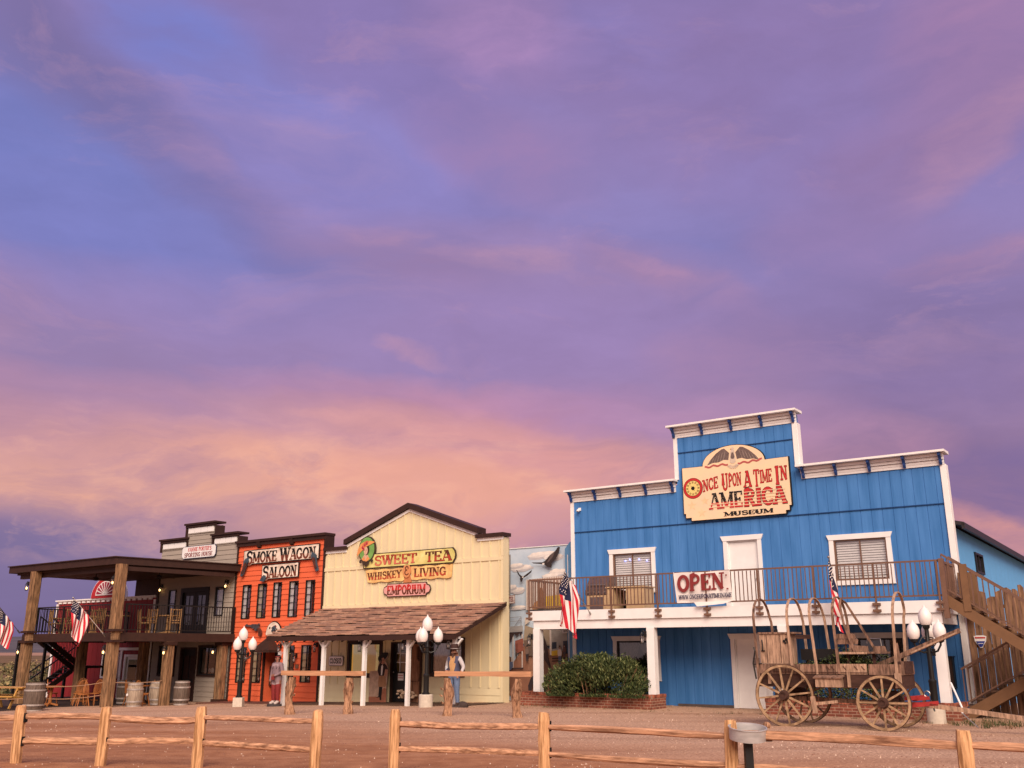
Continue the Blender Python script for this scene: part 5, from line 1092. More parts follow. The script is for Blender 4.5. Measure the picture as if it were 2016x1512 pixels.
        for u in (u0+.03, u1-.03):
            g2.beam((u, v0, za+.85), (u, v1, zb_+.85), .045, .045, black); x = 0
            while x <= 1.001: v = v0+(v1-v0)*x; z = za+(zb_-za)*x; g2.box(u-.009, u+.009, v-.009, v+.009, z, z+.85, black); x += .07
        g2.build('handrail', t, st)
    fl('stair_flight', -3.75, 2.22, -1.95, 1.0, -22.3, -21.45, 'upper flight of the dark porch stair'); fl('stair_flight', -1.9, .95, -3.75, z0+.05, -23.3, -22.4, 'lower flight of the dark porch stair'); q = MB(); q.box(-23.3, -21.45, -1.9, -.9, .9, 1.0, brown)
    for u in (-23.2, -21.55): q.box(u-.05, u+.05, -1.85, -1.75, -.7, .9, black)
    q.build('stair_landing', t)
porch()
# ================================================================ MURAL WALL between the yellow and blue buildings
def mural():
    t = T('mural_wall', 'tall wall painted with a western street mural, eagles and clouds, between the yellow and blue buildings', 'mural', FY, (0, 2.0, 0)); VV = 2.0
    def mp(cx, cy):
        z = (1380-1040-cy/3.979)*.01711-.04; return ((980+cx/3.979-1059.7)*.02175, z+(cx-340)/475*.15*min(1, max(0, z)/5))
    b = MB(); b.box(-1.75, 1.86, VV, VV+.18, -.4, 5.17, mat('mural_sky', (.42, .55, .68), .8, .12, .9, c2=(.56, .64, .70))); b.box(-1.8, 1.9, VV-.03, VV+.2, 5.171, 5.20, white); b.build('wall', t)
    lay = [VV-.004]
    names = {}
    def P(mb, pts, c, name=None):
        key = tuple(round(x, 3) for x in c)
        if key not in names: names[key] = mat('mural_paint', c, .85, .12, 5)
        lay[0] -= .0008; mb.poly([(lambda q: (q[0], lay[0], q[1]))(mp(*p)) for p in pts], names[key])
    def blob(mb, cx, cy, rx, ry, c, seed=0, n=18):
        rr = random.Random(seed+int(cx)); P(mb, [(cx+rx*cos(2*pi*i/n)*rr.uniform(.8, 1.1), cy+ry*sin(2*pi*i/n)*rr.uniform(.75, 1.12)) for i in range(n)], c)
    cl = MB(); cw, cg, cp = (.70, .66, .62), (.50, .48, .49), (.80, .74, .68)
    for (x, y, rx, ry) in ((350, 205, 120, 30), (440, 235, 80, 26), (190, 290, 95, 26), (150, 265, 60, 20), (160, 470, 60, 28), (120, 440, 35, 22), (480, 360, 75, 30), (420, 385, 70, 24), (170, 612, 70, 16), (300, 500, 60, 20)):
        blob(cl, x, y+8, rx, ry, cg, 1); blob(cl, x-6, y-2, rx*.95, ry*.8, cw, 2); blob(cl, x-rx*.3, y-ry*.4, rx*.5, ry*.5, cp, 3); blob(cl, x+rx*.4, y-ry*.3, rx*.4, ry*.45, cp, 4)
    cl.build('painted_cloud', t)
    g = MB(); P(g, [(20, 1310), (20, 1085), (120, 1060), (215, 915), (300, 905), (420, 960), (580, 940), (600, 1310)], (.34, .165, .105)); P(g, [(215, 915), (240, 1100), (300, 1200), (420, 1180), (560, 1085), (580, 940), (420, 955)], (.38, .20, .13)); g.build('painted_street', t)
    h = MB(); grey = (.26, .25, .25)
    P(h, [(28, 1095), (28, 172), (105, 168), (103, 640), (92, 1090)], grey)
    for i in range(58): y = 180+i*16; P(h, [(30, y), (102, y), (102, y+4), (30, y+4)], (.19, .18, .18))
    P(h, [(92, 765), (207, 762), (207, 808), (92, 812)], (.36, .35, .34)); P(h, [(28, 1098), (212, 1092), (212, 1104), (28, 1110)], (.09, .05, .045))
    for x in (198, 126): P(h, [(x, 830), (x+9, 830), (x+9, 1092), (x, 1092)], (.66, .60, .56))
    P(h, [(95, 815), (205, 812), (196, 845), (180, 822), (165, 850), (140, 824), (125, 860), (108, 890), (95, 930)], (.05, .03, .03))
    for (a, c) in (((95, 690), (196, 688)), ((95, 722), (196, 720))): P(h, [a, c, (c[0], c[1]+4), (a[0], a[1]+4)], (.25, .25, .27))
    P(h, [(192, 688), (197, 688), (197, 765), (192, 765)], (.25, .25, .27)); P(h, [(140, 765), (145, 765), (192, 700), (187, 698)], (.25, .25, .27))
    P(h, [(148, 880), (212, 862), (212, 960), (150, 985)], (.30, .10, .07)); P(h, [(150, 905), (170, 900), (170, 965), (150, 975)], (.22, .07, .05))
    P(h, [(212, 905), (225, 760), (300, 790), (420, 790), (420, 925), (300, 930)], (.34, .27, .19)); P(h, [(225, 760), (262, 735), (262, 700), (225, 700)], (.58, .50, .42)); P(h, [(215, 880), (330, 870), (330, 1010), (240, 1000)], (.16, .11, .085))
    P(h, [(418, 800), (560, 795), (560, 965), (418, 975)], (.31, .29, .26)); P(h, [(415, 800), (428, 800), (428, 1000), (415, 1000)], (.62, .55, .49)); P(h, [(432, 903), (466, 900), (466, 950), (432, 955)], (.04, .05, .07)); P(h, [(515, 895), (550, 893), (550, 990), (515, 995)], (.05, .055, .07)); P(h, [(428, 970), (490, 960), (490, 1000), (428, 1005)], (.58, .38, .05))
    P(h, [(430, 1020), (560, 1015), (560, 1028), (430, 1032)], (.07, .04, .03)); P(h, [(430, 1040), (560, 1036), (560, 1044), (430, 1050)], (.07, .04, .03))
    for i in range(24): x = 236+i*13.5; P(h, [(x, 396), (x+8, 396), (x+8, 640), (x, 640)], (.60, .55, .50)); P(h, [(x+8, 396), (x+13, 396), (x+13, 640), (x+8, 640)], (.34, .20, .14))
    P(h, [(385, 545), (560, 540), (560, 640), (385, 640)], (.58, .38, .04)); P(h, [(330, 640), (338, 500), (350, 470), (368, 478), (378, 520), (385, 640)], (.20, .095, .05)); P(h, [(290, 640), (300, 590), (335, 570), (335, 640)], (.42, .22, .10))
    P(h, [(580, 140), (600, 140), (600, 1100), (556, 1100), (543, 230), (543, 190)], (.10, .24, .42)); P(h, [(560, 1100), (566, 1100), (566, 240), (560, 236)], (.62, .58, .56)); h.build('painted_town', t)
    bd = MB(); dk = (.035, .025, .025)
    P(bd, [(285, 262), (320, 266), (372, 272), (392, 262), (430, 222), (470, 195), (492, 165), (508, 172), (498, 215), (475, 255), (440, 290), (443, 325), (425, 320), (408, 312), (385, 292), (340, 280), (300, 272)], dk); P(bd, [(440, 215), (470, 195), (452, 240), (420, 275), (405, 280)], (.11, .08, .075)); P(bd, [(368, 280), (384, 277), (388, 290), (374, 296)], (.7, .66, .62))
    P(bd, [(163, 305), (172, 312), (190, 345), (205, 360), (222, 366), (250, 348), (290, 322), (284, 342), (252, 366), (220, 382), (210, 408), (202, 410), (194, 392), (196, 370), (178, 345)], dk); P(bd, [(210, 368), (222, 366), (224, 376), (212, 378)], (.7, .66, .62)); bd.build('painted_eagle', t)
    pf = MB()
    def man(x, y, s_, hat, top_, leg):
        q = lambda pts, c: P(pf, [(x+a*s_, y+b_*s_) for a, b_ in pts], c)
        q([(-9, 62), (-7, 120), (-1, 120), (0, 70), (3, 120), (9, 120), (10, 60)], leg); q([(-12, 22), (-14, 48), (-10, 64), (11, 62), (14, 46), (11, 22), (0, 18)], top_); q([(-4, 8), (5, 8), (5, 18), (-4, 18)], (.36, .2, .14)); q([(-12, 8), (12, 6), (6, 4), (5, -6), (-5, -6), (-6, 4)], hat)
    man(248, 925, 1.0, (.07, .045, .04), (.22, .15, .12), (.05, .04, .045)); man(495, 935, 1.15, (.10, .06, .045), (.58, .52, .48), (.10, .13, .20)); man(530, 925, .8, (.05, .03, .03), (.12, .06, .05), (.08, .06, .06)); man(165, 960, .5, (.05, .03, .03), (.1, .06, .05), (.06, .05, .05)); man(98, 645, .75, (.05, .04, .04), (.14, .13, .13), (.07, .07, .08))
    P(pf, [(82, 975), (104, 955), (118, 975), (112, 1000), (140, 1020), (138, 1060), (142, 1085), (120, 1112), (92, 1110), (88, 1085), (112, 1050), (96, 1030), (78, 1025)], (.50, .46, .42)); P(pf, [(80, 990), (76, 968), (92, 955), (112, 968), (114, 995), (96, 1000)], (.38, .17, .07)); P(pf, [(112, 1048), (140, 1045), (140, 1085), (122, 1112), (88, 1110), (100, 1075)], (.10, .13, .22)); P(pf, [(105, 1000), (126, 1010), (128, 1045), (108, 1048)], (.12, .06, .04))
    P(pf, [(345, 950), (352, 850), (372, 830), (392, 890), (410, 950), (412, 1010), (430, 1080), (425, 1130), (395, 1190), (390, 1290), (360, 1290), (350, 1180), (340, 1050)], (.045, .03, .028)); P(pf, [(372, 1070), (380, 1030), (415, 1085), (424, 1125), (395, 1170), (375, 1150)], (.16, .09, .06)); P(pf, [(352, 945), (372, 930), (385, 975), (372, 1000), (356, 985)], (.26, .22, .19)); P(pf, [(262, 1290), (258, 1230), (280, 1170), (310, 1140), (335, 1150), (300, 1200), (285, 1250), (288, 1290)], (.05, .035, .04))
    P(pf, [(50, 1190), (110, 1175), (120, 1250), (108, 1320), (55, 1325), (46, 1260)], (.07, .045, .035)); pf.build('painted_figure', t)
    s_ = MB(); P(s_, [(90, 515), (158, 510), (158, 578), (90, 582)], (.26, .12, .09)); P(s_, [(90, 520), (154, 515), (154, 573), (90, 577)], (.64, .58, .54)); P(s_, [(516, 797), (560, 796), (560, 836), (522, 838)], (.62, .57, .54))
    a0 = mp(92, 562); a1 = mp(149, 525); text(s_, 'OTEL', lmap(a0[0], a1[0], a0[1], a1[1]-a0[1]), lay[0]-.004, maroon, 1.2); a0 = mp(524, 830); a1 = mp(558, 803); text(s_, 'SA', lmap(a0[0], a1[0], a0[1], a1[1]-a0[1]), lay[0]-.004, signblk, 1.1); s_.build('painted_sign', t)
mural()
# ================================================================ LAMP POSTS with four acorn globes
def lamp_post(lab, x, y, rot, base):
    z0 = gz(x, y); fr = Fr((x, y, z0), rot); t = T('lamp_post', lab, 'street lamp', fr, (0, 0, 0), 'four-globe lamp posts'); b = MB()
    if base == 'box': b.box(-.16, .16, -.16, .16, -.1, .30, concr)
    else: b.lathe((0, 0, 0), [(.21, -.1), (.21, .36), (.19, .38), (0, .38)], concr, 20)
    b.build('footing', t, smooth=True); zb = .30 if base == 'box' else .38
    p = MB(); p.lathe((0, 0, 0), [(.12, zb), (.12, zb+.04), (.085, zb+.06), (.085, zb+.50), (.095, zb+.52), (.095, zb+.56), (.06, zb+.60), (.055, 1.72), (.075, 1.74), (.075, 1.80), (.05, 1.83), (.05, 2.12), (.08, 2.15), (.09, 2.22), (0, 2.22)], black, 14); p.build('pole', t, smooth=True)
    gp = [(r*.82, z*.80) for r, z in ((.06, 0), (.11, .01), (.165, .09), (.182, .20), (.174, .30), (.135, .40), (.078, .47), (.03, .51), (.018, .56), (0, .585))]
    for a in (13, 133, 253):
        c, s_ = cos(radians(a)), sin(radians(a)); q = MB(); R = .335
        q.tube([(0, 0, 1.62), (c*.12, s_*.12, 1.58), (c*.24, s_*.24, 1.62), (c*R, s_*R, 1.76), (c*R, s_*R, 1.82)], .024, black, 7); q.tube([(0, 0, 1.95), (c*.14, s_*.14, 1.92), (c*.22, s_*.22, 1.80), (c*.15, s_*.15, 1.72), (c*.09, s_*.09, 1.76)], .014, black, 6)
        q.lathe((c*R, s_*R, 1.80), [(.03, 0), (.085, .03), (.095, .09), (.07, .10)], black, 12); ar = q.build('arm', t, smooth=True); g = MB(); g.lathe((c*R, s_*R, 1.885), gp, globe, 18); g.build('globe', t, ar, smooth=True)
    g = MB(); g.lathe((0, 0, 2.215), [(r*1.08, z*1.05) for r, z in gp], globe, 18); g.build('globe', t, smooth=True)
lamp_post('black lamp post with four white globes in front of the orange saloon', -9.48, 34.69, 0, 'box')
lamp_post('black lamp post with four white globes on a round concrete footing before the yellow shop', -2.575, 29.87, 0, 'round')
lamp_post('black lamp post with four white globes beside the front of the covered wagon', 10.01, 23.69, radians(50), 'round')
# ================================================================ WALL LANTERNS (lit)
LT = []
def lantern(lab, fr, u, v, z, lit=True, side=0, s=1.0):
    t = T('wall_lantern', lab, 'lantern', fr, (u, v, z), 'wall lanterns'); d = (side, -1, 0) if not side else (side, 0, 0); ox, oy = d[0]*.11*s, (d[1]*.11 if not side else 0)*s
    b = MB(); b.box(u-.04*s, u+.04*s, v-.02, v+.02, z+.05, z+.22*s, black); b.tube([(u, v, z+.16*s), (u+ox*.6, v+oy*.6, z+.24*s), (u+ox, v+oy, z+.20*s)], .012, black, 6); b.build('bracket', t)
    b = MB(); c = (u+ox, v+oy, z-.14*s); b.lathe(c, [(.055*s, 0), (.06*s, .02*s), (.04*s, .03*s)], black, 8); b.lathe(c, [(.075*s, .25*s), (.04*s, .29*s), (.02*s, .34*s)], black, 8)
    for i in range(4): a = pi/4+i*pi/2; b.beam((c[0]+.045*s*cos(a), c[1]+.045*s*sin(a), c[2]+.02*s), (c[0]+.062*s*cos(a), c[1]+.062*s*sin(a), c[2]+.25*s), .01, .01, black)
    b.build('frame', t); g = MB(); g.lathe((c[0], c[1], c[2]+.03*s), [(.042*s, 0), (.055*s, .10*s), (.045*s, .20*s)], glass, 8); g.build('glass', t, smooth=True); g = MB(); g.ball((c[0], c[1], c[2]+.10*s), .032*s, bulb if lit else globe, 8, 6, (1, 1, 1.7)); g.build('bulb', t, smooth=True)
for a in (("lit lantern high on the left front porch post", FY, -20.90, -5.2, 4.20, 1, -1), ("lit lantern low on the left front porch post", FY, -20.92, -5.2, 1.62, 1, -1), ("lit lantern low on the porch corner post", FY, -14.70, -5.2, 1.62, 1, -1), ("lit lantern high on the porch corner post", FY, -14.68, -5.15, 4.18, 1, -1),
          ("lit lantern on the red building right of its white door", FY, -19.85, -.1, 1.55, 1, 0), ("lit lantern on the short porch post in front of the grey door", FY, -14.0, -3.06, 1.60, 1, 0), ("lit lantern on the porch post against the orange wall", FY, -14.34, -.55, 1.62, 1, -1), ("lit amber lantern at the left end of the grey upper wall", FY, -19.1, -.05, 4.30, 1, 0), ("lit lantern at the right end of the grey upper wall beside the orange wall", FY, -14.48, -.05, 4.30, 1, 0),
          ("lantern on the orange wall between the two left ground windows", FY, -12.82, -.06, 1.36, 0, 0), ("lantern on the orange wall right of the canopy", FY, -10.88, -.06, 1.70, 0, 0), ("lantern on the orange wall between the two right ground windows", FY, -9.95, -.06, 1.32, 0, 0), ("lantern at the right corner of the orange wall beside the yellow shop", FY, -8.84, -.06, 1.72, 0, 0),
          ("unlit lantern on the yellow porch post left of the lit window middle", FY, -4.08, -2.45, 1.74, 0, -1), ("unlit lantern on the yellow porch post beside the black door", FY, -2.14, -2.45, 1.76, 0, -1), ("unlit lantern on the last yellow porch post above the cowboy", FY, -.24, -2.45, 1.82, 0, -1),
          ("unlit lantern on the left white balcony post of the blue museum", FB, -5.88, -2.02, 1.92, 0, -1), ("unlit lantern on the white balcony post right of the big shrub", FB, -1.88, -2.02, 1.96, 0, -1), ("unlit lantern on the white balcony post behind the wagon pole", FB, 6.04, -2.02, 1.45, 0, -1), ("unlit lantern on the white balcony post behind the wagon box", FB, 2.08, -2.02, 1.96, 0, -1)):
    lantern(a[0], a[1], a[2], a[3], a[4], bool(a[5]), a[6], 1.0)
# ================================================================ FLAGS
def flag(lab, base, tip, hoist, fly, sway, seed, wide=.3):
    base, tip = Vector(base), Vector(tip); fr = Fr(base, 0); t = T('flag', lab, 'flag', fr, (0, 0, 0), 'flags on slanting poles'); tp = tip-base; d = tp.normalized()
    b = MB(); b.tube([(0, 0, 0), tp], .014, steel if seed % 2 else mat('white_pole', (.6, .55, .5), .5, .05), 8); b.build('pole', t, smooth=True); b = MB(); b.ball(tp+d*.03, .035, steel, 8, 6); b.build('finial', t, smooth=True); b = MB(); b.tube([-d*.08, d*.10], .03, steel, 8); b.build('bracket', t)
    c = MB(); nu, nv = 26, 26; rr = random.Random(seed); H0 = tp-d*.05; side = d.cross(Vector((0, 0, 1))).normalized(); hz = Vector((d.x, d.y, 0)).normalized(); V = []
    for j in range(nv+1):
        for i in range(nu+1):
            s_, f = i/nu, j/nv; p = H0-d*(hoist*s_); mid = H0-d*(hoist*.62); k = 1.0*(1-f)**.5*.45+.55*(1-f)+.42*f
            q = mid+(p-mid)*k; q.z = p.z*(1-f)**2+ (q.z)*(1-(1-f)**2) - fly*f*(.80+.20*s_) ; q += side*(.075*sin(s_*9+f*3+seed)*f**.6+.04*sin(s_*17+f*5)) + sway*Vector((hz.x, hz.y, 0))*f*f + Vector((wide*(s_-.5)*min(1, .2+f*2.5), 0, 0))
            V.append(q)
    F = []; MM = []
    for j in range(nv):
        for i in range(nu):
            F.append((j*(nu+1)+i, j*(nu+1)+i+1, (j+1)*(nu+1)+i+1, (j+1)*(nu+1)+i)); st = int(i/nu*13)
            MM.append(2 if (i/nu < 7/13 and j/nv < .40) else (0 if st % 2 == 0 else 1))
    for m in (redf, whitef, bluef): c.mi(m)
    c.v = [tuple(v) for v in V]; c.f = F; c.m = MM; cl = c.build('cloth', t, smooth=True)
    s_ = MB()
    for j in range(1, 9):
        for i in range(1, 12):
            if (i+j) % 2: continue
            q = V[min(nv, int(j*1.15))*(nu+1)+i]; s_.poly([q+side*o+Vector((a, 0, e)) for o in (0,) for a, e in ((-.014, 0), (0, -.016), (.014, 0), (0, .016))], whitef); n_ = s_.v[-4:]; s_.v[-4:] = [tuple(Vector(x)+Vector((0, -.03, 0))) for x in n_]
    s_.build('star', t, cl)
w_ = FB.W
flag('American flag hanging from the left end of the blue balcony', FB.W((-3.70, -2.08, 2.74)), (1.50, 27.05, 3.70), .80, 1.55, .1, 3, .42)
flag('American flag wrapped close round its pole behind the wagon hoops', FB.W((3.88, -2.08, 2.80)), (8.22, 24.95, 3.94), .85, 1.30, -.1, 5, .05)
flag('American flag hanging from the corner post of the timber porch', FY.W((-14.85, -5.2, 2.20)), (-16.05, 35.6, 3.48), .85, 1.25, .15, 8, .15)
flag('American flag at the left edge of the photo on the far porch post', FY.W((-21.35, -5.1, 2.40)), (-21.12, 40.0, 3.46), .95, 1.2, .1, 11, .35)
# ================================================================ STATUES AND CUT-OUT FIGURES
skinm = mat('statue_skin', (.40, .20, .13), .6, .15, 9)
def statue(kind, lab, fr, o):
    t = T('painted_statue', lab, 'statue', fr, o); o = Vector(o); A = lambda p: tuple(o+Vector(p))
    if kind == 'cowboy':
        J = dict(pel=(0,0,.92), sp=(0,0,1.12), ch=(0,0,1.32), nk=(0,0,1.47), hd=(0,-.02,1.58), ht=(0,-.01,1.69), sl=(-.18,0,1.40), el_=(-.27,.02,1.16), wl=(-.17,-.14,1.03), hl=(-.10,-.18,1.02), sr=(.18,0,1.40), er=(.29,.04,1.15), wr=(.26,-.06,.95), hr=(.24,-.10,.90), hpl=(-.095,0,.88), kl=(-.11,-.02,.49), al=(-.12,0,.10), tl=(-.15,-.16,.045), hpr=(.095,0,.88), kr=(.11,-.02,.49), ar=(.13,0,.10), tr=(.17,-.16,.045))
        R = dict(pel=.135, sp=.14, ch=.165, nk=.058, hd=.085, ht=.075, sl=.075, el_=.055, wl=.036, hl=.038, sr=.075, er=.055, wr=.036, hr=.038, hpl=.10, kl=.075, al=.058, tl=.045, hpr=.10, kr=.075, ar=.058, tr=.045)
    else:
        J = dict(pel=(0,0,.90), sp=(0,0,1.10), ch=(0,0,1.30), nk=(0,0,1.45), hd=(0,-.02,1.56), ht=(0,-.01,1.66), sl=(-.17,0,1.37), el_=(-.23,.0,1.10), wl=(-.22,-.06,.86), hl=(-.21,-.08,.78), sr=(.17,0,1.37), er=(.25,-.02,1.12), wr=(.10,-.17,1.0), hr=(.03,-.19,1.0), hpl=(-.085,0,.86), kl=(-.09,-.02,.48), al=(-.09,0,.12), tl=(-.11,-.15,.07), hpr=(.085,0,.86), kr=(.09,-.02,.48), ar=(.09,0,.12), tr=(.11,-.15,.07))
        R = dict(pel=.15, sp=.15, ch=.16, nk=.055, hd=.085, ht=.075, sl=.075, el_=.06, wl=.04, hl=.038, sr=.075, er=.06, wr=.04, hr=.038, hpl=.115, kl=.08, al=.062, tl=.05, hpr=.115, kr=.08, ar=.062, tr=.05)
    ks = list(J); E = [('pel','sp'),('sp','ch'),('ch','nk'),('nk','hd'),('hd','ht'),('ch','sl'),('sl','el_'),('el_','wl'),('wl','hl'),('ch','sr'),('sr','er'),('er','wr'),('wr','hr'),('pel','hpl'),('hpl','kl'),('kl','al'),('al','tl'),('pel','hpr'),('hpr','kr'),('kr','ar'),('ar','tr')]
    me = skin([J[k] for k in ks], [(ks.index(a), ks.index(b)) for a, b in E], [R[k] for k in ks])
    if kind == 'cowboy':
        ms = [skinm, mat('statue_boots', (.045, .025, .018), .5), mat('statue_jeans', (.115, .165, .27), .7, .2, 8), mat('statue_shirt', (.48, .46, .46), .7, .15, 8), mat('statue_vest', (.07, .075, .13), .7, .2, 8), mat('statue_bib', (.50, .29, .13), .7, .2, 8)]
        def fn(c, n):
            if c.z > 1.465: return 0
            if (abs(c.x) > .20 or c.y < -.155) and c.z < 1.06 and c.z > .84 and (c.y < -.05): return 0
            if c.z < .14: return 1
            if c.z < .935: return 2
            if abs(c.x) > .185: return 3
            if c.y < -.05 and abs(c.x) < .10-.12*abs(c.z-1.28): return 5
            return 4
    else:
        ms = [mat('statue_skin_dark', (.27, .12, .08), .6, .15, 9), mat('statue_moccasin', (.50, .42, .38), .7, .15, 8), mat('statue_red_trousers', (.20, .022, .022), .7, .2, 8), mat('statue_tunic', (.22, .15, .165), .75, .22, 7), mat('statue_fringe', (.32, .24, .25), .75, .2, 20)]
        def fn(c, n):
            if c.z > 1.445: return 0
            if c.y < -.13 and abs(c.x) < .09 and .93 < c.z < 1.07: return 0
            if abs(c.x) > .16 and c.z < .84 and c.z > .70: return 0
            if c.z < .17: return 1
            if c.z < .70: return 2
            return 4 if c.z < .76 or (1.33 < c.z < 1.40 and abs(c.x) < .12) else 3
    
    for v_ in me.vertices: v_.co.x *= 1.14; v_.co.y *= 1.08
    person_mats(me, lambda c, n: fn(Vector((c.x/1.14, c.y/1.08, c.z)), n), ms); bo = bpy.data.objects.new('body', me); COL.objects.link(bo); bo.parent = t.ob
    f = MB()
    for s_ in (-1, 1): f.ball(A((s_*.032, -.098, J['hd'][2]+.015)), .012, signblk, 6, 5); f.ball(A((s_*.085, -.01, J['hd'][2])), .022, ms[0], 6, 5, (.5, 1, 1.4)); f.box(*[x for p in ((o.x+s_*.03-.02, o.x+s_*.03+.02), (o.y-.104, o.y-.095), (o.z+J['hd'][2]+.036, o.z+J['hd'][2]+.046)) for x in p], signblk)
    f.prism([(o.x-.016, o.z+J['hd'][2]-.02), (o.x+.016, o.z+J['hd'][2]-.02), (o.x, o.z+J['hd'][2]+.02)], o.y-.122, o.y-.09, ms[0]); f.box(o.x-.025, o.x+.025, o.y-.100, o.y-.09, o.z+J['hd'][2]-.05, o.z+J['hd'][2]-.042, maroon); f.build('face', t)
    hd = MB()
    for k in ('hl', 'hr'):
        w = Vector(J['wl' if k == 'hl' else 'wr']); h = Vector(J[k]); d = (h-w).normalized(); x = d.cross(Vector((0, 0, 1))).normalized(); y = x.cross(d)
        for i, ln in enumerate((.055, .065, .06, .045)): p = h+d*.025+y*(.024-.016*i); hd.tube([A(p), A(p+d*ln*.55-x*.006), A(p+d*ln*.9-x*.022)], [.009, .008, .006], ms[0], 6)
        p = h+y*.03; hd.tube([A(p), A(p+d*.03+y*.02)], [.010, .007], ms[0], 6)
    hd.build('finger', t, smooth=True) if False else hd.build('fingers', t, smooth=True)
    if kind == 'cowboy':
        h = MB(); hm = mat('statue_hat', (.045, .02, .016), .7, .2, 6); z = J['ht'][2]-.03
        h.lathe(A((0, -.01, z-.02)), [(.0, 0), (.23, .03), (.235, .045), (.125, .02), (.122, .13), (.105, .19), (.06, .17), (0, .175)], hm, 20); h.build('hat', t, smooth=True); h = MB(); h.lathe(A((0, -.01, z+.01)), [(.127, 0), (.127, .03)], mat('hat_band', (.4, .36, .34)), 20); h.build('hat_band', t)
        m = MB(); gm = mat('statue_moustache', (.10, .055, .04), .8, .3, 20); m.tube([A((-.06, -.095, J['hd'][2]-.08)), A((-.03, -.115, J['hd'][2]-.035)), A((0, -.118, J['hd'][2]-.028)), A((.03, -.115, J['hd'][2]-.035)), A((.06, -.095, J['hd'][2]-.08))], [.006, .016, .016, .016, .006], gm, 7); m.ball(A((0, -.075, J['hd'][2]-.10)), .045, gm, 8, 6, (1, .8, 1.5)); m.build('moustache', t, smooth=True)
        r = MB(); rm = mat('statue_rock', (.05, .035, .03), .9, .3, 6, .2); r.ball(A((.05, .02, -.01)), .34, rm, 14, 8, (1.0, .8, .28)); r.ball(A((.28, .08, .03)), .18, rm, 10, 7, (1.0, .9, .8)); r.build('rock_base', t)
    else:
        h = MB(); hm = mat('statue_hair', (.02, .014, .012), .6); h.ball(A((0, .02, J['hd'][2]+.035)), .10, hm, 12, 8, (.95, 1, 1.05))
        for s_ in (-1, 1): h.tube([A((s_*.085, 0, J['hd'][2])), A((s_*.10, -.05, 1.40)), A((s_*.09, -.13, 1.22))], [.028, .026, .014], hm, 7)
        h.build('hair', t, smooth=True); q = MB(); q.lathe(A((0, .0, J['hd'][2]+.055)), [(.10, 0), (.103, .03)], maroon, 16); fe = mat('statue_feather', (.50, .46, .45), .8, .2, 8)
        for i in range(5): a = (i-2)*.28; q.beam(A((.03*i-.06, .06, J['hd'][2]+.08)), A((.06*(i-2), .09, J['hd'][2]+.27-.02*abs(i-2))), .03, .012, fe, w2=.015)
        q.build('headband', t); r = MB(); r.lathe(A((0, -.04, -.04)), [(.26, 0), (.25, .10), (0, .105)], mat('statue_base', (.05, .04, .04), .8, .2), 18); r.build('base', t); p = MB(); p.box(o.x-.07, o.x+.07, o.y-.2, o.y-.16, o.z+.86, o.z+.98, maroon); p.build('pouch', t)
statue('cowboy', 'life-size painted cowboy statue in blue jeans, hat and moustache behind the hitching rail', FY, (.20, -2.80, .0))
statue('indian', 'life-size painted statue in a long tunic and red trousers with feathers in its headband', FY, (-7.74, -2.85, -.20))
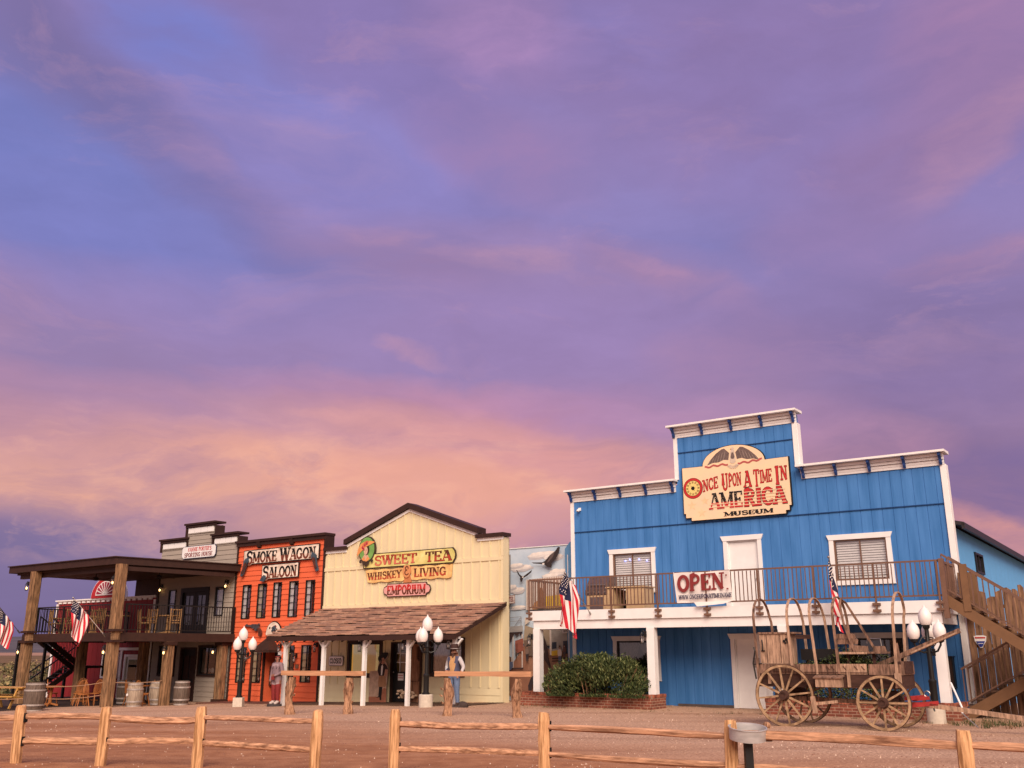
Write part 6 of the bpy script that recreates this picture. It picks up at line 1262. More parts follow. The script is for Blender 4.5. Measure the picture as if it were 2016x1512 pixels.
def cutout():
    t = T('cowgirl_cutout', 'flat painted cowgirl board in a black hat and tan skirt beside the black door', 'cut-out', FY, (-5.4, -.18, -.14)); X0, Z0 = -5.86, -.13
    bk = mat('cutout_rock', (.44, .30, .22), .8, .3, 5); rd = mat('cutout_red_rock', (.34, .13, .075), .8, .25, 5); lay = [-.20]
    b = MB(); Q = lambda pts: [(X0+a*.0094, Z0+(1290-c)*.00206) for a, c in pts]
    # outline in picture units: width 0..100 (0.94 m), 1290 bottom .. 460 top (1.71 m)
    b.prism(Q([(0, 1290), (0, 780), (20, 770), (40, 765), (44, 660), (52, 600), (46, 540), (56, 490), (78, 465), (92, 468), (90, 540), (80, 600), (92, 680), (96, 760), (92, 860), (90, 1000), (88, 1050), (90, 1290)]), -.20, -.17, bk); b.build('board', t)
    def P(mb, pts, m): lay[0] -= .0015; mb.poly([(a, lay[0], z) for a, z in Q(pts)], m)
    f = MB(); P(f, [(0, 1290), (0, 1200), (40, 1195), (60, 1210), (64, 1100), (76, 1045), (89, 1060), (90, 1290)], rd)
    P(f, [(36, 1215), (50, 1190), (52, 1030), (70, 1030), (66, 1190), (66, 1250), (58, 1250), (56, 1205)], signblk); P(f, [(50, 850), (82, 850), (90, 1000), (84, 1035), (48, 1032), (46, 950)], mat('cutout_skirt', (.33, .175, .095), .8, .2, 5)); P(f, [(44, 700), (52, 640), (70, 630), (88, 680), (96, 740), (84, 850), (50, 850), (42, 770)], mat('cutout_jacket', (.035, .02, .02), .8, .2, 5)); P(f, [(60, 700), (66, 660), (70, 700), (66, 840), (60, 840)], white)
    P(f, [(58, 650), (60, 560), (70, 550), (78, 580), (76, 640), (70, 660)], skinm); P(f, [(82, 740), (96, 745), (92, 850), (76, 860)], skinm); P(f, [(42, 560), (44, 530), (54, 510), (60, 475), (78, 462), (94, 466), (93, 510), (84, 560), (76, 585), (72, 548), (60, 560), (52, 610), (44, 600)], signblk); P(f, [(56, 575), (62, 555), (62, 640), (56, 640)], signblk)
    for x in (63, 71): P(f, [(x, 588), (x+3, 588), (x+3, 598), (x, 598)], signblk)
    P(f, [(65, 622), (71, 622), (68, 630)], signred); f.build('painting', t)
    t = T('carved_wood_panel', 'tall brown carved wooden panel with a rough figure relief standing right of the black door', 'carving', FY, (-3.8, -.12, -.08)); cv = mat('carved_wood', (.19, .085, .045), .85, .35, 4, .3, (3, 3, .5), c2=(.28, .14, .08)); cd = mat('carved_wood_dark', (.055, .024, .016), .85, .3, 4)
    b = MB(); b.box(-4.06, -3.50, -.12, -.06, -.08, 1.92, cd); b.build('panel', t); Q2 = lambda pts: [(-4.08+a*.0060, -.08+(1180-c)*.0022) for a, c in pts]
    f = MB()
    for pts, v in (([(0, 700), (2, 560), (10, 560), (30, 520), (34, 400), (42, 330), (66, 330), (72, 400), (70, 520), (88, 560), (92, 700), (84, 860), (0, 860)], -.17), ([(0, 880), (34, 870), (40, 1180), (20, 1180), (0, 1000)], -.15), ([(44, 870), (90, 865), (86, 1180), (46, 1180)], -.165), ([(28, 330), (30, 300), (84, 295), (80, 335)], -.18)): f.prism(Q2(pts), v, -.121, cv)
    f.build('figure_relief', t); p = T('pale_rock_heap', 'small heap of pale broken rocks at the foot of the carved panel', 'rocks', FY, (-3.85, -.5, .02)); rr = random.Random(6); b = MB(); rm = mat('pale_rock', (.55, .40, .28), .9, .3, 8, .2)
    for i in range(34): b.ball((-3.85+rr.uniform(-.34, .34), -.42+rr.uniform(-.14, .14), .06+rr.uniform(0, .24)), rr.uniform(.045, .085), rm, 6, 5, (1, 1, rr.uniform(.5, .9)))
    b.build('rocks', p, kind='stuff')
cutout()
# ================================================================ HITCHING RAILS
def hitch(lab, posts, a, e, zt, seed):
    rr = random.Random(seed); p0 = Vector(posts[0]); fr = Fr((p0.x, p0.y, gz(p0.x, p0.y)), atan2(e[1]-a[1], e[0]-a[0])); t = T('hitching_rail', lab, 'hitching rail', fr, (0, 0, 0)); mi_ = fr.m.inverted(); I = lambda p: mi_ @ Vector(p)
    for (x, y) in posts:
        b = MB(); z0 = gz(x, y); n = 13; k = 12; V = []; bx, by = rr.uniform(-.05, .05), rr.uniform(-.03, .03)
        for i in range(k+1):
            f = i/k; z = z0-.1+(zt-.05-z0+.1)*f; R = .118*(1.08-.18*f)+.022*sin(f*9+seed)
            for j in range(n): aa = 2*pi*j/n; r = R*(1+.12*sin(3*aa+f*6+seed)+rr.uniform(-.09, .09)); V.append(I((x+bx*sin(f*pi)*1.5+r*cos(aa), y+r*sin(aa), z)))
        b.mesh(V, [(i*n+j, i*n+(j+1) % n, (i+1)*n+(j+1) % n, (i+1)*n+j) for i in range(k) for j in range(n)]+[tuple(range(k*n, k*n+n))], bark)
        for i in range(3): aa = rr.uniform(3.4, 6.0); z = rr.uniform(.25, .8); q = I((x+.11*cos(aa), y+.11*sin(aa), z)); b.tube([q, q+Vector((.07*cos(aa), .07*sin(aa), .05))], [.03, .015], bark, 6)
        b.build('log_post', t)
    b = MB(); a, e = Vector((*a, zt)), Vector((*e, zt+.005)); k = 10; V = []; d = (e-a).normalized(); s_ = Vector((-d.y, d.x, 0))
    for i in range(k+1):
        p = a+(e-a)*(i/k)
        for su, sz in ((-1, -1), (1, -1), (1, 1), (-1, 1)): V.append(I(p+s_*(su*.075+rr.uniform(-.006, .006))+Vector((0, 0, .062+sz*.062+rr.uniform(-.006, .006)))))
    b.mesh(V, [(i*4+j, i*4+(j+1) % 4, (i+1)*4+(j+1) % 4, (i+1)*4+j) for i in range(k) for j in range(4)]+[(3, 2, 1, 0), (k*4, k*4+1, k*4+2, k*4+3)], hewn); b.build('rail', t)
hitch('hewn hitching rail on two bark-covered log posts in front of the saloon canopy', [(-6.19, 27.99), (-4.45, 27.22)], (-6.50, 28.12), (-4.02, 27.03), .96, 1)
hitch('hewn hitching rail on two bark-covered log posts in front of the cowboy statue', [(-1.715, 26.08), (.155, 25.49)], (-2.02, 26.18), (.50, 25.38), .98, 2)
# ================================================================ COVERED WAGON without its cover
def wagon():
    t = T('covered_wagon', 'old weathered covered wagon with bare hoops, spoked wheels and a red hitch', 'wagon', FG, (1.1, .6, 0))
    def wheel(u, v, R, n=12, rot=0.0):
        c = Vector((u, v, R)); b = MB(); K = 48
        def ring(r0, r1, v0, v1, m):
            V = []; 
            for i in range(K):
                a = 2*pi*i/K
                for r, vv in ((r0, v0), (r1, v0), (r1, v1), (r0, v1)): V.append((u+r*cos(a), vv, R+r*sin(a)))
            b.mesh(V, [(i*4+j, i*4+(j+1) % 4, ((i+1) % K)*4+(j+1) % 4, ((i+1) % K)*4+j) for i in range(K) for j in range(4)], m)
        ring(R-.062, R-.010, v-.028, v+.028, wheelw); w = b.build('wheel', t); b = MB(); ring(R-.010, R, v-.030, v+.030, rust); b.build('tyre', t, w)
        for i in range(n):
            a = 2*pi*i/n+rot; b = MB(); b.beam((u+.08*cos(a), v, R+.08*sin(a)), (u+(R-.06)*cos(a), v, R+(R-.06)*sin(a)), .045, .040, wheelw, up=(0, 1, 0), w2=.032, h2=.03); b.build('spoke', t, w)
        b = MB(); b.lathe((u, v+.13, R), [(.085, 0), (.10, .03), (.115, .10), (.115, .17), (.095, .24), (.09, .27), (.06, .27), (.06, .25), (.0, .25)], wdark, 16, (0, -1, 0)); b.build('hub', t, w, smooth=True)
    for (u, v, R, r) in ((.05, 0, .665, .12), (2.17, 0, .563, .0), (.05, 1.25, .665, .3), (2.17, 1.25, .563, .2)): wheel(u, v, R, 12, r)
    b = MB(); 
    for u, z in ((.05, .665), (2.17, .563)): b.beam((u, .02, z), (u, 1.23, z), .10, .12, wdark); b.beam((u, .14, z+.14), (u, 1.1, z+.14), .12, .14, wdark)
    b.beam((-.25, .62, .60), (3.0, .62, .50), .09, .09, weath, up=(0, 0, 1)); b.build('running_gear', t)
    b = MB(); b.box(-.57, 2.60, .12, 1.12, .84, .88, wdark); b.build('bed_floor', t)
    b = MB(); rr = random.Random(9)
    b.box(-.58, 2.58, .115, .15, .882, 1.12, wdark); b.box(-.58, 2.58, 1.09, 1.125, .882, 1.12, wdark); b.box(-.58, -.55, .152, 1.088, .882, 1.12, wdark); b.box(2.55, 2.58, .152, 1.088, .882, 1.12, wdark); b.build('side_board', t, label='dark lower wagon side boards')
    b = MB(); b.box(-.60, 1.20, .105, .14, 1.125, 1.335, weath); b.box(1.205, 1.86, .105, .14, 1.125, 1.345, weathl); b.box(1.90, 2.60, .10, .14, 1.122, 1.34, weath); b.box(-.60, 2.60, 1.10, 1.135, 1.125, 1.335, weath); b.box(-.61, -.575, .142, 1.098, 1.125, 1.33, weath); b.box(2.565, 2.60, .142, 1.098, 1.125, 1.40, weath); b.build('side_board', t, label='weathered upper wagon side boards')
    b = MB()
    for u, z0, z1 in ((.46, .95, 1.32), (1.47, .86, 1.32), (2.46, .86, 1.16), (-.30, .9, 1.12), (2.53, .86, 1.16)): b.beam((u, .088, z0), (u, .088, z1), .065, .03, weathl, up=(0, 1, 0))
    b.tube([(-.2, .08, 1.165), (1.9, .08, 1.165)], .008, rust, 6)
    for u in (1.0, 1.1, 1.36, 1.6, 1.75): b.beam((u, .098, 1.30), (u+.07, .098, 1.22), .012, .008, rust, up=(0, 1, 0))
    b.build('stake', t)
    # cupboard at the back, tool box, seat
    b = MB(); b.box(-.50, .20, .15, .62, 1.34, 1.99, weathl); b.box(-.53, .32, .12, .66, 1.992, 2.03, weath); b.box(-.34, -.33, .14, .15, 1.36, 1.97, wdark); b.box(-.02, -.01, .14, .15, 1.36, 1.97, wdark); cb = b.build('cupboard', t)
    b = MB(); b.tube([(-.44, .13, 1.86), (-.42, .10, 1.80), (-.42, .10, 1.66), (-.44, .13, 1.62)], .014, black, 6); b.tube([(-.47, .13, 1.62), (-.38, .13, 1.62)], .012, black, 6); b.build('handle', t, cb)
    b = MB(); 
    for a, z, r in ((.13, 1.87, .028), (.08, 1.83, .03), (.17, 1.82, .03), (.11, 1.79, .022)): b.lathe((a, .145, z), [(r, 0), (r, .02), (0, .02)], black, 10, (0, -1, 0))
    b.build('clasp', t, cb)
    b = MB(); b.box(.30, .62, .3, .34, 1.88, 1.97, wdark); b.box(.32, 1.05, .5, .95, 1.42, 1.66, black); b.build('black_chest', t)
    b = MB(); b.box(.80, 1.34, -.12, .10, .86, 1.06, weathl); b.prism([(-.16, 1.06), (.10, 1.11), (.10, 1.085), (-.15, 1.035)], .76, 1.38, weath, 'u'); b.build('tool_box', t)
    b = MB(); b.box(1.28, 1.88, .16, .98, 1.55, 1.595, weathl); b.box(1.90, 2.16, .16, .98, 1.56, 1.60, weath)
    b.prism([(1.30, 1.60), (1.74, 1.60), (1.74, 1.72), (1.34, 1.74)], .80, .84, weath); b.prism([(1.84, 1.60), (2.14, 1.60), (2.10, 1.72), (1.86, 1.72)], .80, .84, weath); b.box(1.4, 1.46, .3, .36, 1.34, 1.55, wdark); b.box(1.95, 2.01, .3, .36, 1.34, 1.56, wdark); b.box(1.4, 1.46, .8, .86, 1.34, 1.55, wdark); s_ = b.build('seat', t)
    b = MB(); b.prism([(1.22, 1.76), (1.66, 1.76), (1.68, 1.85), (1.64, 1.87), (1.24, 1.87)], .30, .335, weath); b.prism([(1.20, 1.875), (1.64, 1.875), (1.63, 1.96), (1.58, 1.98), (1.24, 1.98), (1.19, 1.95)], .29, .325, weath); b.box(1.38, 1.41, .336, .35, 1.59, 1.95, rust); b.box(1.52, 1.55, .336, .35, 1.59, 1.95, rust); b.build('seat_back', t, s_)
    b = MB(); b.tube([(1.70, .9, 1.78), (1.72, .9, 1.88), (2.0, .9, 1.87), (2.02, .9, 1.62)], .014, steel, 6); b.build('seat_rail', t, s_)
    # hoops
    def hoop(us, ztop, z0, z1, v0=.085, v1=1.15, lean=0.0, twist=0):
        b = MB(); cz = ztop-.53; vm_, rv = (v0+v1)/2, (v1-v0)/2; pts = [(us, v0, z0), (us-.0+lean*.3, v0, (z0+cz)/2), (us+lean*.6, v0, cz)]
        for i in range(1, 12): a = pi-pi*i/12; pts.append((us+lean*.6+lean*.4*sin(a), vm_+rv*cos(a), cz+.53*sin(a)))
        pts += [(us+lean*.6+twist*.5, v1, cz), (us+twist, v1, z1)]; V = []
        for i, p in enumerate(pts):
            p = Vector(p); d = (Vector(pts[min(i+1, len(pts)-1)])-Vector(pts[max(i-1, 0)])).normalized(); nn = d.cross(Vector((1, 0, 0))).normalized()
            for a, c in ((-1, -1), (1, -1), (1, 1), (-1, 1)): V.append(p+Vector((a*.028, 0, 0))+nn*(c*.011))
        k = len(pts); b.mesh(V, [(i*4+j, i*4+(j+1) % 4, (i+1)*4+(j+1) % 4, (i+1)*4+j) for i in range(k-1) for j in range(4)]+[(3, 2, 1, 0), tuple((k-1)*4+j for j in range(4))], weath if us < 0 or us > 1 and us < 1.3 else weathl); return b
    for us, zt, z0, ln, tw_ in ((-.55, 2.81, .95, -.06, .05), (.24, 2.80, 1.30, -.06, .02), (.80, 2.79, 1.12, -.12, .0), (1.28, 2.80, 1.14, -.07, .0), (2.47, 2.86, .88, .07, -.05)): hoop(us, zt, z0, 1.34, lean=ln, twist=tw_).build('hoop', t)
    b = MB(); p0 = [(1.62, .20, 1.60), (1.42, .24, 2.2), (1.34, .34, 2.60), (1.32, .5, 2.74), (1.38, .68, 2.66), (1.60, .80, 2.20), (1.90, .88, 1.60)]
    for i in range(len(p0)-1): b.beam(p0[i], p0[i+1], .05, .022, weath, up=(0, 1, 0))
    b.build('hoop', t, label='loose broken hoop leaning on the seat')
    # raised pole, hitch, tongue, brake
    b = MB(); b.beam((1.75, .62, 1.22), (2.45, .60, 1.50), .10, .10, weath); b.beam((2.45, .60, 1.50), (3.72, .55, 2.03), .115, .10, weath, w2=.09, h2=.09); b.beam((2.7, .53, 1.57), (3.66, .49, 1.98), .04, .035, weathl); b.build('raised_pole', t)
    b = MB(); b.box(2.42, 2.62, .25, .95, 1.15, 1.40, wdark); b.prism([(2.44, 1.16), (2.56, 1.14), (2.50, 1.78), (2.46, 1.78)], .30, .34, weath); b.build('footboard', t)
    b = MB(); b.beam((2.52, .62, .50), (3.12, .62, .56), .10, .09, mat('hitch_red', (.34, .03, .028), .6, .3, 7)); b.beam((2.62, .1, .66), (2.75, 1.15, .66), .09, .075, bpy.data.materials['hitch_red']); b.beam((2.62, .62, .62), (2.95, .60, .66), .10, .07, bpy.data.materials['hitch_red']); h = b.build('hitch', t)
    b = MB(); b.tube([(2.92+.06*cos(a), .6, .74+.06*sin(a)) for a in [2*pi*i/14 for i in range(14)]], .010, steel, 6, closed=True); b.tube([(2.98, .6, .62), (3.02, .6, .46), (3.04, .58, .40)], .018, black, 6); b.build('ring', t, h)
    b = MB(); b.beam((2.95, .62, .51), (6.6, .62, .10), .10, .09, weathl); b.build('tongue', t)
    b = MB(); b.beam((.72, -.02, .32), (.68, -.02, .66), .09, .07, weathl, up=(0, 1, 0)); b.beam((.70, .05, .50), (1.18, .10, .56), .08, .06, weathl); b.build('brake_block', t); b = MB(); b.tube([(-.62, .1, 1.0), (-.66, .08, 1.35), (-.60, .08, 1.62), (-.63, .08, 1.7)], .018, black, 6); b.tube([(-.66, .08, 1.32), (-.46, .1, 1.34)], .012, black, 6); b.build('brake_lever', t)
wagon()
shrub('bed_plant', 'low leafy green plants growing in the bed of the covered wagon', 'plant', FG, (1.1, .62, 1.12), (.95, .42, .42), 4200, 41, .055, .5, None, False)
b = MB(); b.ball((5.55, 21.95, .05), .09, bark, 10, 7, (1, 1, .9)); b.top('wood_chock', 'short round wooden chock on the gravel beside the near rear wagon wheel', 'chock', FW, (5.55, 21.95, 0), smooth=True)
# ================================================================ BARRELS, CHAIRS, TABLES, ROPES
def barrel(lab, u, v, z, h=.92, r=.31, wood=None):
    wood = wood or barrelw
    t = T('barrel', lab, 'barrel', FY, (u, v, z), 'oak barrels along the timber porch'); b = MB(); n = 22; V = []; k = 10
    for i in range(k+1):
        f = i/k; R = r*(.80+.20*(1-(2*f-1)**2))
        for j in range(n): a = 2*pi*j/n; V.append((u+R*(1-.018*(j % 2))*cos(a), v+R*(1-.018*(j % 2))*sin(a), z+h*f))
    b.mesh(V, [(i*n+j, i*n+(j+1) % n, (i+1)*n+(j+1) % n, (i+1)*n+j) for i in range(k) for j in range(n)], wood); b.build('staves', t); b = MB(); b.lathe((u, v, z+h-.03), [(r*.79, 0), (0, .001)], wood, 20); b.build('lid', t)
    for f in (.03, .22, .72, .93): R = r*(.80+.20*(1-(2*f-1)**2))+.006; b = MB(); b.lathe((u, v, z+h*f-.02), [(R, 0), (R+.008, .002), (R+.010, .058), (R+.002, .06)], hoopm, 24); b.build('hoop', t, smooth=True)
    return t
BZ = -.42
barrel('dark oak barrel at the outer left corner of the porch floor, largest in the photo', -14.92, -7.55, -.42, .98, .36)
t_ = barrel('pale oak barrel with a round bung in the middle of the porch edge', -13.95, -4.25, -.38, .86, .30, barrelp); b = MB(); b.lathe((-13.95, -4.56, .06), [(.05, 0), (.05, .02), (0, .02)], white, 12, (0, -1, 0)); b.build('bung', t_)
barrel('pale oak barrel half hidden behind the short porch post', -14.62, -2.85, -.38, .88, .30, barrelp); barrel('dark oak barrel right of the short porch post before the grey door', -13.62, -2.45, -.38, .90, .31)
barrel('oak barrel deep in the porch left of the corner post', -17.2, -2.6, -.42, .9, .31)
def chair_oak():
    t = T('spindle_chair', 'x', 'chair', FW, (0, 0, 0), 'oak spindle chairs on the porch floor'); b = MB(); b.prism([(.21*cos(a)*1.02, .20*sin(a)) for a in [2*pi*i/16 for i in range(16)]], .43, .465, oakch, 'z'); b.build('seat', t)
    for sx in (-1, 1):
        for sy in (-1, 1): b = MB(); b.tube([(sx*.13, sy*.13, .43), (sx*.17, sy*.17, .22), (sx*.21, sy*.21, 0)], [.016, .022, .014], oakch, 7); b.build('leg', t, smooth=True)
    b = MB(); b.tube([(-.18, 0, .2), (.18, 0, .2)], .012, oakch, 6); b.build('stretcher', t)
    hp = [(.20*cos(a)*1.05, .17+.06*sin(a), .46+.50*sin(a)**.8 if sin(a) > 0 else .46) for a in [pi*i/14 for i in range(15)]]; b = MB(); b.tube(hp, .014, oakch, 7)
    for i in range(2, 13): b.tube([(hp[i][0]*.85, .16, .46), hp[i]], .008, oakch, 5)
    b.build('backrest', t, smooth=True); return t
def chair_log():
    t = T('log_chair', 'x', 'chair', FW, (0, 0, 0), 'rustic log chairs on the upper deck'); b = MB(); b.box(-.23, .23, -.22, .2, .42, .46, pinech); b.build('seat', t)
    for sx in (-1, 1): b = MB(); b.tube([(sx*.2, -.2, 0), (sx*.2, -.2, .62)], .028, pinech, 7); b.build('leg', t); b = MB(); b.tube([(sx*.2, .19, 0), (sx*.22, .25, 1.0)], .028, pinech, 7); b.build('leg', t); b = MB(); b.tube([(sx*.2, -.22, .64), (sx*.21, .22, .66)], .026, pinech, 7); b.build('armrest', t)
    b = MB()
    for z in (.52, .95): b.tube([(-.21, .215+(z-.5)*.07, z), (.21, .215+(z-.5)*.07, z)], .024, pinech, 7)
    for x in (-.13, -.045, .045, .13): b.tube([(x, .215, .52), (x*1.05, .25, .95)], .014, pinech, 6)
    b.build('backrest', t); return t
def rtable(name, m, h, r, group):
    t = T(name, 'x', 'table', FW, (0, 0, 0), group); b = MB(); b.lathe((0, 0, h-.05), [(r, 0), (r+.01, .02), (r, .05), (0, .05)], m, 20); b.build('tabletop', t)
    b = MB(); b.lathe((0, 0, 0), [(.05, .05), (.07, .2), (.045, h*.5), (.08, h-.06)], m, 10); b.build('pedestal', t, smooth=True)
    for i in range(4): a = pi/4+i*pi/2; b = MB(); b.beam((.03*cos(a), .03*sin(a), .10), (r*.75*cos(a), r*.75*sin(a), .03), .06, .06, m); b.build('foot', t)
    return t
oc = chair_oak(); lc_ = chair_log(); ot = rtable('round_table', oakch, .74, .42, 'round tables on the porch floor'); lt = rtable('pine_table', pinech, .76, .48, 'pine tables on the upper deck')
def spread(proto, spots, z):
    first = True
    for (u, v, r, lab) in spots:
        loc = FY.W((u, v, z))
        if first: o = proto.ob; o.location = loc; o.rotation_euler = (0, 0, FY.rz+r); o['label'] = lab; first = False
        else: dup(proto, loc, FY.rz+r, lab)
spread(oc, [(-18.5, -4.9, 2.6, 'oak spindle chair at the far left of the porch floor, behind the dark barrel'), (-17.55, -4.35, -.4, 'oak spindle chair left of the pair between barrel and corner post'), (-16.95, -4.05, .3, 'hoop-backed oak spindle chair in the middle between barrel and corner post'), (-16.55, -4.75, 1.2, 'oak spindle chair just left of the porch corner post'), (-15.75, -3.25, 2.8, 'oak spindle chair just right of the porch corner post'), (-15.25, -2.85, -.6, 'oak spindle chair left of the pale barrel with the bung'), (-14.45, -3.6, 1.9, 'oak spindle chair between the pale barrel and the short porch post'), (-19.4, -3.2, .8, 'oak spindle chair in the shadow under the porch stair')], BZ)
spread(ot, [(-17.9, -5.3, 0, 'round oak table left of the corner post with chairs round it'), (-16.0, -2.75, 0, 'round oak table right of the corner post before the white door')], BZ)
spread(lc_, [(-20.3, -4.1, 2.9, 'rustic pine chair at the left end of the upper deck'), (-19.5, -3.9, .2, 'rustic pine chair in front of the white corner of the red building'), (-18.7, -4.2, 3.4, 'rustic pine chair left of the hanging porch flag'), (-17.9, -3.7, 1.2, 'rustic pine chair behind the hanging porch flag'), (-17.2, -4.2, -1.2, 'rustic pine chair just left of the upper corner post'), (-16.9, -2.2, 2.8, 'rustic pine chair just right of the upper corner post'), (-15.9, -2.7, .4, 'rustic pine chair under the grey window with the white blind'), (-15.2, -2.0, 4.4, 'rustic pine chair in front of the left half of the french door')], 2.285)
spread(lt, [(-19.1, -3.2, 0, 'pine table at the left end of the upper deck'), (-17.6, -3.0, 0, 'pine table in the middle of the upper deck behind the corner post'), (-15.9, -1.8, 0, 'pine table near the french door on the upper deck')], 2.285)
def rope(lab, a, e, sag):
    a, e = FY.W(a), FY.W(e); fr = Fr(a, 0); b = MB(); k = 14; b.tube([(e-a)*(i/k)+Vector((0, 0, -sag*4*(i/k)*(1-i/k))) for i in range(k+1)], .017, ropem, 6); b.top('rope', lab, 'rope', fr, (0, 0, 0), 'rope barriers round the porch', smooth=True)
rope('upper rope strung from the dark barrel to the porch corner post', (-14.80, -7.25, .42), (-14.62, -5.2, .50), .06); rope('lower rope strung from the dark barrel to the porch corner post', (-14.80, -7.2, .0), (-14.62, -5.2, .06), .06); rope('upper rope strung from the corner post to the short porch post', (-14.35, -4.9, .50), (-14.15, -3.0, .52), .04)
rope('upper rope running left out of the photo from the dark barrel', (-15.2, -7.7, .42), (-18.2, -8.3, .42), .05); rope('lower rope running left out of the photo from the dark barrel', (-15.2, -7.7, .02), (-18.2, -8.3, .0), .05)
def picnic_table():
    o = FY.W((-17.9, -7.0, -.42)); fr = Fr(o, radians(-12)); t = T('picnic_table', 'yellow wooden picnic table at the left edge behind the fence', 'picnic table', fr, (0, 0, 0)); b = MB()
    for i in range(5): b.box(-.9, .9, -.36+i*.15, -.23+i*.15, .72, .76, picnic)
    b.build('tabletop', t)
    for s_ in (-1, 1): b = MB(); b.box(-.9, .9, s_*.72-.13, s_*.72+.13, .42, .46, picnic); b.build('bench', t)
    for x in (-.65, .65):
        b = MB()
        for s_ in (-1, 1): b.beam((x, s_*.25, .72), (x, s_*.62, 0), .09, .04, picnic, up=(1, 0, 0))
        b.box(x+.022, x+.06, -.82, .82, .33, .42, picnic); b.box(x+.022, x+.06, -.36, .36, .63, .718, picnic); b.build('leg_frame', t)
picnic_table()
def fan(lab, u, v):
    t = T('ceiling_fan', lab, 'fan', FY, (u, v, 4.70), 'ceiling fans under the porch roof'); b = MB(); b.tube([(u, v, 4.76), (u, v, 4.62)], .02, black, 8); b.lathe((u, v, 4.48), [(.05, 0), (.12, .03), (.12, .12), (.04, .15)], black, 14); b.build('motor', t)
    for i in range(5): a = 2*pi*i/5+.3; b = MB(); b.beam((u+.12*cos(a), v+.12*sin(a), 4.55), (u+.72*cos(a), v+.72*sin(a), 4.55), .14, .015, brown); b.build('blade', t)
fan('dark ceiling fan under the left part of the porch roof', -18.9, -3.4); fan('dark ceiling fan under the right part of the porch roof', -15.9, -2.4)
# ================================================================ SPLIT-RAIL FENCE
def fence(lab, P, seed, tail=None, head=None):
    rr = random.Random(seed); o = Vector((P[0][0], P[0][1], 0)); fr = Fr(o, atan2(P[-1][1]-P[0][1], P[-1][0]-P[0][0])); t = T('split_rail_fence', lab, 'fence', fr, (0, 0, 0)); mi_ = fr.m.inverted(); I = lambda p: mi_ @ Vector(p)
    for (x, y) in P:
        d = Vector((1, -.22, 0)).normalized(); n_ = Vector((-d.y, d.x, 0)); w, dp = rr.uniform(.066, .078), rr.uniform(.055, .066); b = MB(); k = 8; V = []; sec = [(-1, -.55), (-.55, -1), (.6, -1), (1, -.5), (1, .6), (.5, 1), (-.6, 1), (-1, .5)]; lx, ly = rr.uniform(-.02, .02), rr.uniform(-.02, .02)
        for i in range(k+1):
            z = -.08+.90*i/k; sh = (.84 if i == k else 1)*(1+rr.uniform(-.03, .03))
            for a, c in sec: p = Vector((x, y, z+(rr.uniform(-.02, .012) if i == k else 0)))+d*(a*w*sh*(1+rr.uniform(-.04, .04))+lx*i/k)+n_*(c*dp*sh+ly*i/k); V.append(I(p))
        n = len(sec); b.mesh(V, [(i*n+j, i*n+(j+1) % n, (i+1)*n+(j+1) % n, (i+1)*n+j) for i in range(k) for j in range(n)]+[tuple(k*n+j for j in range(n))], cedar); po = b.build('post', t)
        m = MB(); 
        for z in (.32, .65): c = Vector((x, y, z))+d*(w*1.0)-n_*.0; m.beam(I(c-d*.012-Vector((0, 0, .065))), I(c-d*.012+Vector((0, 0, .065))), .03, .07, dark, up=(0, 1, 0))
        m.build('mortise', t, po)
    pts = ([head] if head else [])+P+([tail] if tail else [])
    for i in range(len(pts)-1):
        for z in (.32, .655):
            a = Vector((*pts[i], z+rr.uniform(-.02, .02))); e = Vector((*pts[i+1], z+rr.uniform(-.02, .02))); d = (e-a).normalized(); s_ = Vector((-d.y, d.x, 0)); a -= d*.06; e += d*.06; b = MB(); k = 12; V = []; hh, ww = rr.uniform(.042, .054), rr.uniform(.032, .042); n = 7; bow = rr.uniform(-.03, .02)
            ph = [rr.uniform(.8, 1.15) for _ in range(n)]; tw0 = rr.uniform(-.3, .3)
            for j in range(k+1):
                f = j/k; p = a+(e-a)*f+Vector((0, 0, bow*sin(f*pi)+rr.uniform(-.004, .004))); tp = .55 if j in (0, k) else (.88 if j in (1, k-1) else 1)
                for q in range(n): an = 2*pi*q/n+tw0+f*.4; V.append(I(p+s_*(ww*cos(an)*ph[q]*tp*rr.uniform(.96, 1.04))+Vector((0, 0, hh*sin(an)*ph[q]*tp*rr.uniform(.96, 1.04)))))
            b.mesh(V, [(j*n+q, j*n+(q+1) % n, (j+1)*n+(q+1) % n, (j+1)*n+q) for j in range(k) for q in range(n)], cedarr); b.build('rail', t)
fence('split-rail cedar fence, left run ending before the gap', [(-8.95, 15.35), (-7.34, 15.04), (-6.03, 14.9), (-4.575, 14.77), (-2.70, 13.91)], 4, head=(-10.8, 15.6))
fence('split-rail cedar fence, right run starting after the gap', [(-1.63, 14.03), (.43, 13.35), (2.57, 11.93), (4.67, 10.45), (6.9, 9.0)], 7)
def basin():
    fr = Fr((2.74, 11.75, 0), 0); t = T('metal_basin_stand', 'round galvanised basin on a black post just behind the fence', 'basin', fr, (0, 0, 0)); b = MB(); R = .215; z = .62
    b.lathe((0, 0, z), [(0, .0), (R*.97, 0), (R, .125), (R+.008, .13), (R+.008, .14), (R-.004, .14), (R*.95, .012), (0, .010)], galv, 32, (.02, -.15, 1)); b.build('basin', t, smooth=True); b = MB(); b.box(-.045, .045, -.045, .045, -.1, z-.001, black); b.build('post', t); b = MB(); b.prism([(.14*cos(a)+.26, .14*sin(a)+.10) for a in [2*pi*i/20 for i in range(20)]], z+.01, z+.03, mat('grey_plate', (.30, .24, .24), .6, .1), 'z'); b.box(.08, .3, .05, .09, z-.03, z-.005, black); b.build('side_tray', t)
basin()
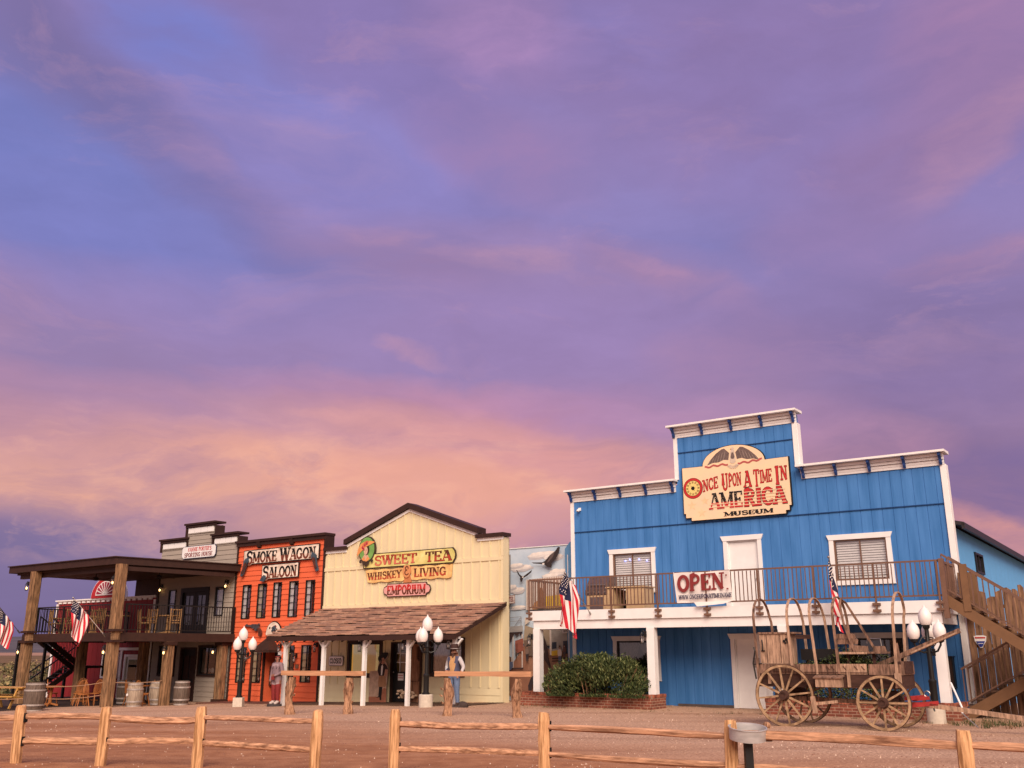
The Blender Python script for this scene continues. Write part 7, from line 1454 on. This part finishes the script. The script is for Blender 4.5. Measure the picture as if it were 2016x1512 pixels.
# ================================================================ PLANK FENCE, SHIELD SIGN AND SMALL THINGS AT THE RIGHT
def plank_fence():
    t = T('plank_fence', 'tall rough vertical plank fence with a jagged top behind the brown stairs', 'fence', FB, (8.0, .12, 0)); rr = random.Random(12); b = MB(); u = 6.52
    while u < 12.5:
        w = rr.uniform(.13, .24); h = rr.uniform(3.0, 3.34) if u > 7.1 else rr.uniform(2.95, 3.22); c = rr.uniform(-.04, .04); v = .10+rr.uniform(0, .03); b.prism([(u, -.15), (u+w-.012, -.15), (u+w-.012, h+c), (u+w*.5, h+rr.uniform(0, .05)), (u, h-c)], v, v+.03, plankw); u += w
    b.build('planks', t); r = MB()
    for z in (.5, 1.7, 2.7): r.box(6.52, 12.5, .165, .22, z, z+.09, plankw)
    r.build('cross_rail', t)
    t = T('shield_sign', 'small red, white and blue balloon-shaped sign on the plank fence under the stairs', 'sign', FB, (6.8, .05, 1.72)); q = MB(); sh = lambda d: [(6.66+d, 1.98-d), (6.72, 2.0-d), (6.88, 2.0-d), (6.94-d, 1.98-d), (6.92-d, 1.86), (6.86, 1.76), (6.83, 1.71+d), (6.77, 1.71+d), (6.74, 1.76), (6.68+d, 1.86)]
    q.prism(sh(-.012), .06, .085, white); q.build('board', t); q = MB(); q.prism([(6.675, 1.97), (6.925, 1.97), (6.922, 1.935), (6.678, 1.935)], .052, .059, signred); q.prism([(6.690, 1.865), (6.910, 1.865), (6.855, 1.765), (6.828, 1.72), (6.772, 1.72), (6.745, 1.765)], .052, .059, mat('shield_blue', (.02, .04, .25), .6)); q.box(6.74, 6.86, .048, .0515, 1.80, 1.815, white); q.build('painted_bands', t)
plank_fence()
def misc():
    t = T('utility_box', 'tall black metal box fixed to the blue wall near the stairs', 'utility box', FB, (6.0, -.2, .6)); b = MB(); b.box(5.90, 6.12, -.24, -.01, .68, 1.46, black); b.box(5.88, 6.14, -.26, .0, 1.461, 1.49, black); b.build('case', t); b = MB(); b.box(5.93, 6.09, -.255, -.241, .74, 1.38, brown); b.build('door', t)
    b = MB(); a = Vector((9.92, 22.5, .92)); b.tube([(0, 0, 0), Vector((9.88, 22.0, .42))-a, Vector((9.86, 21.97, .30))-a], .022, white, 8); b.tube([Vector((9.86, 21.97, .30))-a, Vector((10.05, 21.7, .02))-a], .015, steel, 6); b.top('white_pipe', 'thin white pipe leaning down to the ground beside the wagon tongue', 'pipe', Fr(a, 0), (0, 0, 0), smooth=True)
    def tuft(mb, x, y, s_, n, rr, m):
        for i in range(n):
            a = rr.uniform(0, 6.28); p = Vector((x+rr.gauss(0, s_*.5), y+rr.gauss(0, s_*.3), gz(x, y)-.01)); o = Vector((cos(a)*.5, sin(a)*.5, 1)).normalized()*s_*rr.uniform(.3, 1); w = Vector((-sin(a), cos(a), 0))*s_*.05; mb.poly([p-w, p+w, p+o], m)
    b = MB(); rr = random.Random(31); g1 = mat('weed_green', (.06, .075, .025), .9, .3, 4); g2 = mat('weed_dry', (.22, .14, .075), .9, .3, 4)
    for k in range(46):
        p = FB.W((rr.uniform(-6.2, 6.6), -2.36-rr.random()**2*1.3, 0)); tuft(b, p.x, p.y, rr.uniform(.05, .13), 14, rr, rr.choice((g1, g2, g2)))
    for k in range(60): x, y = 10.8+rr.gauss(0, .7), 23.0+rr.gauss(0, .5); tuft(b, x, y, rr.uniform(.06, .2), 16, rr, rr.choice((g1, g1, g2)))
    for k in range(20): p = FY.W((rr.uniform(-13, .3), -2.3-rr.random()*.5, 0)); tuft(b, p.x, p.y, .06, 8, rr, g2)
    b.top('weeds', None, None, FW, kind='stuff')
misc()
